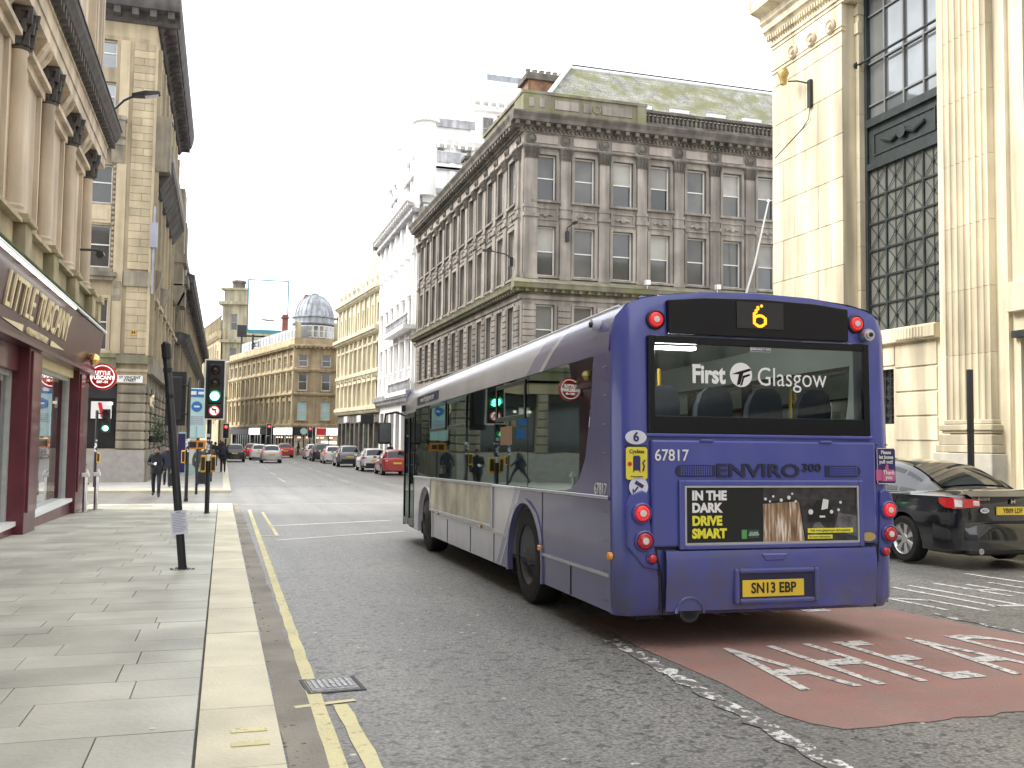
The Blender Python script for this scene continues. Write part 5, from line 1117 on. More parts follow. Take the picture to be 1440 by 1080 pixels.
# ---------------------------------------------------------------- H and I: left side of the street, further on
HB = thing('dark_cornice_building', 'low dark-corniced stone building just past the tall buff block', 'building', (-3.3, 75, -.7))
FH = Fac(HB, -3.4, 73.0, R(90))
FH.put('wall', wall_mb(0, 75, -.7, 13.0, [(1.5 + 3 * i, 2.7 + 3 * i, z, z + 2) for i in range(24) for z in (1, 5, 9)], .3).mesh('wall', M['buff_grey'], fix=False))
for i in range(24):
    for z in (5, 9): window(FH, 2.1 + 3 * i, z, 1.2, 2.0, .2, M['grey_paint'], M['pane'])
    FH.put('pilaster', MB().box(.4 + 3 * i, .9 + 3 * i, -.25, .02, 0, 12.5).mesh('pilaster', M['buff_wall']))
FH.put('cornice', mould(-.3, 75, [(.2, 12.2), (.5, 12.6), (1.0, 12.8), (1.1, 13.3), (.4, 13.5)], M['buff_dark'], 'cornice', (.8, .3, .9, 12.4, 12.8)))
FH.put('mid_cornice', mould(-.2, 75, [(.2, 8.2), (.6, 8.5), (.9, 8.9), (.3, 9.1)], M['buff_dark'], 'mid_cornice'))
FH.put('parapet', MB().box(-.1, 75, -.5, .4, 13.5, 14.6).mesh('parapet', M['buff_dark']))
FH.put('end_wall', MB().box(-.02, 0, 0, 12, -.7, 13.4).box(0, 75, .4, 12, -.7, 13.4).mesh('end_wall', M['buff_grey']))
IB = thing('terrace_building', 'pale stone terrace with dark railing roofline at the far left end', 'building', (-3, 170, -.7))
FI = Fac(IB, -4.7, 185, math.atan2(158.3 - 185, 3.95)); LI = math.hypot(26.7, 3.95)
cI = [1.6 + 2.75 * i for i in range(9)]
FI.put('wall', wall_mb(0, LI, -.8, 18.2, [(c - .55, c + .55, z, z + 2.4) for c in cI for z in (4, 8, 13)], .3).mesh('wall', M['gold_stone'], fix=False))
for c in cI:
    for z in (4, 8, 13): window(FI, c, z, 1.1, 2.4, .2, M['grey_paint'], M['pane'])
    FI.put('pilaster', MB().box(c - 1.5, c - 1.2, -.3, .02, 3.5, 16.5).mesh('pilaster', M['yellow_stone']))
FI.put('cornice', mould(0, LI, [(.2, 17.2), (.6, 17.6), (.9, 18.2), (.3, 18.4)], M['gold_stone'], 'cornice'))
FI.put('roof_railing', MB().box(0, LI, 0, .1, 20.6, 20.8).box(0, LI, 0, .1, 18.5, 18.8).box(0, LI, .8, .9, 18.4, 20.7).mesh('roof_railing', M['buff_dark']))
for k in range(18): FI.put('railing_post', MB().box(k * 1.5, k * 1.5 + .22, -.05, .15, 18.4, 20.9).mesh('railing_post', M['gold_stone']))
FI.put('end_wall', MB().box(0, LI, .4, 10, -.7, 18.4).box(-.02, 0, 0, 10, -.7, 18.4).mesh('end_wall', M['gold_stone']))
# ---------------------------------------------------------------- the street goes on behind the camera
def plain_block(name, label, x, y, rz, L, H, mat, base, gf=4.2):
    b = thing(name, label, 'building', (x, y, 0))
    F = Fac(b, x, y, rz)
    cs = [1.6 + 3.0 * i for i in range(int((L - 1.5) / 3.0))]
    zs = [gf + 1.2 + 3.7 * i for i in range(int((H - gf - 1) / 3.7))]
    F.put('wall', wall_mb(0, L, -.3, H, [(c - .6, c + .6, z, z + 2.3) for c in cs for z in zs] + [(c - 1.1, c + 1.1, .4, 3.2) for c in cs], .3).mesh('wall', mat, fix=False))
    for c in cs:
        for z in zs: window(F, c, z, 1.2, 2.3, .22, M['white_paint'], M['pane'])
        F.put('shop_pane', pane_mesh(2.2, 2.8, M['pane']), c, .25, .4)
    F.put('cornice', mould(-.2, L + .2, [(.2, H - .6), (.5, H - .3), (.7, H), (.2, H + .3)], base, 'cornice'))
    F.put('shop_cornice', mould(0, L, [(.1, 3.5), (.35, 3.9), (.35, 4.1), (.1, 4.2)], base, 'shop_cornice'))
    F.put('core_wall', MB().box(0, L, .5, 12, -.3, H).mesh('core_wall', mat))
plain_block('stone_building', 'plain buff stone block on the left side, behind the viewer', -3.7, -62, R(90), 55, 16, M['buff_wall'], M['buff_dark'])
plain_block('stone_building', 'plain cream stone block on the right side, behind the viewer', 15, 3.5, R(-90), 66, 18, M['cream_base'], M['grey_stone'])
plain_block('stone_building', 'grey stone block closing the street far behind the viewer', 26, -75, R(180), 46, 17, M['grey_stone'], M['grey_stone_dark'])
# ================================================================ the bus (its own frame: y from the tail forward, z from the tyres)
def livery(name, a0, a1, b0, b1, slope, zr, silver=(.62, .62, .70), lilac=(.30, .30, .47), purple=(.112, .114, .265)):
    "purple tail, lilac slash, silver front: slanted bands fixed to the bus"
    m = bpy.data.materials.new(name); m.use_nodes = True
    N, L = m.node_tree.nodes, m.node_tree.links; b = N['Principled BSDF']
    tc = N.new('ShaderNodeTexCoord'); sp = N.new('ShaderNodeSeparateXYZ'); L.new(tc.outputs['Object'], sp.inputs[0])
    t = N.new('ShaderNodeMath'); t.operation = 'MULTIPLY_ADD'; L.new(sp.outputs['Z'], t.inputs[0]); t.inputs[1].default_value = slope; t.inputs[2].default_value = -slope * zr
    u = N.new('ShaderNodeMath'); L.new(sp.outputs['Y'], u.inputs[0]); L.new(t.outputs[0], u.inputs[1])
    def step(v):
        s_ = N.new('ShaderNodeMath'); s_.operation = 'GREATER_THAN'; L.new(u.outputs[0], s_.inputs[0]); s_.inputs[1].default_value = v; return s_.outputs[0]
    col = None
    def mixc(fac, c0, c1):
        x = N.new('ShaderNodeMix'); x.data_type = 'RGBA'; L.new(fac, x.inputs[0])
        if isinstance(c0, tuple): x.inputs[6].default_value = (*c0, 1)
        else: L.new(c0, x.inputs[6])
        x.inputs[7].default_value = (*c1, 1); return x.outputs[2]
    col = mixc(step(a0), purple, silver); col = mixc(step(a1), col, lilac); col = mixc(step(b0), col, silver)
    n = N.new('ShaderNodeTexNoise'); n.inputs['Scale'].default_value = 1.3; n.inputs['Detail'].default_value = 7; L.new(tc.outputs['Object'], n.inputs['Vector'])
    r = N.new('ShaderNodeMapRange'); L.new(n.outputs['Fac'], r.inputs[0]); r.inputs[1].default_value = .3; r.inputs[2].default_value = .7; r.inputs[3].default_value = .86; r.inputs[4].default_value = 1.08
    # road film on the lower panels
    x = N.new('ShaderNodeMix'); x.data_type = 'RGBA'; x.blend_type = 'MULTIPLY'; x.inputs[0].default_value = 1; L.new(col, x.inputs[6]); L.new(r.outputs[0], x.inputs[7])
    n2 = N.new('ShaderNodeTexNoise'); n2.inputs['Scale'].default_value = 5; n2.inputs['Detail'].default_value = 8; L.new(tc.outputs['Object'], n2.inputs['Vector'])
    g = N.new('ShaderNodeMapRange'); L.new(sp.outputs['Z'], g.inputs[0]); g.inputs[1].default_value = .25; g.inputs[2].default_value = .95; g.inputs[3].default_value = .38; g.inputs[4].default_value = 0
    gm2 = N.new('ShaderNodeMath'); gm2.operation = 'MULTIPLY'; L.new(g.outputs[0], gm2.inputs[0]); L.new(n2.outputs['Fac'], gm2.inputs[1])
    d = N.new('ShaderNodeMix'); d.data_type = 'RGBA'; L.new(gm2.outputs[0], d.inputs[0]); L.new(x.outputs[2], d.inputs[6]); d.inputs[7].default_value = (.13, .12, .12, 1)
    L.new(d.outputs[2], b.inputs['Base Color'])
    b.inputs['Roughness'].default_value = .24; b.inputs['Coat Weight'].default_value = .45; b.inputs['Coat Roughness'].default_value = .1
    bp = N.new('ShaderNodeBump'); bp.inputs['Strength'].default_value = .05; L.new(n.outputs['Fac'], bp.inputs['Height']); L.new(bp.outputs[0], b.inputs['Normal'])
    return m
M['bus_side'] = livery('bus_side_paint', 3.27, 9, 3.55, 9, .8, .6)
M['bus_side'] = livery('bus_side_paint', 3.52, 3.56, 3.72, 9, .9, .2)
M['bus_cove'] = livery('bus_cove_paint', 1.93, 2.06, 2.52, 9, 2.0, 2.28)
M['bus_paint'] = pmat('blue_violet_bus_paint', (.074, .090, .345), .26, var=.10, vscale=1.4, coords='O', coat=.4, bump=.05, bscale=2.5, grime=(.25, 1.1, .55, (.10, .095, .115)))
M['bus_dark'] = pmat('dark_blue_grille', (.018, .020, .06), .5, var=.2, coords='O')
M['bus_black'] = pmat('gloss_black_panel', (.006, .007, .011), .25, var=.1, coords='O', spec=.3)
M['bus_roof'] = pmat('pale_bus_roof', (.62, .63, .68), .45, var=.1, coords='O')
M['bus_glass'] = glass('tinted_bus_glass', (.40, .47, .44), .04, ior=1.38, gcol=(.25, .30, .285))
M['bus_glass_off'] = glass('lightened_bus_glass', (.82, .90, .87), .03, ior=1.38)  # off-side copy of the bus glass, tinted less so more light comes through
M['rear_glass'] = glass('tinted_rear_glass', (.74, .84, .80), .02, ior=1.33, gcol=(.8, .85, .85))
M['bus_inner'] = pmat('bus_interior_lining', (.50, .53, .52), .6, var=.08, coords='O')
M['white_vinyl'] = pmat('white_vinyl_lettering', (.86, .86, .86), .5, var=.02, coords='O')
M['seat'] = pmat('dark_seat_moquette', (.022, .026, .045), .8, var=.2, coords='O', vscale=8)
M['dirty_board'] = pmat('dirty_advert_board', (.74, .71, .58), .6, var=.35, vscale=2.2, coords='O', streak=.25)
M['sticker_yellow'] = pmat('yellow_sticker', (.80, .68, .06), .4, var=.05)
M['plate_yellow'] = pmat('yellow_number_plate', (.78, .56, .05), .35, var=.05)
M['sticker_pink'] = pmat('pink_sticker', (.58, .12, .28), .4, var=.05)
M['sticker_navy'] = pmat('navy_sticker', (.035, .025, .12), .4, var=.05)
M['poster_black'] = pmat('black_poster', (.012, .014, .015), .3, var=.2)
M['poster_yellow'] = pmat('poster_yellow_print', (.85, .80, .05), .5, var=.03)

BUS = thing('city_bus', 'blue-violet single-deck city bus on route 6 seen from behind', 'bus', (4.125, 6.70, .033), rot=(R(-1.3), 0, R(-1.5)))
def bp_(name, mb, mat, par=None, smooth=False, bevel=0, seg=1, **k):
    return ob(name, mb.mesh(name, mat, smooth, bevel, seg, **k), par or BUS)
HW, LB = 1.24, 10.95
def arch(x):
    x = abs(x)
    P = [(0, 2.80), (.5, 2.785), (.85, 2.75), (1.02, 2.715), (1.14, 2.66), (1.205, 2.57), (1.235, 2.44), (1.24, 2.32)]
    for (a, za), (b, zb) in zip(P, P[1:]):
        if x <= b: return za + (zb - za) * (x - a) / (b - a)
    return 2.32
# roof and coves
sec = [(-1.24, 2.29), (-1.235, 2.44), (-1.205, 2.57), (-1.14, 2.66), (-1.02, 2.715), (-.85, 2.75), (-.5, 2.785), (0, 2.80), (.5, 2.785), (.85, 2.75), (1.02, 2.715), (1.14, 2.66), (1.205, 2.57), (1.235, 2.44), (1.24, 2.29)]
def rsec(y, k=1.0, dz=0): return [(x * k, y, z + dz) for x, z in sec]
def half(rs, keep): return [[p for i, p in enumerate(r) if keep(i)] for r in rs]
r0 = [(x * .999, .036 + (0 if abs(x) < 1.1 else .12 * ((abs(x) - 1.1) / .14) ** 2), z) for x, z in sec]
rs = [r0, rsec(.3), rsec(2.2), rsec(4), rsec(6), rsec(8), rsec(10.3), rsec(10.6, .985, -.02), rsec(10.85, .95, -.09)]
bp_('roof', MB().loft(half(rs, lambda i: 5 <= i <= 9), cap=False, close=False), M['bus_roof'], smooth=50)
for keep in (lambda i: i <= 5, lambda i: i >= 9): bp_('cove_panel', MB().loft(half(rs, keep), cap=False, close=False), M['bus_cove'], smooth=50)
bp_('roof_edge_highlight', MB().tube([(-1.13, .2, 2.668), (-1.13, 10.5, 2.668)], .012, 6), M['sign_white'])  # thin white tube standing in for the bright highlight along the roof edge
bp_('ceiling', MB().box(-1.12, 1.12, .2, 10.5, 2.58, 2.59), M['bus_inner'])
for x in (-.98,): bp_('ceiling_light_strip', MB().box(x - .06, x + .06, .4, 2.2, 2.54, 2.578), emat('bus_interior_light', (1, .98, .93), 9) if x < 0 else bpy.data.materials['bus_interior_light'])
# rear shell: wraps round both corners, opening left for the window
plan = [(-1.24, .118), (-1.238, .112), (-1.232, .10), (-1.205, .05), (-1.16, .016), (-1.10, 0), (-.96, -.0), (-.5, -.012), (0, -.016), (.5, -.012), (.98, 0), (1.10, 0), (1.16, .016), (1.205, .05), (1.232, .10), (1.238, .112), (1.24, .118)]
rows = []
for z, dy, k in ((.25, .05, .985), (.33, .0, 1), (.74, -.012, 1), (1.64, .0, 1), (2.42, .015, 1)):
    rows.append([(x * k, y + dy, z) for x, y in plan])
for s_ in (.35, .7, .92, 1.0):
    rows.append([(x, y + .015 + .03 * s_ ** 3, 2.42 + (arch(x) - 2.42) * s_ if arch(x) > 2.42 else 2.42 - (2.42 - arch(x)) * s_ * .0) for x, y in plan])
mb = MB(); k_ = len(plan)
for a in range(len(rows) - 1):
    for i in range(k_ - 1):
        if 1.64 <= rows[a][0][2] < 2.40 and 6 <= i <= 9: continue
        mb.face([rows[a][i], rows[a][i + 1], rows[a + 1][i + 1], rows[a + 1][i]])
shell = bp_('rear_shell', mb, M['bus_paint'], smooth=35)
bp_('rear_corner_cap', MB().loft([[(s_ * 1.10, .02, 2.42), (s_ * 1.16, .03, 2.42), (s_ * 1.205, .065, 2.42), (s_ * 1.24, .18, 2.42), (s_ * 1.24, .7, 2.42)], ] * 1 + [[(s_ * 1.10, .06, 2.64), (s_ * 1.14, .07, 2.6), (s_ * 1.18, .1, 2.55), (s_ * 1.2, .18, 2.52), (s_ * 1.2, .7, 2.52)]], cap=False, close=False) if 0 else MB().tube([(-1.02, .07, 2.708), (0, .055, 2.79), (1.02, .07, 2.708)], .02, 6), M['bus_paint'])
# black destination panel and display
dp = [(-.81, 2.43), (.81, 2.43)] + [(x, arch(x) - .055) for x in (.81, .5, 0, -.5, -.81)]
bp_('destination_panel', MB().prism(dp, 1, -.03, .03), M['bus_black'], bevel=.006)
disp = bp_('route_display', MB().box(-.22, .20, -.038, -.03, 2.50, 2.715), pmat('led_display_face', (.02, .02, .024), .3, coords='O'))
led = MB()
pat = ["..##.", ".#...", "#....", "####.", "#...#", "#...#", "#...#", ".###."]
pat = [".###", "#...", "#...", "####", "#..#", "#..#", "#..#", "####"]
six = [(1, 0), (2, 0), (0, 1), (0, 2), (0, 3), (0, 4), (0, 5), (0, 6), (1, 7), (2, 7), (3, 6), (3, 5), (3, 4), (2, 3), (1, 3)]
six = [(2, 0), (1, .5), (1, 1), (.5, 1.5), (.5, 2), (0, 2.5), (0, 3), (0, 3.5), (0, 4), (0, 4.5), (0, 5), (0, 5.5), (.5, 6), (1, 6.4), (1.5, 6.5), (2, 6.4), (2.5, 6), (3, 5.5), (3, 5), (3, 4.5), (3, 4), (2.5, 3.5), (2, 3.2), (1.5, 3.1), (1, 3.2), (.5, 3.5)]
for cx, cz in six:
    X, Z = -.065 + cx * .033, 2.705 - .02 - cz * .0255
    led.lathe([(.0125, -.038), (.0125, -.043)], 6, (X, 0, Z), 1)
bp_('route_number', led, M['amber_led'], disp)
# rear window
bp_('window_surround', MB().box(-.98, -.925, -.03, .02, 1.65, 2.41).box(.945, 1.0, -.03, .02, 1.65, 2.41).box(-.925, .945, -.03, .02, 2.355, 2.41).box(-.925, .945, -.03, .02, 1.65, 1.785), M['bus_black'], bevel=.004)
rw = bp_('rear_window', MB().face([(-.95, -.012, 1.7), (.97, -.012, 1.7), (.97, -.012, 2.40), (-.95, -.012, 2.40)]), M['rear_glass'], fix=False)
bp_('window_edge_trim', MB().box(-1.0, 1.02, -.034, -.0, 1.622, 1.648), M['bus_paint'], bevel=.006)
def rear_text(s, x, z, size, mat, bold=0, y=-.02, sx=1, ext=.002, al='CENTER', par=None, name='lettering', sp=1):
    return ob(name, text_mesh(s, mat, size, bold, ext, al, sx, sp), par or BUS, (x, y, z), rot=(R(90), 0, 0))
rear_text('First', -.462, 2.115, .20, M['white_vinyl'], .007, par=rw, sx=.80, ext=.0005, y=-.0135)
rear_text('Glasgow', .285, 2.108, .215, M['white_vinyl'], -.001, par=rw, sx=.86, ext=.0005, y=-.0135)
lg = MB().lathe([(.098, -.0125), (.098, -.0145)], 26, (-.175, 0, 2.125), 1)
bp_('round_logo', lg, M['white_vinyl'], rw)
bp_('logo_swoosh', MB().prism([(-.26, 2.128), (-.20, 2.150), (-.10, 2.178), (-.085, 2.162), (-.155, 2.140), (-.185, 2.05), (-.215, 2.04), (-.195, 2.13)], 1, -.016, -.0146).prism([(-.16, 2.118), (-.10, 2.135), (-.095, 2.122), (-.15, 2.10), (-.165, 2.045), (-.185, 2.035)], 1, -.016, -.0146), M['bus_black'], rw)
ex = bp_('exit_sticker', MB().box(-.09, .09, -.02, -.016, 2.315, 2.35), M['sign_white'], rw); bp_('sticker_face', MB().box(-.085, .085, -.022, -.02, 2.319, 2.346), M['sticker_navy'], ex)
rear_text('EMERGENCY EXIT', 0, 2.3335, .022, M['sign_white'], .0005, -.0235, par=ex)
# engine door, bumper and corner panels: separate panels with open shut lines
bp_('engine_door', MB().box(-.965, 1.03, -.045, .03, .775, 1.60), M['bus_paint'], bevel=.018, seg=2)
for x in (-.5, .56): bp_('door_hinge', MB().box(x - .055, x + .055, -.06, -.04, 1.585, 1.605), M['bus_paint'], bevel=.004)
bp_('rear_bumper', MB().loft([[(x, -.05 - .03 * (1 - (x / 1.0) ** 2), z + .012 * (x - .05) ** 2) if 0 else (x, y0 - .022 * (1 - (x / 1.05) ** 2), z) for x in (-.86, -.5, 0, .5, 1.0)] for z, y0 in ((.27, .0), (.29, -.045), (.40, -.055), (.55, -.07), (.68, -.07), (.745, -.058), (.755, -.0))], cap=False, close=False), M['bus_paint'], smooth=60)
bp_('bumper_handle', MB().prism([(-.06, .715), (.17, .715), (.14, .66), (-.03, .66)], 1, -.098, -.07), M['bus_paint'], bevel=.008)
shut = MB()
shut.tube([(-.875, -.012, .26), (-.885, -.014, .55), (-.93, -.016, .76)], .013, 5).tube([(1.015, -.012, .26), (1.025, -.014, .5), (1.06, -.014, .78)], .013, 5).tube([(-.96, -.016, .765), (1.05, -.016, .765)], .010, 5)
shut.tube([(-1.16, .01, 1.545), (-.99, -.012, 1.55)], .006, 4).tube([(1.03, -.01, 1.58), (1.2, .03, 1.58)], .006, 4).tube([(-1.225, .09, .735), (-1.1, -.012, .735)], .008, 4)
bp_('shut_line', shut, M['black_matt'])
bp_('plate_surround', MB().box(-.30, -.26, -.112, -.05, .335, .605).box(.40, .44, -.112, -.05, .335, .605).box(-.26, .40, -.112, -.05, .565, .605).box(-.26, .40, -.112, -.05, .335, .375), M['bus_paint'], bevel=.014, seg=2)
bp_('plate_recess', MB().box(-.26, .40, -.095, -.09, .375, .565), M['bus_dark'])
npl = bp_('number_plate', MB().box(-.235, .305, -.104, -.096, .385, .515), M['plate_yellow'], bevel=.003)
rear_text('SN13 EBP', .035, .45, .112, M['sign_black'], .002, -.106, .86, par=npl)
bp_('exhaust_pipe', MB().lathe([(.085, -.05), (.085, .3), (.06, .3), (.06, -.05)], 16, (-.66, 0, .285), 1), M['black_matt'], smooth=40)
bp_('exhaust_shroud', MB().tube([(-.66 + .115 * math.cos(a), -.062, .275 + .115 * math.sin(a)) for a in [math.pi * k / 10 for k in range(11)]], .014, 6), M['bus_paint'])
# grille, badge and poster
for a, b in ((-.77, -.43), (.55, .88)):
    s_ = 1 if a > 0 else -1
    e = a if s_ < 0 else b; i_ = b if s_ < 0 else a
    pts = [(i_, 1.315), (i_, 1.405)] + [(e - s_ * .045 + s_ * .045 * math.sin(t), 1.36 + .045 * math.cos(t)) for t in [math.pi * k / 6 for k in range(7)]]
    g = bp_('vent_grille', MB().prism(pts, 1, -.052, -.04), M['bus_dark'])
    mbg = MB()
    for k in range(14): c = a + .045 + k * (b - a - .07) / 14; mbg.box(c, c + .008, -.057, -.052, 1.322, 1.398)
    for k in range(4): mbg.box(a + .03, b - .03, -.0565, -.052, 1.33 + k * .019, 1.335 + k * .019)
    bp_('grille_bars', mbg, M['bus_paint'], g)
rear_text('ENVIRO', -.055, 1.358, .145, M['bus_dark'], .003, -.050, 1.45, .006, name='model_badge')
rear_text('300', .425, 1.385, .088, M['bus_dark'], .002, -.050, 1.35, .006, name='model_badge')
adf = bp_('poster_frame', MB().box(-.745, -.70, -.075, -.04, .755, 1.285).box(.845, .89, -.075, -.04, .755, 1.285).box(-.70, .845, -.075, -.04, 1.245, 1.285).box(-.70, .845, -.075, -.04, .755, .79), M['bus_paint'], bevel=.006)
bp_('frame_trim', MB().box(-.70, -.685, -.07, -.045, .79, 1.245).box(.83, .845, -.07, -.045, .79, 1.245).box(-.685, .83, -.07, -.045, 1.23, 1.245).box(-.685, .83, -.07, -.045, .79, .805), M['alu'], adf)
po = bp_('poster', MB().box(-.685, .83, -.055, -.045, .805, 1.23), M['poster_black'])
for tx, z, mt in (('IN THE', 1.165, 'sign_white'), ('DARK', 1.07, 'sign_white'), ('DRIVE', .97, 'poster_yellow'), ('SMART', .872, 'poster_yellow')):
    rear_text(tx, -.635, z, .098, M['white_vinyl' if mt == 'sign_white' else mt], .005, -.057, .96, .001, 'LEFT', po)
# the poster's night street: printed streaks of light
def night_print():
    m = bpy.data.materials.new('printed_night_street'); m.use_nodes = True
    N, L = m.node_tree.nodes, m.node_tree.links; b = N['Principled BSDF']
    tc = N.new('ShaderNodeTexCoord'); mp = N.new('ShaderNodeMapping'); mp.inputs['Scale'].default_value = (38, 1, 4); L.new(tc.outputs['Object'], mp.inputs['Vector'])
    n = N.new('ShaderNodeTexNoise'); n.inputs['Scale'].default_value = 1; n.inputs['Detail'].default_value = 6; L.new(mp.outputs[0], n.inputs['Vector'])
    cr_ = N.new('ShaderNodeValToRGB'); L.new(n.outputs['Fac'], cr_.inputs[0])
    e = cr_.color_ramp.elements; e[0].position = .3; e[0].color = (.10, .06, .035, 1); e[1].position = .66; e[1].color = (.85, .78, .70, 1)
    k = e.new(.5); k.color = (.34, .22, .13, 1)
    L.new(cr_.outputs[0], b.inputs['Base Color']); b.inputs['Roughness'].default_value = .3
    return m
np_ = night_print()
bp_('poster_photo', MB().prism([(-.02, .805), (.35, .805), (.30, 1.12), (-.02, 1.10)], 1, -.057, -.055), np_, po)
pk = pmat('printed_dark_grey', (.035, .035, .038), .4, var=.7, vscale=14); pg = pmat('printed_wet_grey', (.12, .12, .125), .4, var=.6, vscale=18)
bp_('poster_photo', MB().box(-.02, .83, -.0568, -.055, 1.125, 1.23).prism([(.36, .805), (.83, .805), (.83, 1.122), (.31, 1.122)], 1, -.0568, -.055), pk, po)
bp_('poster_photo', MB().prism([(.62, .90), (.83, .83), (.83, 1.0), (.66, 1.03)], 1, -.058, -.0568).prism([(.38, .83), (.56, .88), (.46, .98)], 1, -.058, -.0568), pg, po)
pc = MB().prism([(.38, 1.0), (.42, 1.06), (.47, 1.13), (.56, 1.13), (.60, 1.06), (.63, 1.0), (.62, .955), (.39, .955)], 1, -.0595, -.058)
bp_('poster_car', pc, M['poster_black'], po)
lts = MB()
for x, z, r_ in ((.405, 1.035, .022), (.595, 1.035, .016), (.0, 1.14, .012), (.07, 1.16, .01), (.14, 1.13, .014), (.21, 1.15, .016), (.27, 1.12, .01), (.04, 1.12, .009), (.24, 1.18, .009), (.66, 1.05, .012), (.68, 1.11, .012)): lts.lathe([(r_, -.0575), (r_, -.0605)], 9, (x, 0, z), 1)
bp_('poster_headlight', lts.box(.485, .535, -.0605, -.059, .99, 1.005).prism([(.50, 1.05), (.52, 1.14), (.57, 1.13), (.56, 1.06)], 1, -.0605, -.0595), M['sign_white'], po)
bp_('poster_strip', MB().box(.375, .79, -.0605, -.058, .868, .905).box(.375, .60, -.0605, -.058, .822, .852), M['poster_yellow'], po)
rear_text('Visit www.glasgow.gov.uk/roadsafety', .582, .887, .027, M['sign_black'], .0003, -.061, .92, .0004, par=po)
rear_text('for more information', .487, .837, .024, M['sign_black'], .0003, -.061, .95, .0004, par=po)
bp_('poster_crest', MB().box(-.21, -.165, -.057, -.055, .83, .90), pmat('green_print', (.10, .35, .12), .5), po); bp_('poster_crest', MB().box(-.15, -.06, -.057, -.055, .835, .90), pmat('dark_green_print', (.02, .10, .05), .5), po)
rear_text('GO SAFE\nGLASGOW', -.105, .868, .019, M['sign_white'], .0003, -.0575, 1, .0004, par=po)
st = bp_('emergency_label', MB().box(-.11, .21, -.05, -.044, .783 - .03, .752 + .03), M['sign_white']); 
bp_('label_face', MB().box(-.105, .205, -.052, -.05, .757, .778), M['sign_black'], st); rear_text('Emergency engine stop behind door', .05, .7675, .0165, M['sign_white'], .0003, -.053, 1, .0004, par=st)
bp_('gold_badge', MB().loft([[(.945 + .065 * math.cos(a), y_, .83 + .036 * math.sin(a)) for a in [2 * math.pi * k / 20 for k in range(20)]] for y_ in (-.045, -.052)]), pmat('gold_oval_badge', (.52, .40, .16), .4, metal=.4))
rear_text('67817', -.80, 1.475, .125, M['sign_white'], .001, -.050, .92, name='fleet_number')
# stickers on the left corner
def corner_part(name, pts, mat, x, z, yaw=8, par=None, th=.004, y=-.02):
    return ob(name, MB().prism(pts, 1, -th, 0).mesh(name, mat), par or BUS, (x, y, z), rot=(0, 0, R(yaw)))
circ = lambda a, b, n=22: [(a * math.cos(2 * math.pi * k / n), b * math.sin(2 * math.pi * k / n)) for k in range(n)]
o = corner_part('route_sticker', circ(.088, .055), M['paper'], -1.085, 1.615, 0)
ob('lettering', text_mesh('6', M['sticker_navy'], .10, .003, .001), o, (0, -.006, 0), rot=(R(90), 0, 0))
rr = lambda w, h: [(-w, -h + .015), (-w + .015, -h), (w - .015, -h), (w, -h + .015), (w, h - .015), (w - .015, h), (-w + .015, h), (-w, h - .015)]
o = corner_part('cyclist_sticker', rr(.088, .125), M['sticker_yellow'], -1.08, 1.415, 0)
ob('lettering', text_mesh('Cyclists', M['sign_black'], .04, .0008, .001), o, (0, -.0055, .09), rot=(R(90), 0, 0))
ob('lettering', text_mesh('beware of passing', M['sign_black'], .014, .0003, .001), o, (0, -.0055, -.10), rot=(R(90), 0, 0))
ob('bus_pictogram', MB().prism([(-.03, -.075), (-.018, -.055), (.018, -.055), (.03, -.075), (.03, .045), (.02, .06), (-.02, .06), (-.03, .045)], 1, -.006, -.004).mesh('bus_pictogram', M['sticker_navy']), o)
ob('no_entry_pictogram', MB().lathe([(.018, -.006), (.018, -.004)], 12, (-.058, 0, -.005), 1).mesh('no_entry_pictogram', M['sign_red']), o)
ob('cyclist_pictogram', MB().tube([(.05, -.006, -.06), (.062, -.006, -.02), (.05, -.006, .005), (.068, -.006, .025)], .006, 5).mesh('cyclist_pictogram', M['sticker_navy']), o)
o = corner_part('camera_sticker', circ(.078, .078), M['paper'], -1.065, 1.235, 0)
ob('camera_pictogram', MB().prism([(-.035, .025), (.03, -.012), (.045, .012), (-.02, .05)], 1, -.006, -.004).prism([(-.01, .005), (0, -.005), (-.03, -.04), (-.042, -.035)], 1, -.006, -.004).box(-.05, -.04, -.006, -.004, -.045, -.015).mesh('camera_pictogram', M['sticker_navy']), o)
o = corner_part('thank_you_sticker', rr(.088, .148), M['sticker_navy'], 1.145, 1.405, 0)
ob('sticker_border', MB().box(-.088, -.084, -.0052, -.004, -.14, .14).box(-.08, .08, -.0052, -.004, .143, .148).box(-.08, .08, -.0052, -.004, -.148, -.143).mesh('sticker_border', M['sign_white']), o)
for tx, z in (('Please', .112), ('let buses', .073), ('pull out!', .034)): ob('lettering', text_mesh(tx, M['sign_white'], .042, .001, .001, 'CENTER', .92), o, (0, -.0055, z), rot=(R(90), 0, 0))
ob('thumb_up', MB().prism([(-.10, -.12), (-.045, -.12), (-.045, -.03), (-.10, -.03)], 1, -.006, -.004).prism([(-.04, -.125), (.075, -.125), (.085, -.10), (.085, -.05), (.07, -.03), (.022, -.03), (.018, .012), (.0, .015), (-.012, -.025), (-.04, -.04)], 1, -.006, -.004).mesh('thumb_up', M['sticker_pink']), o)
ob('lettering', text_mesh('Thank\nyou', M['sign_white'], .048, .001, .001, 'CENTER', .9), o, (.022, -.0075, -.075), rot=(R(90), 0, 0))
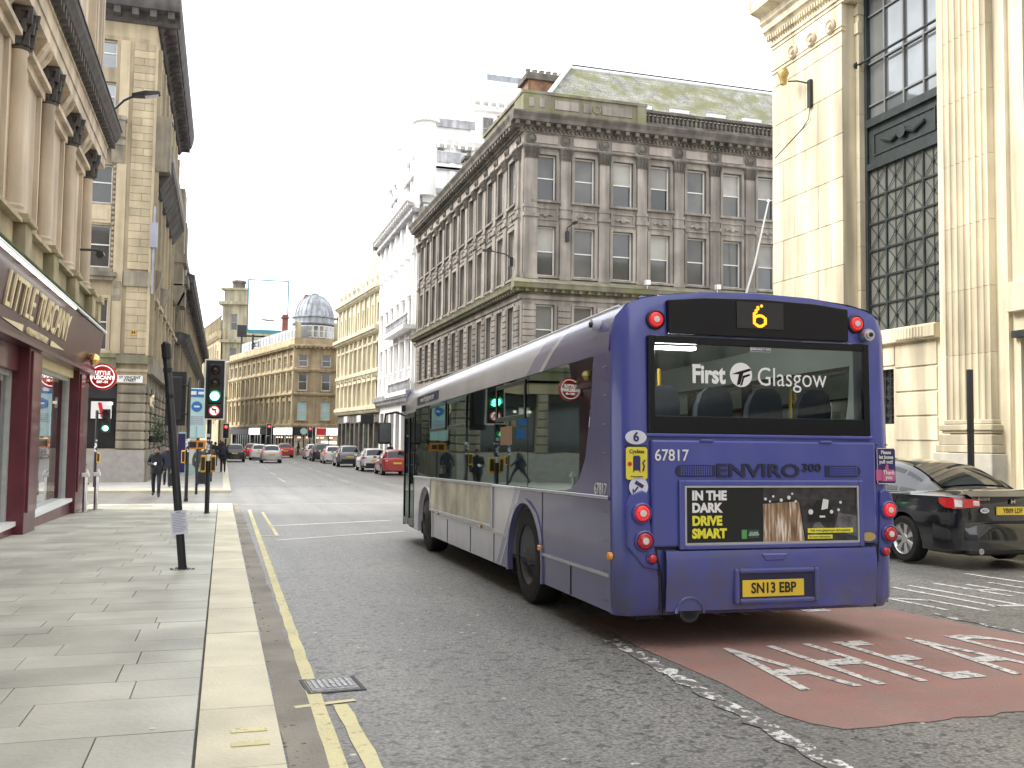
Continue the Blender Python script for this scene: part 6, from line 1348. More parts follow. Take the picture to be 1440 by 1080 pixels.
# lamps
def lamp(x, z, r, mat, y, par=None, ring=True):
    hb = bp_('lamp_bezel', MB().lathe([(r * 1.32, .01), (r * 1.3, -.018), (r * 1.12, -.026), (r * 1.02, -.012)], 24, (x, y, z), 1), M['bus_paint'] if ring else M['bus_dark'], smooth=50)
    bp_('lamp', MB().lathe([(r, .0), (r, -.02), (r * .96, -.03), (r * .8, -.036), (.004, -.04)], 24, (x, y, z), 1), mat, hb, smooth=50)
    if r > .045:
        bp_('lamp_centre', MB().lathe([(r * .45, -.034), (r * .42, -.043), (.003, -.045)], 14, (x, y, z), 1), M['clear_lens'], hb)
        dots = MB()
        for k in range(16):
            a = 2 * math.pi * k / 16; dots.lathe([(r * .09, -.030), (r * .07, -.041)], 5, (x + r * .74 * math.cos(a), y, z + r * .74 * math.sin(a)), 1)
        bp_('lamp_leds', dots, M['car_lamp'] if mat.name != 'lit_red_ring' else M['lit_tail'], hb)
    return hb
M['ring_lit'] = emat('lit_red_ring', (.75, .035, .04), .10)
M['ring_lit'].node_tree.nodes['Principled BSDF'].inputs['Roughness'].default_value = .15
for s_, cl in ((-1, [(-1.045, 1.035, .062), (-1.025, .825, .062), (-.965, .69, .035)]), (1, [(1.148, 1.045, .058), (1.15, .85, .058), (1.105, .71, .034)])):
    if s_ < 0: pts = [(-1.16, .78), (-1.165, 1.10), (-1.13, 1.185), (-1.04, 1.215), (-.985, 1.19), (-.975, 1.0), (-.90, .60), (-1.02, .62)]
    else: pts = [(1.205, .80), (1.205, 1.12), (1.18, 1.19), (1.12, 1.22), (1.075, 1.20), (1.07, 1.0), (1.045, .62), (1.13, .66)]
    bp_('lamp_housing', MB().prism(pts, 1, -.03, .03), M['bus_paint'], bevel=.016, seg=2)
    for i, (x, z, r_) in enumerate(cl): lamp(x, z, r_, M['ring_lit'] if i == 0 else M['car_lamp'], -.03)
for x, z in ((-.905, 2.54), (.905, 2.585)): lamp(x, z, .060, M['ring_lit'], .015, ring=False)
bp_('reversing_camera', MB().lathe([(.05, .02), (.055, -.03), (.05, -.06)], 14, (.99, 0, 2.49), 1).lathe([(.035, -.06), (.034, -.075), (.002, -.08)], 12, (.99, 0, 2.49), 1), M['alu'], smooth=40)
bp_('camera_lens', MB().lathe([(.02, -.078), (.018, -.086), (.001, -.088)], 10, (.99, 0, 2.49), 1), M['black'])
bp_('side_camera', MB().lathe([(.045, -.03), (.055, .02), (.045, .07), (.01, .085)], 12, (-1.25, .44, 2.545), 0), M['paper'], smooth=50)
bp_('camera_lens', MB().lathe([(.024, -1.30), (.024, -1.27)], 10, (0, .43, 2.54), 0), M['black'])
# side walls with wheel arches
def side_poly(y0, y1, z0=.27, z1=1.13):
    P = [(y0, z1), (y0, z0)]
    for yc in (2.50, 8.13):
        if y0 < yc - .6 and y1 > yc + .6:
            P += [(yc + .60 * math.cos(a) * -1, max(z0, .40 + .60 * math.sin(a))) for a in [R(-12) + R(204) * k / 16 for k in range(17)]]
    return P + [(y1, z0), (y1, z1)]
bp_('side_panel', MB().prism(side_poly(.12, 9.25), 0, -1.24, -1.20), M['bus_side'])
bp_('side_panel', MB().prism(side_poly(.12, 10.5), 0, 1.20, 1.24), M['bus_side'])
for s_ in (-1, 1):
    for yc in (2.50, 8.13):
        bp_('wheel_arch', MB().loft([[(s_ * 1.245, yc + r_ * math.cos(a), .40 + r_ * math.sin(a)) for a in [R(-12) + R(204) * k / 16 for k in range(17)]] for r_ in (.60, .645)] + [[(s_ * 1.20, yc + .60 * math.cos(a), .40 + .60 * math.sin(a)) for a in [R(-12) + R(204) * k / 16 for k in range(17)]]][::-1] if 0 else [[(s_ * x_, yc + r_ * math.cos(a), .40 + r_ * math.sin(a)) for a in [R(-12) + R(204) * k / 16 for k in range(17)]] for x_, r_ in ((1.241, .65), (1.258, .645), (1.258, .605), (1.20, .60))], cap=False, close=False), M['bus_side'], smooth=40)
        bp_('wheel_well', MB().loft([[(s_ * x_, yc + .62 * math.cos(a), .40 + .62 * math.sin(a)) for a in [R(-16) + R(212) * k / 12 for k in range(13)]] for x_ in (1.2, .75)], cap=False, close=False), M['black_matt'])
    for yc in ((2.50, 8.13)):
        wx = s_ * 1.215
        t = bp_('wheel', MB().lathe([(.30, 0), (.42, 0), (.47, s_ * -.02), (.485, s_ * -.06), (.485, s_ * -.24), (.46, s_ * -.28), (.3, s_ * -.28)], 36, (wx, yc, .485), 0, cap=False), M['rubber'], smooth=40)
        bp_('rim', MB().lathe([(.30, s_ * -.01), (.285, s_ * -.02), (.25, s_ * -.09 if yc < 5 else s_ * .02), (.12, s_ * -.10 if yc < 5 else s_ * .05), (.11, s_ * -.02), (.02, s_ * -.01), (.001, s_ * -.01)], 28, (wx, yc, .485), 0, cap=False), pmat('dusty_steel_rim', (.065, .063, .06), .6, metal=.2, var=.3, coords='O', vscale=4) if s_ < 0 and yc < 5 else bpy.data.materials['dusty_steel_rim'], t, smooth=40)
# seams, rails and small side details on the near side
bp_('skirt_seam', MB().tube([(-1.243, y_, z_) for y_, z_ in ((1.06, .28), (1.06, .545))], .006, 4).tube([(-1.243, 3.75, .28), (-1.243, 3.75, .6)], .005, 4).tube([(-1.243, 4.95, .28), (-1.243, 4.95, .6)], .005, 4).tube([(-1.243, 6.4, .28), (-1.243, 6.4, .6)], .005, 4).tube([(-1.243, 1.9, .56), (-1.243, 1.9, 1.13)], .003, 4), M['black_matt'])
bp_('skirt_rail', MB().box(-1.252, -1.24, .14, 1.88, .535, .56).box(-1.252, -1.24, 3.14, 7.5, .605, .625), M['alu'])
bp_('waist_rail', MB().box(-1.256, -1.24, .14, 9.25, 1.125, 1.16), M['bus_side'], bevel=.006)
bp_('waist_trim', MB().box(-1.262, -1.256, .14, 2.9, 1.135, 1.15), M['alu'])
ab = bp_('advert_frame', MB().box(-1.262, -1.24, 3.80, 7.72, 1.125, 1.165).box(-1.262, -1.24, 3.80, 7.72, .655, .69).box(-1.262, -1.24, 3.80, 3.86, .69, 1.125).box(-1.262, -1.24, 7.66, 7.72, .69, 1.125), M['alu'], bevel=.005)
for a, b in ((3.865, 5.75), (5.765, 7.655)): bp_('advert_board', MB().box(-1.252, -1.241, a, b, .692, 1.123), M['dirty_board'], ab)
for y_, z_ in ((1.94, .60), (4.4, .635), (7.1, .655), (.11, .70)):
    mk = bp_('side_marker', MB().box(-1.262, -1.24, y_ - .05, y_ + .05, z_ - .025, z_ + .025) if y_ > .2 else MB().lathe([(.035, -.0), (.03, -.03), (.004, -.04)], 10, (-1.235, y_, z_), 0), M['amber'], bevel=.004)
rv = MB()
for y_ in (.2, .25): 
    for k in range(9): rv.lathe([(.011, -1.248), (.006, -1.252)], 5, (0, y_, .35 + .24 * k * .95), 0)
for k in range(12): rv.lathe([(.010, -1.246), (.006, -1.25)], 5, (0, 3.3 + .36 * k, .32), 0)
bp_('rivets', rv, M['bus_side'])
fn = ob('fleet_number', text_mesh('67817', M['sign_white'], .135, .0, .002, 'CENTER', .82), BUS, (-1.243, .335, 1.205), rot=(R(90), 0, R(-90)))
hc = bp_('fuel_hatch', MB().box(-1.248, -1.24, 7.95, 8.05, .9, 1.0), M['black_matt'], bevel=.003)
# glazing: tail panel with its big curve, dark band, panes with gaps
curve = [(1.30, 1.16), (1.05, 1.19), (.85, 1.28), (.70, 1.45), (.61, 1.68), (.55, 1.95), (.50, 2.29)]
bp_('tail_panel', MB().prism([(.12, 2.295), (.12, 1.13), (1.30, 1.13)] + curve, 0, -1.24, -1.20), M['bus_side'])
bp_('tail_panel', MB().prism([(.12, 2.295), (.12, 1.13), (1.30, 1.13)] + curve, 0, 1.20, 1.24), M['bus_side'])
edges = [9.22, 7.9, 6.55, 5.2, 3.75, 2.42, None]
for s_ in (-1, 1):
    for a, b in zip(edges[1:], edges):
        if a is None: pts = [(b - .012, 1.165), (b - .012, 2.285)] + [(y_ + .02, z_) for y_, z_ in curve[::-1]]
        else: pts = [(a + .012, 1.165), (b - .012, 1.165), (b - .012, 2.285), (a + .012, 2.285)]
        bp_('side_window', MB().face([(s_ * 1.236, y_, z_) for y_, z_ in pts]), M['bus_glass'] if s_ < 0 else M['bus_glass_off'], fix=False)
    ml = MB()
    for e in edges[:-1]: ml.box(s_ * 1.20 if s_ > 0 else -1.232, 1.232 if s_ > 0 else -1.20, e - .05, e + .05, 1.15, 2.29)
    ml.box(s_ * 1.19 if s_ > 0 else -1.232, 1.232 if s_ > 0 else -1.19, .5, 9.25, 2.255, 2.29)
    bp_('window_pillars', ml, M['bus_black'])
for a, b in ((5.25, 6.5), (6.6, 7.85), (2.5, 3.7)):
    hp = MB()
    for (y0, y1, z0, z1) in ((a, b, 1.86, 1.91), (a, b, 2.225, 2.265), (a, a + .05, 1.91, 2.225), (b - .05, b, 1.91, 2.225)): hp.box(-1.247, -1.236, y0, y1, z0, z1)
    bp_('hopper_frame', hp, M['bus_black'], bevel=.003)
bp_('window_sticker', MB().box(-1.242, -1.238, 3.0, 3.5, 1.60, 1.80), pmat('window_notice', (.30, .18, .10), .5))
# doorway and front
dr = bp_('door', MB().box(-1.245, -1.215, 9.27, 9.33, .30, 2.25).box(-1.245, -1.215, 9.78, 9.86, .30, 2.25).box(-1.245, -1.215, 10.32, 10.40, .30, 2.25).box(-1.245, -1.215, 9.33, 10.32, .30, .42).box(-1.245, -1.215, 9.33, 10.32, 2.17, 2.25), M['bus_black'], bevel=.006)
for a, b in ((9.33, 9.78), (9.86, 10.32)): bp_('door_glass', MB().face([(-1.23, a, .42), (-1.23, b, .42), (-1.23, b, 2.17), (-1.23, a, 2.17)]), M['bus_glass'], dr, fix=False)
bp_('door_rail', MB().tube([(-1.20, 9.74, .7), (-1.20, 9.74, 1.7)], .015, 6).tube([(-1.2, 9.92, .7), (-1.2, 9.92, 1.7)], .015, 6), M['yellow_plastic'], dr)
bp_('door_header', MB().box(-1.24, -1.20, 9.25, 10.5, 2.25, 2.30), M['bus_side'])
fr = [(x, 10.4 + (.55 * (1 - (x / 1.24) ** 4)) * .98) for x in (-1.24, -1.15, -.9, -.45, 0, .45, .9, 1.15, 1.24)]
bp_('front_panel', MB().loft([[(x, y_, z) for x, y_ in fr] for z in (.27, 1.05)], cap=False, close=False), M['bus_side'])
bp_('front_header', MB().loft([[(x, y_ - d_, z) for x, y_ in fr] for z, d_ in ((2.30, .08), (2.6, .14), (2.70, .25))], cap=False, close=False), M['bus_side'])
bp_('windscreen', MB().loft([[(x, y_ - d_, z) for x, y_ in fr] for z, d_ in ((1.05, 0), (2.30, .08))], cap=False, close=False), glass('windscreen_glass', (.75, .8, .78), .06), fix=False)
bp_('rear_lamp', MB().box(-.86, -.5, .12, .2, 2.33, 2.35), bpy.data.materials['bus_interior_light'])
mi = bp_('mirror_arm', MB().tube([(-1.18, 10.75, 2.25), (-1.30, 11.0, 2.32), (-1.5, 11.05, 2.28), (-1.52, 11.0, 2.1)], .022, 7), M['black_matt'])
bp_('mirror', MB().box(-1.64, -1.40, 10.94, 11.06, 1.72, 2.12), M['black_matt'], mi, bevel=.03, seg=2)
bp_('mirror_glass', MB().box(-1.62, -1.42, 10.932, 10.94, 1.75, 2.09), M['pane_sky'], mi)
bp_('door_camera', MB().box(-1.30, -1.24, 10.3, 10.42, 2.30, 2.42), M['black_matt'], bevel=.01)
wl3 = bp_('side_logo_board', MB().box(-.003, .003, 7.2, 9.05, -.07, .07), M['sticker_navy'])
wl3.location = (-1.241, 0, 2.41); wl3.rotation_euler = (0, R(3), 0)
ob('lettering', text_mesh('www.firstglasgow.com', M['sign_white'], .13, .001, .001), wl3, (-.005, 8.12, 0), rot=(R(90), 0, R(-90)))
# underside and interior
bp_('chassis', MB().box(-1.1, 1.1, .3, 10.6, .22, .40).box(-.75, .75, .2, 3.4, .25, .9), M['black_matt'])
bp_('axle', MB().box(-.95, .95, 2.42, 2.58, .42, .56).box(-.95, .95, 8.05, 8.21, .42, .56), M['black_matt'])
bp_('floor', MB().box(-1.2, 1.2, .1, 10.6, .40, .44).box(-1.2, 1.2, .1, 3.4, .44, 1.0), M['seat'])
for s_ in (-1, 1):
    bp_('inner_cove', MB().prism([(s_ * 1.10, 2.575), (s_ * 1.19, 2.29), (s_ * 1.20, 2.29), (s_ * 1.20, 2.45), (s_ * 1.13, 2.60)], 1, .13, 10.4), M['bus_inner'])
    bp_('tail_lining', MB().prism([(.13, 2.29), (.13, 1.0), (1.25, 1.0), (1.25, 1.13)] + [(y_ - .03, z_) for y_, z_ in curve[1:-1]] + [(.48, 2.29)], 0, s_ * 1.17, s_ * 1.195), M['bus_inner'])
    bp_('rear_lining', MB().box(s_ * 1.06 - .1, s_ * 1.06 + .1, .135, .15, 1.0, 2.57), M['bus_inner'])
bp_('inner_lining', MB().box(-1.2, -1.19, .12, 9.2, .44, 1.13).box(1.19, 1.2, .12, 10.4, .44, 1.13), M['bus_inner'])
def seat_mesh():
    mb = MB()
    mb.loft([[(-.20, .05, .45), (.20, .05, .45), (.20, .13, .45), (-.20, .13, .45)], [(-.21, .03, .8), (.21, .03, .8), (.21, .12, .8), (-.21, .12, .8)], [(-.20, .0, 1.0), (.20, .0, 1.0), (.20, .08, 1.0), (-.20, .08, 1.0)], [(-.16, -.02, 1.1), (.16, -.02, 1.1), (.16, .05, 1.1), (-.16, .05, 1.1)], [(-.09, -.02, 1.15), (.09, -.02, 1.15), (.09, .03, 1.15), (-.09, .03, 1.15)]])
    mb.box(-.2, .2, .1, .52, .38, .46).box(-.05, .05, .2, .3, 0, .38)
    return mb.mesh('passenger_seat', M['seat'], smooth=50, bevel=.0)
sme = seat_mesh()
for x in (-.70, -.22, .25, .72): ob('passenger_seat', sme, BUS, (x, .34, .90), scale=(.80, 1, 1))
for r_ in range(2, 8):
    for x in (-.92, -.47, .47, .92):
        yy = 1.5 + r_ * .86
        if x < 0 and r_ in (6, 7): continue
        ob('passenger_seat', sme, BUS, (x, yy, .98 if yy < 3.0 else .46))
for x, y_ in ((-.25, 1.4), (-.28, 3.9), (.28, 5.2), (-.28, 6.6), (.28, 3.1), (-.28, 8.7)): bp_('grab_pole', MB().tube([(x, y_, .44), (x, y_, 2.3)], .018, 7), M['yellow_plastic'])
bp_('roof_vent', MB().box(.9, 1.12, .35, .6, 2.69, 2.76).box(.4, .75, .5, .9, 2.76, 2.83), M['black_matt'], bevel=.02)
# ================================================================ cars
def car_paint(name, col, metal=.3, rough=.28): return pmat(name, col, rough, metal=metal, var=.06, coords='O', coat=.7)
M['car_black'] = car_paint('black_car_paint', (.008, .009, .012), .0, .12)
M['car_black'].node_tree.nodes['Principled BSDF'].inputs['Coat IOR'].default_value = 1.5
M['car_black'].node_tree.nodes['Principled BSDF'].inputs['Coat Weight'].default_value = 1
M['car_white'] = car_paint('white_car_paint', (.74, .74, .74), 0)
M['car_silver'] = car_paint('silver_car_paint', (.58, .58, .58), .4)
M['car_grey'] = car_paint('grey_car_paint', (.23, .23, .25), .5)
M['car_red'] = car_paint('red_car_paint', (.40, .03, .035), .2)
M['car_dark'] = car_paint('dark_blue_car_paint', (.02, .022, .035), .3)
M['car_glass'] = pmat('dark_car_glass', (.012, .014, .016), .05, var=.2, coords='O', spec=.6)
M['alloy'] = pmat('silver_alloy_wheel', (.62, .62, .62), .3, metal=.8, var=.08, coords='O')
M['mirror_chrome'] = pmat('chrome', (.8, .8, .8), .12, metal=1, var=.05, coords='O')
def smooth_pts(pts, n):
    "Catmull-Rom through 2-D points"
    out = []
    P = [pts[0]] + list(pts) + [pts[-1]]
    for i in range(1, len(P) - 2):
        for k in range(n):
            t = k / n
            out.append(tuple(.5 * (2 * b + (c - a) * t + (2 * a - 5 * b + 4 * c - d) * t * t + (-a + 3 * b - 3 * c + d) * t ** 3) for a, b, c, d in zip(P[i - 1], P[i], P[i + 1], P[i + 2])))
    return out + [tuple(pts[-1])]
def apply_bool(o, cutters):
    for c in cutters:
        m = o.modifiers.new('cut', 'BOOLEAN'); m.object = c; m.operation = 'DIFFERENCE'; m.solver = 'EXACT'
    bpy.context.view_layer.update()
    me = bpy.data.meshes.new_from_object(o.evaluated_get(bpy.context.evaluated_depsgraph_get()))
    return me
CARS = {}
def car_meshes(kind):
    "y runs from the tail (0) to the nose (L)"
    if kind in CARS: return CARS[kind]
    if kind == 'saloon':
        L, wb, rw_ = 4.73, (1.06, 3.76), .325
        # stations: y, half width, underside, shoulder height, deck height
        st = [(0, .70, .36, .62, .66), (.03, .80, .26, .90, .955), (.16, .875, .20, .965, 1.045), (.5, .905, .19, .965, 1.06), (1.06, .92, .19, .955, 1.03), (1.9, .925, .19, .935, .98), (2.9, .92, .19, .91, .95), (3.4, .915, .19, .875, .955), (3.9, .90, .19, .80, .90), (4.4, .84, .20, .70, .78), (4.66, .70, .24, .56, .64), (4.73, .5, .3, .46, .50)]
        gh = [(.55, 1.035, .62), (.95, 1.23, .585), (1.35, 1.375, .555), (1.8, 1.435, .55), (2.4, 1.44, .55), (2.85, 1.385, .555), (3.3, 1.15, .62), (3.55, .96, .68)]
        base_w = [.78, .80, .81, .82, .83, .83, .83, .80]
    else:
        L, wb, rw_ = 4.25, (.78, 3.38), .335
        st = [(0, .68, .42, .70, .78), (.03, .78, .30, .96, 1.04), (.14, .85, .24, 1.01, 1.08), (.4, .88, .22, 1.0, 1.08), (.78, .90, .22, .99, 1.05), (1.6, .905, .21, .97, 1.02), (2.5, .90, .21, .95, .99), (3.0, .90, .21, .93, 1.0), (3.5, .88, .22, .87, .96), (3.9, .84, .23, .78, .86), (4.15, .72, .28, .64, .72), (4.25, .5, .34, .52, .58)]
        gh = [(.10, 1.06, .66), (.22, 1.30, .62), (.42, 1.50, .59), (.8, 1.57, .58), (1.7, 1.58, .58), (2.2, 1.52, .58), (2.7, 1.24, .63), (3.05, 1.0, .68)]
        base_w = [.74, .77, .80, .82, .83, .83, .82, .78]
    S_ = smooth_pts(st, 4)
    rings = []
    for y, w, zb, zs, zd in S_:
        h = zs - zb
        half_ = [(w * .80, zb), (w * .95, zb + .04), (w * .99, zb + h * .28), (w * 1.0, zb + h * .55), (w * .985, zb + h * .8), (w * .955, zs), (w * .86, zs + (zd - zs) * .6), (w * .5, zd), (0, zd + .008)]
        rings.append([(0, y, zb)] + [(x, y, z) for x, z in half_] + [(-x, y, z) for x, z in half_[:-1][::-1]])
    body = ob('car_body', MB().loft(rings).mesh('body', M['car_black'], fix=True))
    cut = []
    for yc in wb:
        c = ob('cutter', MB().lathe([(rw_ + .06, -1.2), (rw_ + .06, -.62)], 28, (0, yc, rw_), 0).lathe([(rw_ + .06, .62), (rw_ + .06, 1.2)], 28, (0, yc, rw_), 0).mesh('cutter', M['black_matt'])); cut.append(c)
    me = apply_bool(body, cut)
    for c in cut + [body]: bpy.data.objects.remove(c)
    me.polygons.foreach_set('use_smooth', [True] * len(me.polygons)); me.set_sharp_from_angle(angle=R(38))
    G = smooth_pts([(*g, b) for g, b in zip(gh, base_w)], 4)
    rg = []
    for y, zt, wt, wb_ in G:
        zb = .90 if kind == 'saloon' else .95
        zm = zb + (zt - zb) * .5
        half_ = [(wb_, zb), (wb_ + (wt - wb_) * .45, zm), (wt + .03, zt - .10 if zt > 1.2 else zt - .03), (wt - .05, zt - .025), (wt - .22, zt), (0, zt + .015)]
        rg.append([(x, y, z) for x, z in half_] + [(-x, y, z) for x, z in half_[:-1][::-1]])
    cab = MB().loft(rg, close=False, cap=False).mesh('cabin', M['car_black'], smooth=60)
    # glass: sit just outside the cabin surface
    def ring_at(y):
        for a, b in zip(G, G[1:]):
            if a[0] <= y <= b[0] + 1e-6:
                t = (y - a[0]) / (b[0] - a[0]); return tuple(p + (q - p) * t for p, q in zip(a, b))
        return G[0] if y < G[0][0] else G[-1]
    def side_pt(y, f, s_):
        y_, zt, wt, wb_ = ring_at(y); zb = .90 if kind == 'saloon' else .95
        zl = 1.0 if kind == 'saloon' else 1.06
        z = zl + (zt - .085 - zl) * f; zm = zb + (zt - zb) * .5; zu = zt - .10
        if z < zm: x = wb_ + (wt - wb_) * .45 * (z - zb) / max(zm - zb, .01)
        else: x = wb_ + (wt - wb_) * .45 + (wt + .03 - wb_ - (wt - wb_) * .45) * (z - zm) / max(zu - zm, .01)
        return (s_ * (x + .008), y, z)
    sg = MB()
    spans = [(1.0, 1.32), (1.38, 2.05), (2.13, 3.2)] if kind == 'saloon' else [(.42, .95), (1.02, 1.78), (1.86, 2.72)]
    panes = []
    for a, b in spans:
        for s_ in (-1, 1):
            mb = MB(); n = 6
            for i in range(n):
                y0, y1 = a + (b - a) * i / n, a + (b - a) * (i + 1) / n
                mb.face([side_pt(y0, 0, s_), side_pt(y1, 0, s_), side_pt(y1, 1, s_), side_pt(y0, 1, s_)])
            panes.append(mb.mesh('side_window', M['car_glass'], smooth=60))
    def top_strip(y0, y1, shrink=.05, n=8):
        mb = MB(); P = []
        for i in range(n + 1):
            y = y0 + (y1 - y0) * i / n; y_, zt, wt, wb_ = ring_at(y); w = wt - shrink
            P.append([(-w, y, zt - .014), (-w * .5, y, zt + .012), (0, y, zt + .022), (w * .5, y, zt + .012), (w, y, zt - .014)])
        return mb.loft(P, cap=False, close=False)
    if kind == 'saloon': rear, front = top_strip(.66, 1.36), top_strip(2.85, 3.4)
    else: rear, front = top_strip(.115, .36, .06), top_strip(2.2, 2.9)
    rear = MB_shift(rear, 0, -.006, .006); front = MB_shift(front, 0, .006, .006)
    CARS[kind] = dict(L=L, wb=wb, r=rw_, body=me, cabin=cab, panes=panes, rear=rear.mesh('rear_window', M['car_glass'], smooth=60), front=front.mesh('windscreen', M['car_glass'], smooth=60), W=.92)
    return CARS[kind]
def MB_shift(mb, x, y, z):
    mb.v = [(a + x, b + y, c + z) for a, b, c in mb.v]; return mb
def wheel_mesh(r, kind):
    def go():
        t = MB().lathe([(r * .68, 0), (r * .93, 0), (r, .03), (r, .19), (r * .93, .215), (r * .68, .215)], 28, (0, 0, 0), 0, cap=False).mesh('tyre', M['rubber'], smooth=40)
        rim = MB().lathe([(r * .70, .0), (r * .68, .01), (r * .60, .05), (r * .58, .15), (.002, .16)], 24, (0, 0, 0), 0, cap=False)
        hub = MB().lathe([(.06, -.0), (.05, -.012), (.003, -.015)], 12, (.035, 0, 0), 0)
        sp = MB()
        for k in range(7 if kind == 'saloon' else 5):
            a = 2 * math.pi * k / (7 if kind == 'saloon' else 5); ca, sa = math.cos(a), math.sin(a); w0, w1 = .020, .042
            P = lambda rr, w, x: (x, rr * ca - w * sa, rr * sa + w * ca)
            sp.loft([[P(.03, -w0, .03), P(.03, w0, .03), P(.03, w0, .07), P(.03, -w0, .07)], [P(r * .66, -w1, .012), P(r * .66, w1, .012), P(r * .66, w1, .05), P(r * .66, -w1, .05)]])
        sp.lathe([(.065, .02), (.06, .075)], 12, (0, 0, 0), 0)
        return t, rim.mesh('rim', M['alloy'], smooth=40), sp.mesh('spokes', M['alloy'], bevel=.004), hub.mesh('hub_cap', M['mirror_chrome'])
    return cached(('wheel', r, kind), go)
_re = {}
def recolor(me, mat):
    k = (me.name, mat.name)
    if k not in _re:
        m2 = me.copy(); m2.materials[0] = mat
        for p in m2.polygons: p.material_index = 0
        _re[k] = m2
    return _re[k]
def make_car(kind, x, y, paint, label, heading=0, scale=1, lit=False, plate=None, two_tone=None, group='cars in the street', brand=False):
    c = car_meshes(kind); L = c['L']
    t = thing('saloon_car' if kind == 'saloon' else 'hatchback_car', label, 'car', (x, y, gz(y)), heading, group)
    t.scale = (scale,) * 3
    ob('body', recolor(c['body'], paint), t); ob('cabin', recolor(c['cabin'], paint), t)
    for p in c['panes']: ob('side_window', p, t)
    ob('rear_window', c['rear'], t); ob('windscreen', c['front'], t)
    tm, rm, sp, hub = wheel_mesh(c['r'], kind)
    wx = .905 if kind == 'saloon' else .885
    for yc in c['wb']:
        for s_ in (-1, 1):
            w = ob('wheel', tm, t, (s_ * wx, yc, c['r']), 0 if s_ < 0 else math.pi)
            for n_, m_ in (('rim', rm), ('spokes', sp), ('hub_cap', hub)): ob(n_, m_, w)
    ob('wheel_wells', cached(('wells', kind), lambda: MB().box(-.62, .62, .2, L - .2, .3, .8).mesh('wheel_wells', M['black_matt'])), t)
    lampm = M['lit_tail'] if lit else M['car_lamp']
    if kind == 'saloon':
        for s_ in (-1, 1):
            q = lambda pts: [(s_ * a, b, c_) for a, b, c_ in pts]
            lm = MB().loft([q([(.86, .40, .90), (.85, .42, .955), (.80, .42, .95), (.8, .4, .89)]), q([(.895, .20, .83), (.882, .22, .955), (.80, .25, .955), (.8, .22, .83)]), q([(.86, .06, .82), (.85, .085, .955), (.76, .12, .955), (.76, .1, .83)]), q([(.74, .012, .83), (.73, .035, .95), (.7, .1, .95), (.7, .08, .83)]), q([(.50, -.012, .845), (.50, .01, .945), (.5, .08, .945), (.5, .07, .85)])])
            lo = ob('tail_lamp', lm.mesh('tail_lamp', M['car_lamp'], smooth=50), t)
            ob('reversing_lens', MB().box(.40 + .12, .60, -.02, .03, .855, .925).mesh('reversing_lens', M['clear_lens'], bevel=.008), lo, scale=(s_, 1, 1))
            ob('indicator_lens', MB().loft([[(.77, .024, .845), (.77, .03, .93), (.775, .1, .93), (.775, .1, .845)], [(.86, .05, .845), (.852, .072, .94), (.83, .14, .94), (.83, .14, .845)]]).mesh('indicator_lens', M['clear_lens']), lo, (0, -.012, 0), scale=(s_, 1, 1))
        ob('boot_lid', MB().loft([[(x_, y0, z0) for x_, y0 in ((-.60, .03), (-.3, .0), (0, -.008), (.3, .0), (.60, .03))] for z0, dy in ((.64, 0),)] + [[(x_, y0 - .006, z_) for x_, y0 in ((-.58, .03), (-.3, .0), (0, -.008), (.3, .0), (.58, .03))] for z_ in (.86, .94)] + [[(x_, y0 - .045, .985) for x_, y0 in ((-.66, .05), (-.3, .0), (0, -.008), (.3, .0), (.66, .05))], [(x_, y0 + .06, 1.055) for x_, y0 in ((-.70, .05), (-.3, .0), (0, -.008), (.3, .0), (.70, .05))]], cap=False, close=False).mesh('boot_lid', paint, smooth=50), t)
        ob('bumper', MB().loft([[(s1 * w_, y_, z_) for s1, w_, y_ in ((-1, .91, .42), (-1, .885, .16), (-1, .74, .0), (-1, .35, -.055), (1, .35, -.055), (1, .74, .0), (1, .885, .16), (1, .91, .42))] for z_ in (.27, .36, .55)] + [[(s1 * w_, y_ + .02, .63) for s1, w_, y_ in ((-1, .90, .42), (-1, .875, .16), (-1, .73, .02), (-1, .35, -.03), (1, .35, -.03), (1, .73, .02), (1, .875, .16), (1, .90, .42))]], cap=False, close=False).mesh('bumper', paint, smooth=60), t)
        ob('bumper_seam', MB().tube([(-.89, .2, .655), (-.74, .0, .65), (-.35, -.03, .645), (.35, -.03, .645), (.74, .0, .65), (.89, .2, .655)], .007, 4).mesh('bumper_seam', M['black_matt']), t)
        ob('lower_valance', MB().box(-.7, .7, -.03, .3, .2, .30).mesh('lower_valance', M['black_matt'], bevel=.03), t)
        for s_ in (-1, 1): ob('exhaust_tip', MB().lathe([(.04, -.04), (.04, .15), (.03, .15), (.03, -.04)], 12, (s_ * .52, 0, .255), 1).mesh('exhaust_tip', M['mirror_chrome']), t)
        pl_ = ob('number_plate', MB().box(-.26, .26, -.028, -.01, .735, .845).mesh('number_plate', M['plate_yellow'], bevel=.004), t)
        ob('plate_lettering', text_mesh('YB09 LDF', M['sign_black'], .088, .0015, .001, 'CENTER', .86), pl_, (0, -.030, .79), rot=(R(90), 0, 0))
        em = ob('boot_badge', MB().prism([(-.055, -.035), (-.035, .035), (.035, .035), (.055, -.035), (.04, -.04), (-.04, -.04)], 1, -.02, -.012).mesh('boot_badge', M['black_matt']), t, (0, -.01, .915))
        ob('badge_letter', MB().box(-.03, -.018, -.028, -.02, -.03, .03).box(.018, .03, -.028, -.02, -.03, .03).box(-.018, .018, -.028, -.02, -.006, .006).mesh('badge_letter', M['mirror_chrome']), em)
        ob('model_script', text_mesh('Accord', M['mirror_chrome'], .058, .0, .002, 'CENTER', 1.1), t, (-.46, -.022, .965 - .015), rot=(R(90), 0, 0))
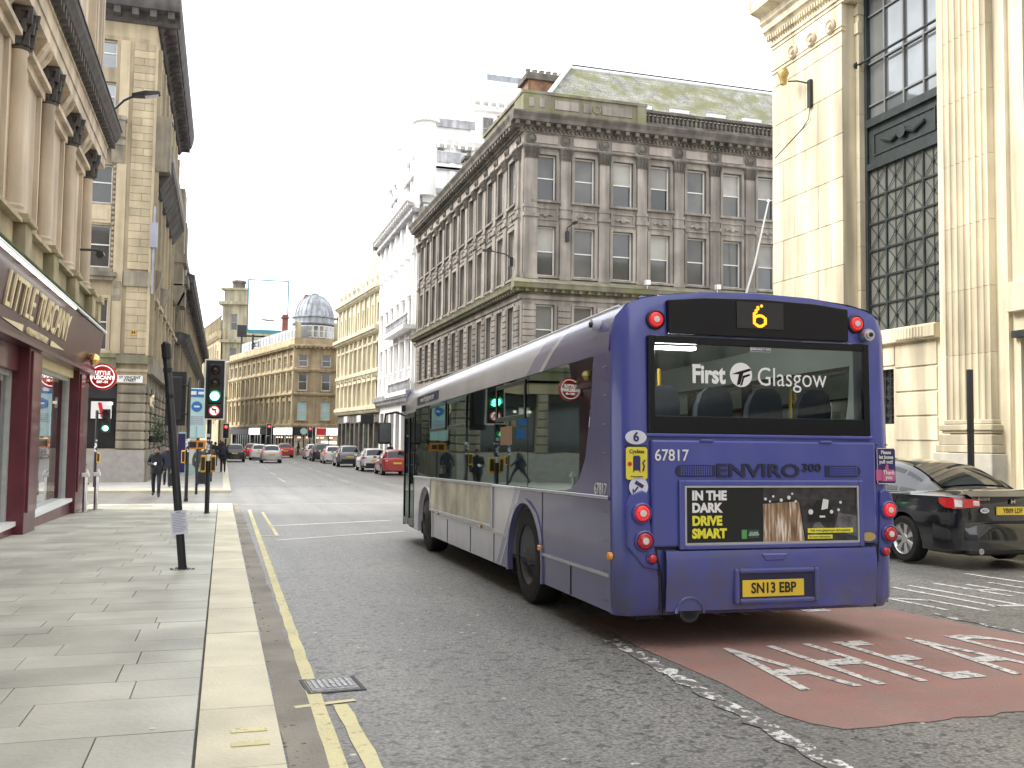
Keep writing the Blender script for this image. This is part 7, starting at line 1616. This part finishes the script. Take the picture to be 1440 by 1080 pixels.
        ov = ob('oval_sticker', MB().loft([[(-.44 + .07 * math.cos(a), y_, .795 + .035 * math.sin(a)) for a in [2 * math.pi * k / 16 for k in range(16)]] for y_ in (-.012, -.018)]).mesh('oval_sticker', M['paper']), t)
        ob('sticker_lettering', text_mesh('ECO', M['sign_black'], .04, .001, .001), ov, (-.44, -.02, .795), rot=(R(90), 0, 0))
        sh = MB()
        for s_ in (-1, 1):
            sh.tube([(s_ * .905, 2.1, .22), (s_ * .935, 2.1, .6), (s_ * .90, 2.1, .95)], .005, 4).tube([(s_ * .935, 1.32, .62), (s_ * .91, 1.22, .95)], .005, 4)
        ob('door_gap', sh.mesh('door_gap', M['black_matt']), t)
        for s_ in (-1, 1):
            ob('window_trim', MB().tube([(side_[0], side_[1], side_[2]) for side_ in [(s_ * .845, .98, .99), (s_ * .85, 1.6, .985), (s_ * .855, 2.4, .975), (s_ * .85, 3.15, .965)]], .012, 5).mesh('window_trim', M['mirror_chrome']), t)
            for y_ in (1.62, 2.65): ob('door_handle', MB().box(s_ * .925 - .02, s_ * .925 + .02, y_, y_ + .2, .80, .825).mesh('door_handle', M['mirror_chrome'], bevel=.008), t)
            ob('door_mirror', MB().loft([[(s_ * .90, 3.0, .98), (s_ * .90, 3.12, .98), (s_ * .9, 3.12, 1.08), (s_ * .9, 3.0, 1.08)], [(s_ * 1.08, 2.98, .97), (s_ * 1.08, 3.06, .97), (s_ * 1.08, 3.06, 1.10), (s_ * 1.08, 2.98, 1.10)]]).mesh('door_mirror', paint, smooth=50), t)
    else:
        for s_ in (-1, 1):
            lo = ob('tail_lamp', MB().loft([[(s_ * .60, .018, .86), (s_ * .60, .02, 1.0), (s_ * .60, .1, 1.0), (s_ * .60, .1, .86)], [(s_ * .78, .025, .85), (s_ * .765, .05, 1.03), (s_ * .75, .12, 1.03), (s_ * .77, .12, .85)], [(s_ * .872, .20, .88), (s_ * .86, .22, 1.02), (s_ * .8, .26, 1.02), (s_ * .82, .25, .88)]]).mesh('tail_lamp', lampm, smooth=50), t, (0, -.02, 0))
            ob('lens', MB().box(s_ * .66 - .05, s_ * .66 + .05, -.004, .03, .88, .93).mesh('lens', M['clear_lens']), lo)
            ob('door_mirror', MB().box(s_ * .99 - .10, s_ * .99 + .10, 2.62, 2.74, 1.02, 1.15).mesh('door_mirror', paint, bevel=.03), t)
            ob('headlamp', MB().loft([[(s_ * .55, 4.17, .60), (s_ * .55, 4.16, .72), (s_ * .55, 4.0, .74), (s_ * .55, 4.0, .6)], [(s_ * .80, 3.98, .64), (s_ * .80, 3.96, .80), (s_ * .75, 3.85, .80), (s_ * .75, 3.85, .64)]]).mesh('headlamp', M['clear_lens']), t)
        ob('bumper', MB().loft([[(s1 * w_, y_, z_) for s1, w_, y_ in ((-1, .87, .30), (-1, .80, .04), (-1, .4, -.06), (1, .4, -.06), (1, .80, .04), (1, .87, .30))] for z_ in (.30, .40, .58)], cap=False, close=False).mesh('bumper', paint if not two_tone else two_tone, smooth=60), t)
        pl_ = ob('number_plate', MB().box(-.26, .26, -.03, -.0, .70, .81).mesh('number_plate', M['plate_yellow']), t)
        ob('lower_valance', MB().box(-.7, .7, -.05, .3, .24, .34).mesh('lower_valance', M['black_matt'], bevel=.03), t)
    return t
make_car('saloon', 10.22, 10.42, M['car_black'], 'black saloon with yellow plate YB09 LDF parked beside the bus', R(-2), group=None)
for args in (
    (1.05, 88.5, 'car_black', 'black car alone in the left lane, nearest the left kerb', 0, 1.02, False),
    (4.1, 85.3, 'car_silver', 'white hatchback waiting in the middle lane, largest of the moving cars', 0, 1.0, True),
    (3.0, 101.5, 'car_red', 'red car queuing behind the white hatchback, left of it', 0, 1.0, True),
    (3.4, 94.8, 'car_white', 'pale car half hidden just beyond the white hatchback', 0, .98, True),
    (6.6, 107, 'car_red', 'dark red car driving away just right of the white hatchback', 0, 1.0, True),
    (9.0, 99.5, 'car_white', 'white car parked farthest up the right kerb', 0, 1.0, False),
    (9.1, 91.5, 'car_dark', 'dark tall car parked second farthest along the right kerb', 0, 1.08, False),
    (9.3, 84.0, 'car_white', 'white car parked between the dark tall car and the grey car', 0, .98, True),
    (9.55, 75.0, 'car_grey', 'dark grey car parked behind the white crossover at the right kerb', 0, 1.06, False),
    (10.0, 65.0, 'car_white', 'white crossover with black sills parked beside the red car', 0, 1.0, False),
    (10.35, 58.4, 'car_red', 'red car parked nearest, half hidden by the front of the bus', 0, 1.0, False)):
    make_car('hatch', args[0], args[1], M[args[2]], args[3], args[4], args[5], args[6], two_tone=M['black_matt'] if 'crossover' in args[3] else None)
# ================================================================ people
M['skin'] = pmat('skin', (.42, .25, .17), .6, var=.08)
M['hair'] = pmat('dark_hair', (.02, .016, .014), .7, var=.2)
def cloth(name, c): return pmat(name, c, .85, var=.25, vscale=9, bump=.3, bscale=40)
M['jk_black'] = cloth('black_padded_jacket', (.018, .02, .024)); M['jk_brown'] = cloth('brown_coat', (.075, .052, .04)); M['jk_navy'] = cloth('navy_coat', (.02, .025, .045)); M['jk_grey'] = cloth('dark_grey_coat', (.05, .05, .052))
M['tr_black'] = cloth('black_trousers', (.016, .018, .024)); M['tr_navy'] = cloth('dark_blue_jeans', (.025, .035, .065)); M['shoe'] = cloth('dark_shoes', (.02, .02, .02)); M['white_trim'] = cloth('white_trim', (.6, .6, .6))
def person(x, y, face, h, jacket, trousers, label, stride=.3, arm='swing', hood=False, hair='hair', group=None, zoff=None):
    """a figure on the pavement; face = heading (0 walks away from the camera along +Y)"""
    z0 = gz(y) + (KERB + .04 if zoff is None else zoff)
    t = thing('person', label, 'person', (x, y, z0), face, group)
    k = h / 1.75
    s = stride
    J = dict(pel=(0, 0, .95), wai=(0, .0, 1.08), che=(0, .015, 1.30), nek=(0, .01, 1.47), nk2=(0, .02, 1.53), hd0=(0, .025, 1.60), hd1=(0, .02, 1.70))
    for n_, sg, f in (('L', -1, 1), ('R', 1, -1)):
        a = s * f
        J['hip' + n_] = (sg * .095, 0, .90); J['kne' + n_] = (sg * .10, a * .5 + .05, .50); J['ank' + n_] = (sg * .10, a * 1.05 - (.04 if a < 0 else 0), .085 + (.06 if a < 0 else 0)); J['toe' + n_] = (sg * .115, a * 1.05 + .16 - (.03 if a < 0 else 0), .035 + (.0 if a > 0 else .02))
        J['sho' + n_] = (sg * .19, 0, 1.42)
        if arm == 'swing': J['elb' + n_] = (sg * .255, -a * .45 - .02, 1.15); J['wri' + n_] = (sg * .25, -a * .9 + .08, .93); J['han' + n_] = (sg * .245, -a * .95 + .10, .84)
        elif arm == 'phone':
            J['elb' + n_] = (sg * .27, -.04, 1.14)
            J['wri' + n_] = (sg * (.10 if n_ == 'R' else .25), .27 if n_ == 'R' else .1, 1.12 if n_ == 'R' else .92); J['han' + n_] = (sg * (.05 if n_ == 'R' else .25), .32 if n_ == 'R' else .12, 1.14 if n_ == 'R' else .84)
    E_ = [('pel', 'wai'), ('wai', 'che'), ('che', 'nek'), ('nek', 'nk2'), ('nk2', 'hd0'), ('hd0', 'hd1')]
    for n_ in 'LR': E_ += [('pel', 'hip' + n_), ('hip' + n_, 'kne' + n_), ('kne' + n_, 'ank' + n_), ('ank' + n_, 'toe' + n_), ('che', 'sho' + n_), ('sho' + n_, 'elb' + n_), ('elb' + n_, 'wri' + n_), ('wri' + n_, 'han' + n_)]
    rad = dict(pel=(.155, .12), wai=(.16, .125), che=(.175, .135), nek=(.075, .07), nk2=(.055, .058), hd0=(.078, .09), hd1=(.07, .085), hip=(.10, .10), kne=(.07, .07), ank=(.055, .058), toe=(.042, .035), sho=(.085, .085), elb=(.068, .068), wri=(.05, .05), han=(.036, .04))
    names = list(J)
    me = bpy.data.meshes.new('body'); me.from_pydata([tuple(c * k for c in J[n_]) for n_ in names], [(names.index(a), names.index(b)) for a, b in E_], [])
    o = ob('body', me, t)
    sk = o.modifiers.new('skin', 'SKIN'); sk.use_smooth_shade = True
    for i, n_ in enumerate(names):
        r_ = rad.get(n_, rad.get(n_[:3])); me.skin_vertices[0].data[i].radius = (r_[0] * k, r_[1] * k)
    me.skin_vertices[0].data[0].use_root = True
    su = o.modifiers.new('sub', 'SUBSURF'); su.levels = 2; su.render_levels = 2
    bpy.context.view_layer.update()
    m2 = bpy.data.meshes.new_from_object(o.evaluated_get(bpy.context.evaluated_depsgraph_get()))
    o.modifiers.clear(); o.data = m2; m2.materials.clear()
    for m_ in (jacket, trousers, M['skin'], M['shoe']): m2.materials.append(m_)
    hands = [Vector(J['han' + n_]) * k for n_ in 'LR']; wr = [Vector(J['wri' + n_]) * k for n_ in 'LR']
    for p in m2.polygons:
        c = p.center; z = c.z / k; mi = 0
        if z > 1.51: mi = 2
        elif z < .10: mi = 3
        elif any((c - h_).length < (c - w_).length and (c - h_).length < .09 for h_, w_ in zip(hands, wr)): mi = 2
        elif z < .86 and abs(c.x) < .2 * k: mi = 1
        p.material_index = mi; p.use_smooth = True
    hm = MB().lathe([(.0955, 1.60), (.101, 1.66), (.093, 1.72), (.065, 1.77), (.02, 1.79)], 12)
    hm.v = [(a, b * 1.1 - .012, c) for a, b, c in hm.v]
    ob('hood' if hood else 'hair', hm.mesh('hair', jacket if hood else M['hair'], smooth=60), t, scale=(k, k, k))
    # hands with separate fingers
    fg = MB()
    for n_, sg in (('L', -1), ('R', 1)):
        b = Vector(J['han' + n_])
        for q in range(4): fg.tube([b + Vector((sg * (-.015), -.03 + q * .02, 0)), b + Vector((sg * -.01, -.028 + q * .02, -.05)), b + Vector((sg * -.035, -.026 + q * .019, -.075 - .008 * (q in (1, 2)))) ], [.010, .009, .007], 5)
        fg.tube([b + Vector((sg * -.02, .04, .03)), b + Vector((sg * -.035, .055, -.01)), b + Vector((sg * -.04, .05, -.03))], [.011, .01, .007], 5)
    ob('fingers', fg.mesh('fingers', M['skin'], smooth=60), t, scale=(k, k, k))
    # nose and ears, collar and hem
    fe = MB().loft([[(-.012, .098, 1.655), (.012, .098, 1.655), (0, .09, 1.68)], [(-.018, .108, 1.63), (.018, .108, 1.63), (0, .125, 1.632)], [(-.012, .1, 1.62), (.012, .1, 1.62), (0, .105, 1.618)]])
    for sg in (-1, 1): fe.lathe([(.025, -.008), (.028, .0), (.015, .01)], 8, (sg * .098, .0, 1.64), 0)
    ob('face_features', fe.mesh('face_features', M['skin'], smooth=60), t, scale=(k, k, k))
    ob('eyes_and_mouth', MB().box(-.05, -.02, .098, .106, 1.655, 1.668).box(.02, .05, .098, .106, 1.655, 1.668).box(-.03, .03, .094, .108, 1.588, 1.596).mesh('eyes_and_mouth', M['hair']), t, scale=(k, k, k))
    ob('jacket_hem', MB().loft([[(a * math.cos(q), b * math.sin(q) + .0, z) for q in [2 * math.pi * i / 16 for i in range(16)]] for z, a, b in ((.80, .205, .155), (.84, .215, .165), (1.0, .205, .16), (1.1, .19, .15))], cap=False).mesh('jacket_hem', jacket, smooth=60), t, scale=(k, k, k))
    ob('collar', MB().loft([[(a * math.cos(q), b * math.sin(q) + .012, z) for q in [2 * math.pi * i / 12 for i in range(12)]] for z, a, b in ((1.44, .12, .105), (1.52, .085, .09), (1.535, .09, .095))], cap=False).mesh('collar', jacket, smooth=60), t, scale=(k, k, k))
    return t
p1 = person(-2.25, 36.6, math.pi, 1.82, M['jk_black'], M['tr_black'], 'person in black padded jacket and dark trousers walking towards us, looking at a phone', .26, 'phone', zoff=.0)
tag(ob('phone', MB().box(-.035, .035, -.006, .006, -.07, .07).mesh('phone', M['paper'], bevel=.006), None, (-2.25 - .02, 36.6 - .37, gz(36.6) + 1.20), rot=(R(-50), 0, 0)), 'small pale phone held by the person in the black padded jacket', 'phone')
person(-2.25, 43.5, math.pi, 1.76, M['jk_navy'], M['tr_black'], 'person in dark coat half hidden behind the leaning post', .2)
def suitcase(x, y, label):
    s = thing('suitcase', label, 'suitcase', (x, y, gz(y) + KERB + .04))
    ob('shell', MB().box(-.2, .2, -.12, .12, .06, .60).mesh('shell', M['jk_black'], bevel=.04, seg=2), s)
    ob('handle', MB().tube([(-.1, .08, .6), (-.1, .08, .95), (.1, .08, .95), (.1, .08, .6)], .012, 6).mesh('handle', M['steel']), s)
    for a in (-.15, .15): ob('wheel', MB().lathe([(.045, -.02), (.045, .02)], 10, (a, 0, .045), 0).mesh('wheel', M['rubber']), s)
suitcase(-1.95, 42.6, 'black suitcase wheeled beside the person behind the leaning post')
person(-1.0, 45.5, 0, 1.70, M['jk_grey'], M['tr_black'], 'person in dark grey coat walking away between the two signal poles', .22)
person(-.6, 47.5, 0, 1.85, M['jk_brown'], M['tr_navy'], 'person in brown coat walking away beside the signal pole', .28)
suitcase(-.85, 44.6, 'black suitcase rolling on the pavement behind the person in grey')
p4 = person(.05, 60, 0, 1.75, M['jk_black'], M['tr_black'], 'person with dark rucksack walking away along the far kerb', .24)
tag(ob('rucksack', MB().box(-.16, .16, -.30, -.12, 1.05, 1.50).mesh('rucksack', M['jk_navy'], bevel=.05, seg=2), None, (.05, 60, gz(60) + .1)), 'dark rucksack on the back of the person by the far kerb', 'rucksack')
person(-6.1, 45.0, R(-90), 1.72, M['jk_navy'], M['tr_black'], 'person in dark blue coat striding to the right along the pub base', .42)
for x_, y_, j, f, lb in ((-.5, 72, 'jk_black', 0, 'distant person in black furthest left on the far pavement'), (.0, 78, 'jk_navy', math.pi, 'distant person in navy nearer the kerb on the far pavement'), (-.9, 84, 'jk_grey', 0, 'distant person in grey close to the building wall'), (-.2, 97, 'jk_black', 0, 'most distant of the people on the left pavement')):
    person(x_, y_, f, 1.74, M[j], M['tr_black'], lb, .22, group='people far down the left pavement')
person(8.4, 113, R(90), 1.75, M['jk_black'], M['tr_black'], 'person in black standing at the foot of the domed building', .1)
person(13.2, 78, 0, 1.75, M['jk_black'], M['tr_black'], 'person in black on the right pavement above the white crossover', .2)
person(12.6, 66, 0, 1.72, M['jk_grey'], M['tr_black'], 'person in grey on the right pavement beside the red parked car', .2)

# ================================================================ signals, posts and signs
def lens(mb, z, r=.105, y=-.16): return mb.lathe([(r, y + .03), (r * .9, y), (.003, y - .012)], 18, (0, 0, z), 1)
def visor(z, r=.125, y=-.15, l=.2):
    a = [math.pi * k / 12 - .35 for k in range(13)]; a = [R(-20) + R(220) * k / 12 for k in range(13)]
    return [[(r * math.cos(q), yy + (-.0 if yy == y else .0), z + r * math.sin(q)) for q in a] for yy in (y, y - l)]
def signal_head(par, x, z, lit, board=True, face=0, extra=False, y=-.1):
    "three aspects with visors; the head faces -y turned by face"
    h = ob('signal_head', MB().box(-.155, .155, -.12, .10, 0, .98).mesh('signal_head', M['black_matt'], bevel=.03, seg=2), par, (x, y, z), face)
    if board:
        bb = MB().box(-.25, .25, -.075, -.06, -.40 if extra else -.12, 1.10)
        ob('backing_board', bb.mesh('backing_board', M['black_matt'], bevel=.0), h)
        z0 = -.40 if extra else -.12
        ob('white_border', MB().box(-.25, -.22, -.08, -.076, z0, 1.1).box(.22, .25, -.08, -.076, z0, 1.1).box(-.22, .22, -.08, -.076, 1.07, 1.1).box(-.22, .22, -.08, -.076, z0, z0 + .03).mesh('white_border', M['sign_white']), h)
    off = {'red': pmat('unlit_red_lens', (.05, .01, .01), .2), 'amber': pmat('unlit_amber_lens', (.06, .03, .008), .2), 'green': pmat('unlit_green_lens', (.01, .05, .03), .2)} if 'unlit_red_lens' not in bpy.data.materials else {k: bpy.data.materials[f'unlit_{k}_lens'] for k in ('red', 'amber', 'green')}
    for c, zz in (('red', .82), ('amber', .50), ('green', .18)):
        m_ = (M['red_lamp'] if c == 'red' else M['green_lamp']) if lit == c else off[c]
        ob('lens', lens(MB(), zz).mesh('lens', m_, smooth=50), h)
        ob('visor', MB().loft(visor(zz), cap=False, close=False).mesh('visor', M['black_matt']), h)
    if extra:
        ob('turn_box', MB().box(-.155, .155, -.14, .08, -.34, -.02).mesh('turn_box', M['black_matt'], bevel=.01), h)
        ob('no_left_turn_disc', MB().lathe([(.125, -.14), (.125, -.155)], 24, (0, 0, -.18), 1).mesh('no_left_turn_disc', emat('lit_white_disc', (1, .95, .93), .4)), h)
        ob('red_ring', MB().loft([[(r_ * math.cos(q), yy, -.18 + r_ * math.sin(q)) for q in [2 * math.pi * k / 28 for k in range(28)]] for r_, yy in ((.126, -.156), (.126, -.162), (.103, -.162), (.103, -.156))], cap=False).mesh('red_ring', M['lit_tail']), h)
        ob('turn_arrow', MB().prism([(.045, -.25), (.02, -.25), (.02, -.16), (-.02, -.16), (-.02, -.185), (-.075, -.145), (-.02, -.105), (-.02, -.13), (.045, -.13)], 1, -.162, -.156).mesh('turn_arrow', M['sign_black']), h)
        ob('red_bar', MB().prism([(-.085, -.105), (-.07, -.09), (.088, -.25), (.073, -.265)], 1, -.166, -.162).mesh('red_bar', M['sign_red']), h)
    return h
def push_box(par, s_, z=1.05, y=0):
    b = ob('push_button_box', MB().box(-.06, .06, -.10, .10, 0, .42).mesh('push_button_box', M['yellow_plastic'], bevel=.015), par, (s_ * .12, y, z))
    ob('button_plate', MB().box(-.045, .045, -.11, -.10, .05, .37).mesh('button_plate', M['black_matt']), b)
    return b
def pole(par, h, r=.057, stickers=True):
    p = ob('pole', MB().lathe([(r * 1.25, -.1), (r * 1.25, .02), (r, .03), (r, h), (r * .6, h + .03)], 14).mesh('pole', M['black'], smooth=40), par)
    if stickers:
        for k in range(9):
            sb = MB()
            a, z_ = rng.uniform(-2.4, -.7), rng.uniform(1.5, 2.0); q = rng.uniform(.02, .04)
            c_, s_ = math.cos(a), math.sin(a); u_ = Vector((-s_, c_, 0)); o_ = Vector((c_, s_, 0)) * (r + .003); up = Vector((0, 0, q))
            sb.face([o_ + Vector((0, 0, z_)) - u_ * q - up, o_ + Vector((0, 0, z_)) + u_ * q - up, o_ + Vector((0, 0, z_)) + u_ * q + up, o_ + Vector((0, 0, z_)) - u_ * q + up])
            ob('worn_sticker', sb.mesh('worn_sticker', M['paper'], fix=False), p)
    return p
def pz(y): return gz(y) + KERB
# main signal
s1 = thing('traffic_light', 'traffic light showing green with white-bordered board and no-left-turn disc', 'traffic light', (-.33, 24.9, pz(24.9)))
pole(s1, 3.55); signal_head(s1, .10, 2.72, 'green', True, R(2), True, -.14)
push_box(s1, -1, 1.02); push_box(s1, 1, 1.02)
ob('pole_band', MB().lathe([(.062, 1.30), (.062, 1.46)], 14).mesh('pole_band', M['sign_white']), s1)
# pole behind, its head turned away from us
s2 = thing('traffic_light', 'dark traffic light seen from behind, next to the leaning post', 'traffic light', (-1.10, 33.0, pz(31)))
pole(s2, 3.95); h2 = signal_head(s2, -.42, 2.55, None, True, math.pi, False, 0); h2.scale = (1.25, 1, 1.45)
ob('bracket', MB().tube([(-.3, 0, 3.7), (0, 0, 3.7)], .025, 6).tube([(-.3, 0, 2.75), (0, 0, 2.75)], .025, 6).mesh('bracket', M['black']), s2)
push_box(s2, -1, 1.15)
# leaning post with a paper notice
lp = thing('leaning_post', 'bent black post leaning over the pavement with a paper notice', 'post', (-.43, 12.55, pz(12.55)))
top = Vector((-.40 * .70, .02, 2.82))
ob('pole', MB().lathe([(.058, 0), (.05, .05), (.048, 2.8), (.03, 2.83)], 14).lathe([(.056, 2.45), (.056, 2.5)], 14).lathe([(.056, 2.13), (.056, 2.17)], 14).lathe([(.058, 2.62), (.058, 2.80)], 14).mesh('pole', M['black'], smooth=40), lp, rot=(0, R(-5.8), 0))
nt = ob('notice', MB().box(-.095, .095, -.062, -.058, .44, .73).mesh('notice', M['paper']), lp, rot=(0, R(-5.8), R(2)))
nb = MB()
for k in range(12): nb.box(-.075, .075 - (.03 if k % 4 == 3 else 0), -.0635, -.062, .69 - k * .02, .698 - k * .02)
nb.box(-.03, .03, -.0635, -.062, .705, .72)
ob('notice_print', nb.mesh('notice_print', M['print']), nt)
ob('tape', MB().lathe([(.054, .52), (.054, .54)], 12).lathe([(.054, .64), (.054, .66)], 12).mesh('tape', M['sign_white']), lp, rot=(0, R(-5.8), 0))
cr_ = MB()
for k in range(14):
    a = 2 * math.pi * k / 14; q = rng.uniform(.07, .16)
    cr_.box(q * math.cos(a) - .02, q * math.cos(a) + .02, q * math.sin(a) - .015, q * math.sin(a) + .015, -.01, rng.uniform(.006, .016))
ob('broken_mortar', cr_.mesh('broken_mortar', M['gutter']), lp)
# signal across the side street
s3 = thing('traffic_light', 'traffic light showing green in front of the pub window', 'traffic light', (-5.05, 43.0, pz(43)))
pole(s3, 3.2); signal_head(s3, .36, 2.30, 'green', False, 0, False, 0); push_box(s3, 1, 1.05)
ob('bracket', MB().tube([(.0, 0, 3.1), (.3, 0, 3.1)], .025, 6).tube([(0, 0, 2.4), (.3, 0, 2.4)], .025, 6).mesh('bracket', M['black']), s3)
for x_, y_, z_, lb in ((.25, 92, 2.2, 'red traffic light on the far left kerb'), (5.0, 112, 2.5, 'red traffic light above the queuing cars, before the white shop signs'), (9.6, 112, 2.3, 'red traffic light in front of the domed building entrance')):
    s = thing('traffic_light', lb, 'traffic light', (x_, y_, gz(y_)), 0, 'distant red traffic lights')
    pole(s, 3.4, .07, False); hh = signal_head(s, 0, z_, 'red', True); hh.scale = (1.15, 1, 1.15)
    ob('base', MB().box(-.12, .12, -.12, .12, 0, .3).mesh('base', M['black']), s)
# bus stop flag and orange board
bs = thing('bus_stop_sign', 'pale teal bus stop sign with blue header behind the traffic light', 'sign', (-.92, 38.5, gz(38.5)))
pole(bs, 4.35, .05, False)
ob('panel', MB().box(-.42, .28, -.10, -.06, 2.15, 4.05).mesh('panel', M['sign_teal'], bevel=.02), bs)
ob('header', MB().box(-.40, .26, -.115, -.10, 3.72, 4.02).mesh('header', M['sign_blue']), bs)
ob('roundel', MB().lathe([(.20, -.10), (.20, -.115)], 22, (-.07, 0, 3.35), 1).mesh('roundel', M['sign_blue']), bs)
ob('roundel_bar', MB().box(-.17, .03, -.122, -.115, 3.32, 3.38).mesh('roundel_bar', M['sign_white']), bs)
tb = MB()
for k in range(5): tb.box(-.32, .18, -.11, -.10, 2.95 - k * .07, 2.98 - k * .07)
tb.box(-.08, -.04, -.11, -.10, 2.2, 2.6)
ob('timetable_print', tb.mesh('timetable_print', M['print']), bs)
ob('header_print', MB().box(-.3, -.1, -.12, -.115, 3.80, 3.94).box(-.03, .18, -.12, -.115, 3.82, 3.92).mesh('header_print', M['sign_white']), bs)
ob('orange_board', MB().box(-.40, .30, -.11, -.07, 1.72, 2.06).mesh('orange_board', pmat('orange_sign', (.55, .2, .02), .5)), bs)
ob('board_print', MB().box(-.3, -.05, -.12, -.11, 1.78, 2.0).box(.02, .2, -.12, -.11, 1.8, 1.98).mesh('board_print', M['sign_black']), bs)
# stainless posts by the restaurant corner
for x_, y_, lb in ((-3.25, 25.9, 'stainless steel post nearest the restaurant corner'), (-3.12, 27.0, 'stainless steel post farther from us at the restaurant corner')):
    b = thing('steel_bollard', lb, 'bollard', (x_, y_, pz(y_)), 0, 'stainless posts at the restaurant corner')
    ob('post', MB().lathe([(.055, 0), (.055, .88), (.04, .9)], 14).mesh('post', M['steel'], smooth=40), b)
    ob('foot', MB().lathe([(.19, 0), (.19, .015), (.06, .02)], 18).mesh('foot', M['steel']), b)
    ob('head', MB().box(-.09, .09, -.07, .07, .88, .98).lathe([(.05, .98), (.03, 1.06)], 8, (.03, 0, 0)).mesh('head', M['sign_white'], bevel=.02), b)
for x_, y_, lb in ((-2.6, 51, 'blue and teal panel on the far pavement behind the signal poles'),):
    b = thing('pavement_kiosk', lb, 'kiosk', (-1.95, 58, gz(58)))
    ob('cabinet', MB().box(-.5, .5, -.3, .3, 0, 2.5).mesh('cabinet', M['sign_teal'], bevel=.03), b); ob('blue_panel', MB().box(-.5, -.1, -.32, -.3, .2, 2.4).mesh('blue_panel', M['sticker_navy']), b); ob('lit_panel', MB().box(-.02, .42, -.32, -.3, .7, 2.1).mesh('lit_panel', M['sign_white']), b)
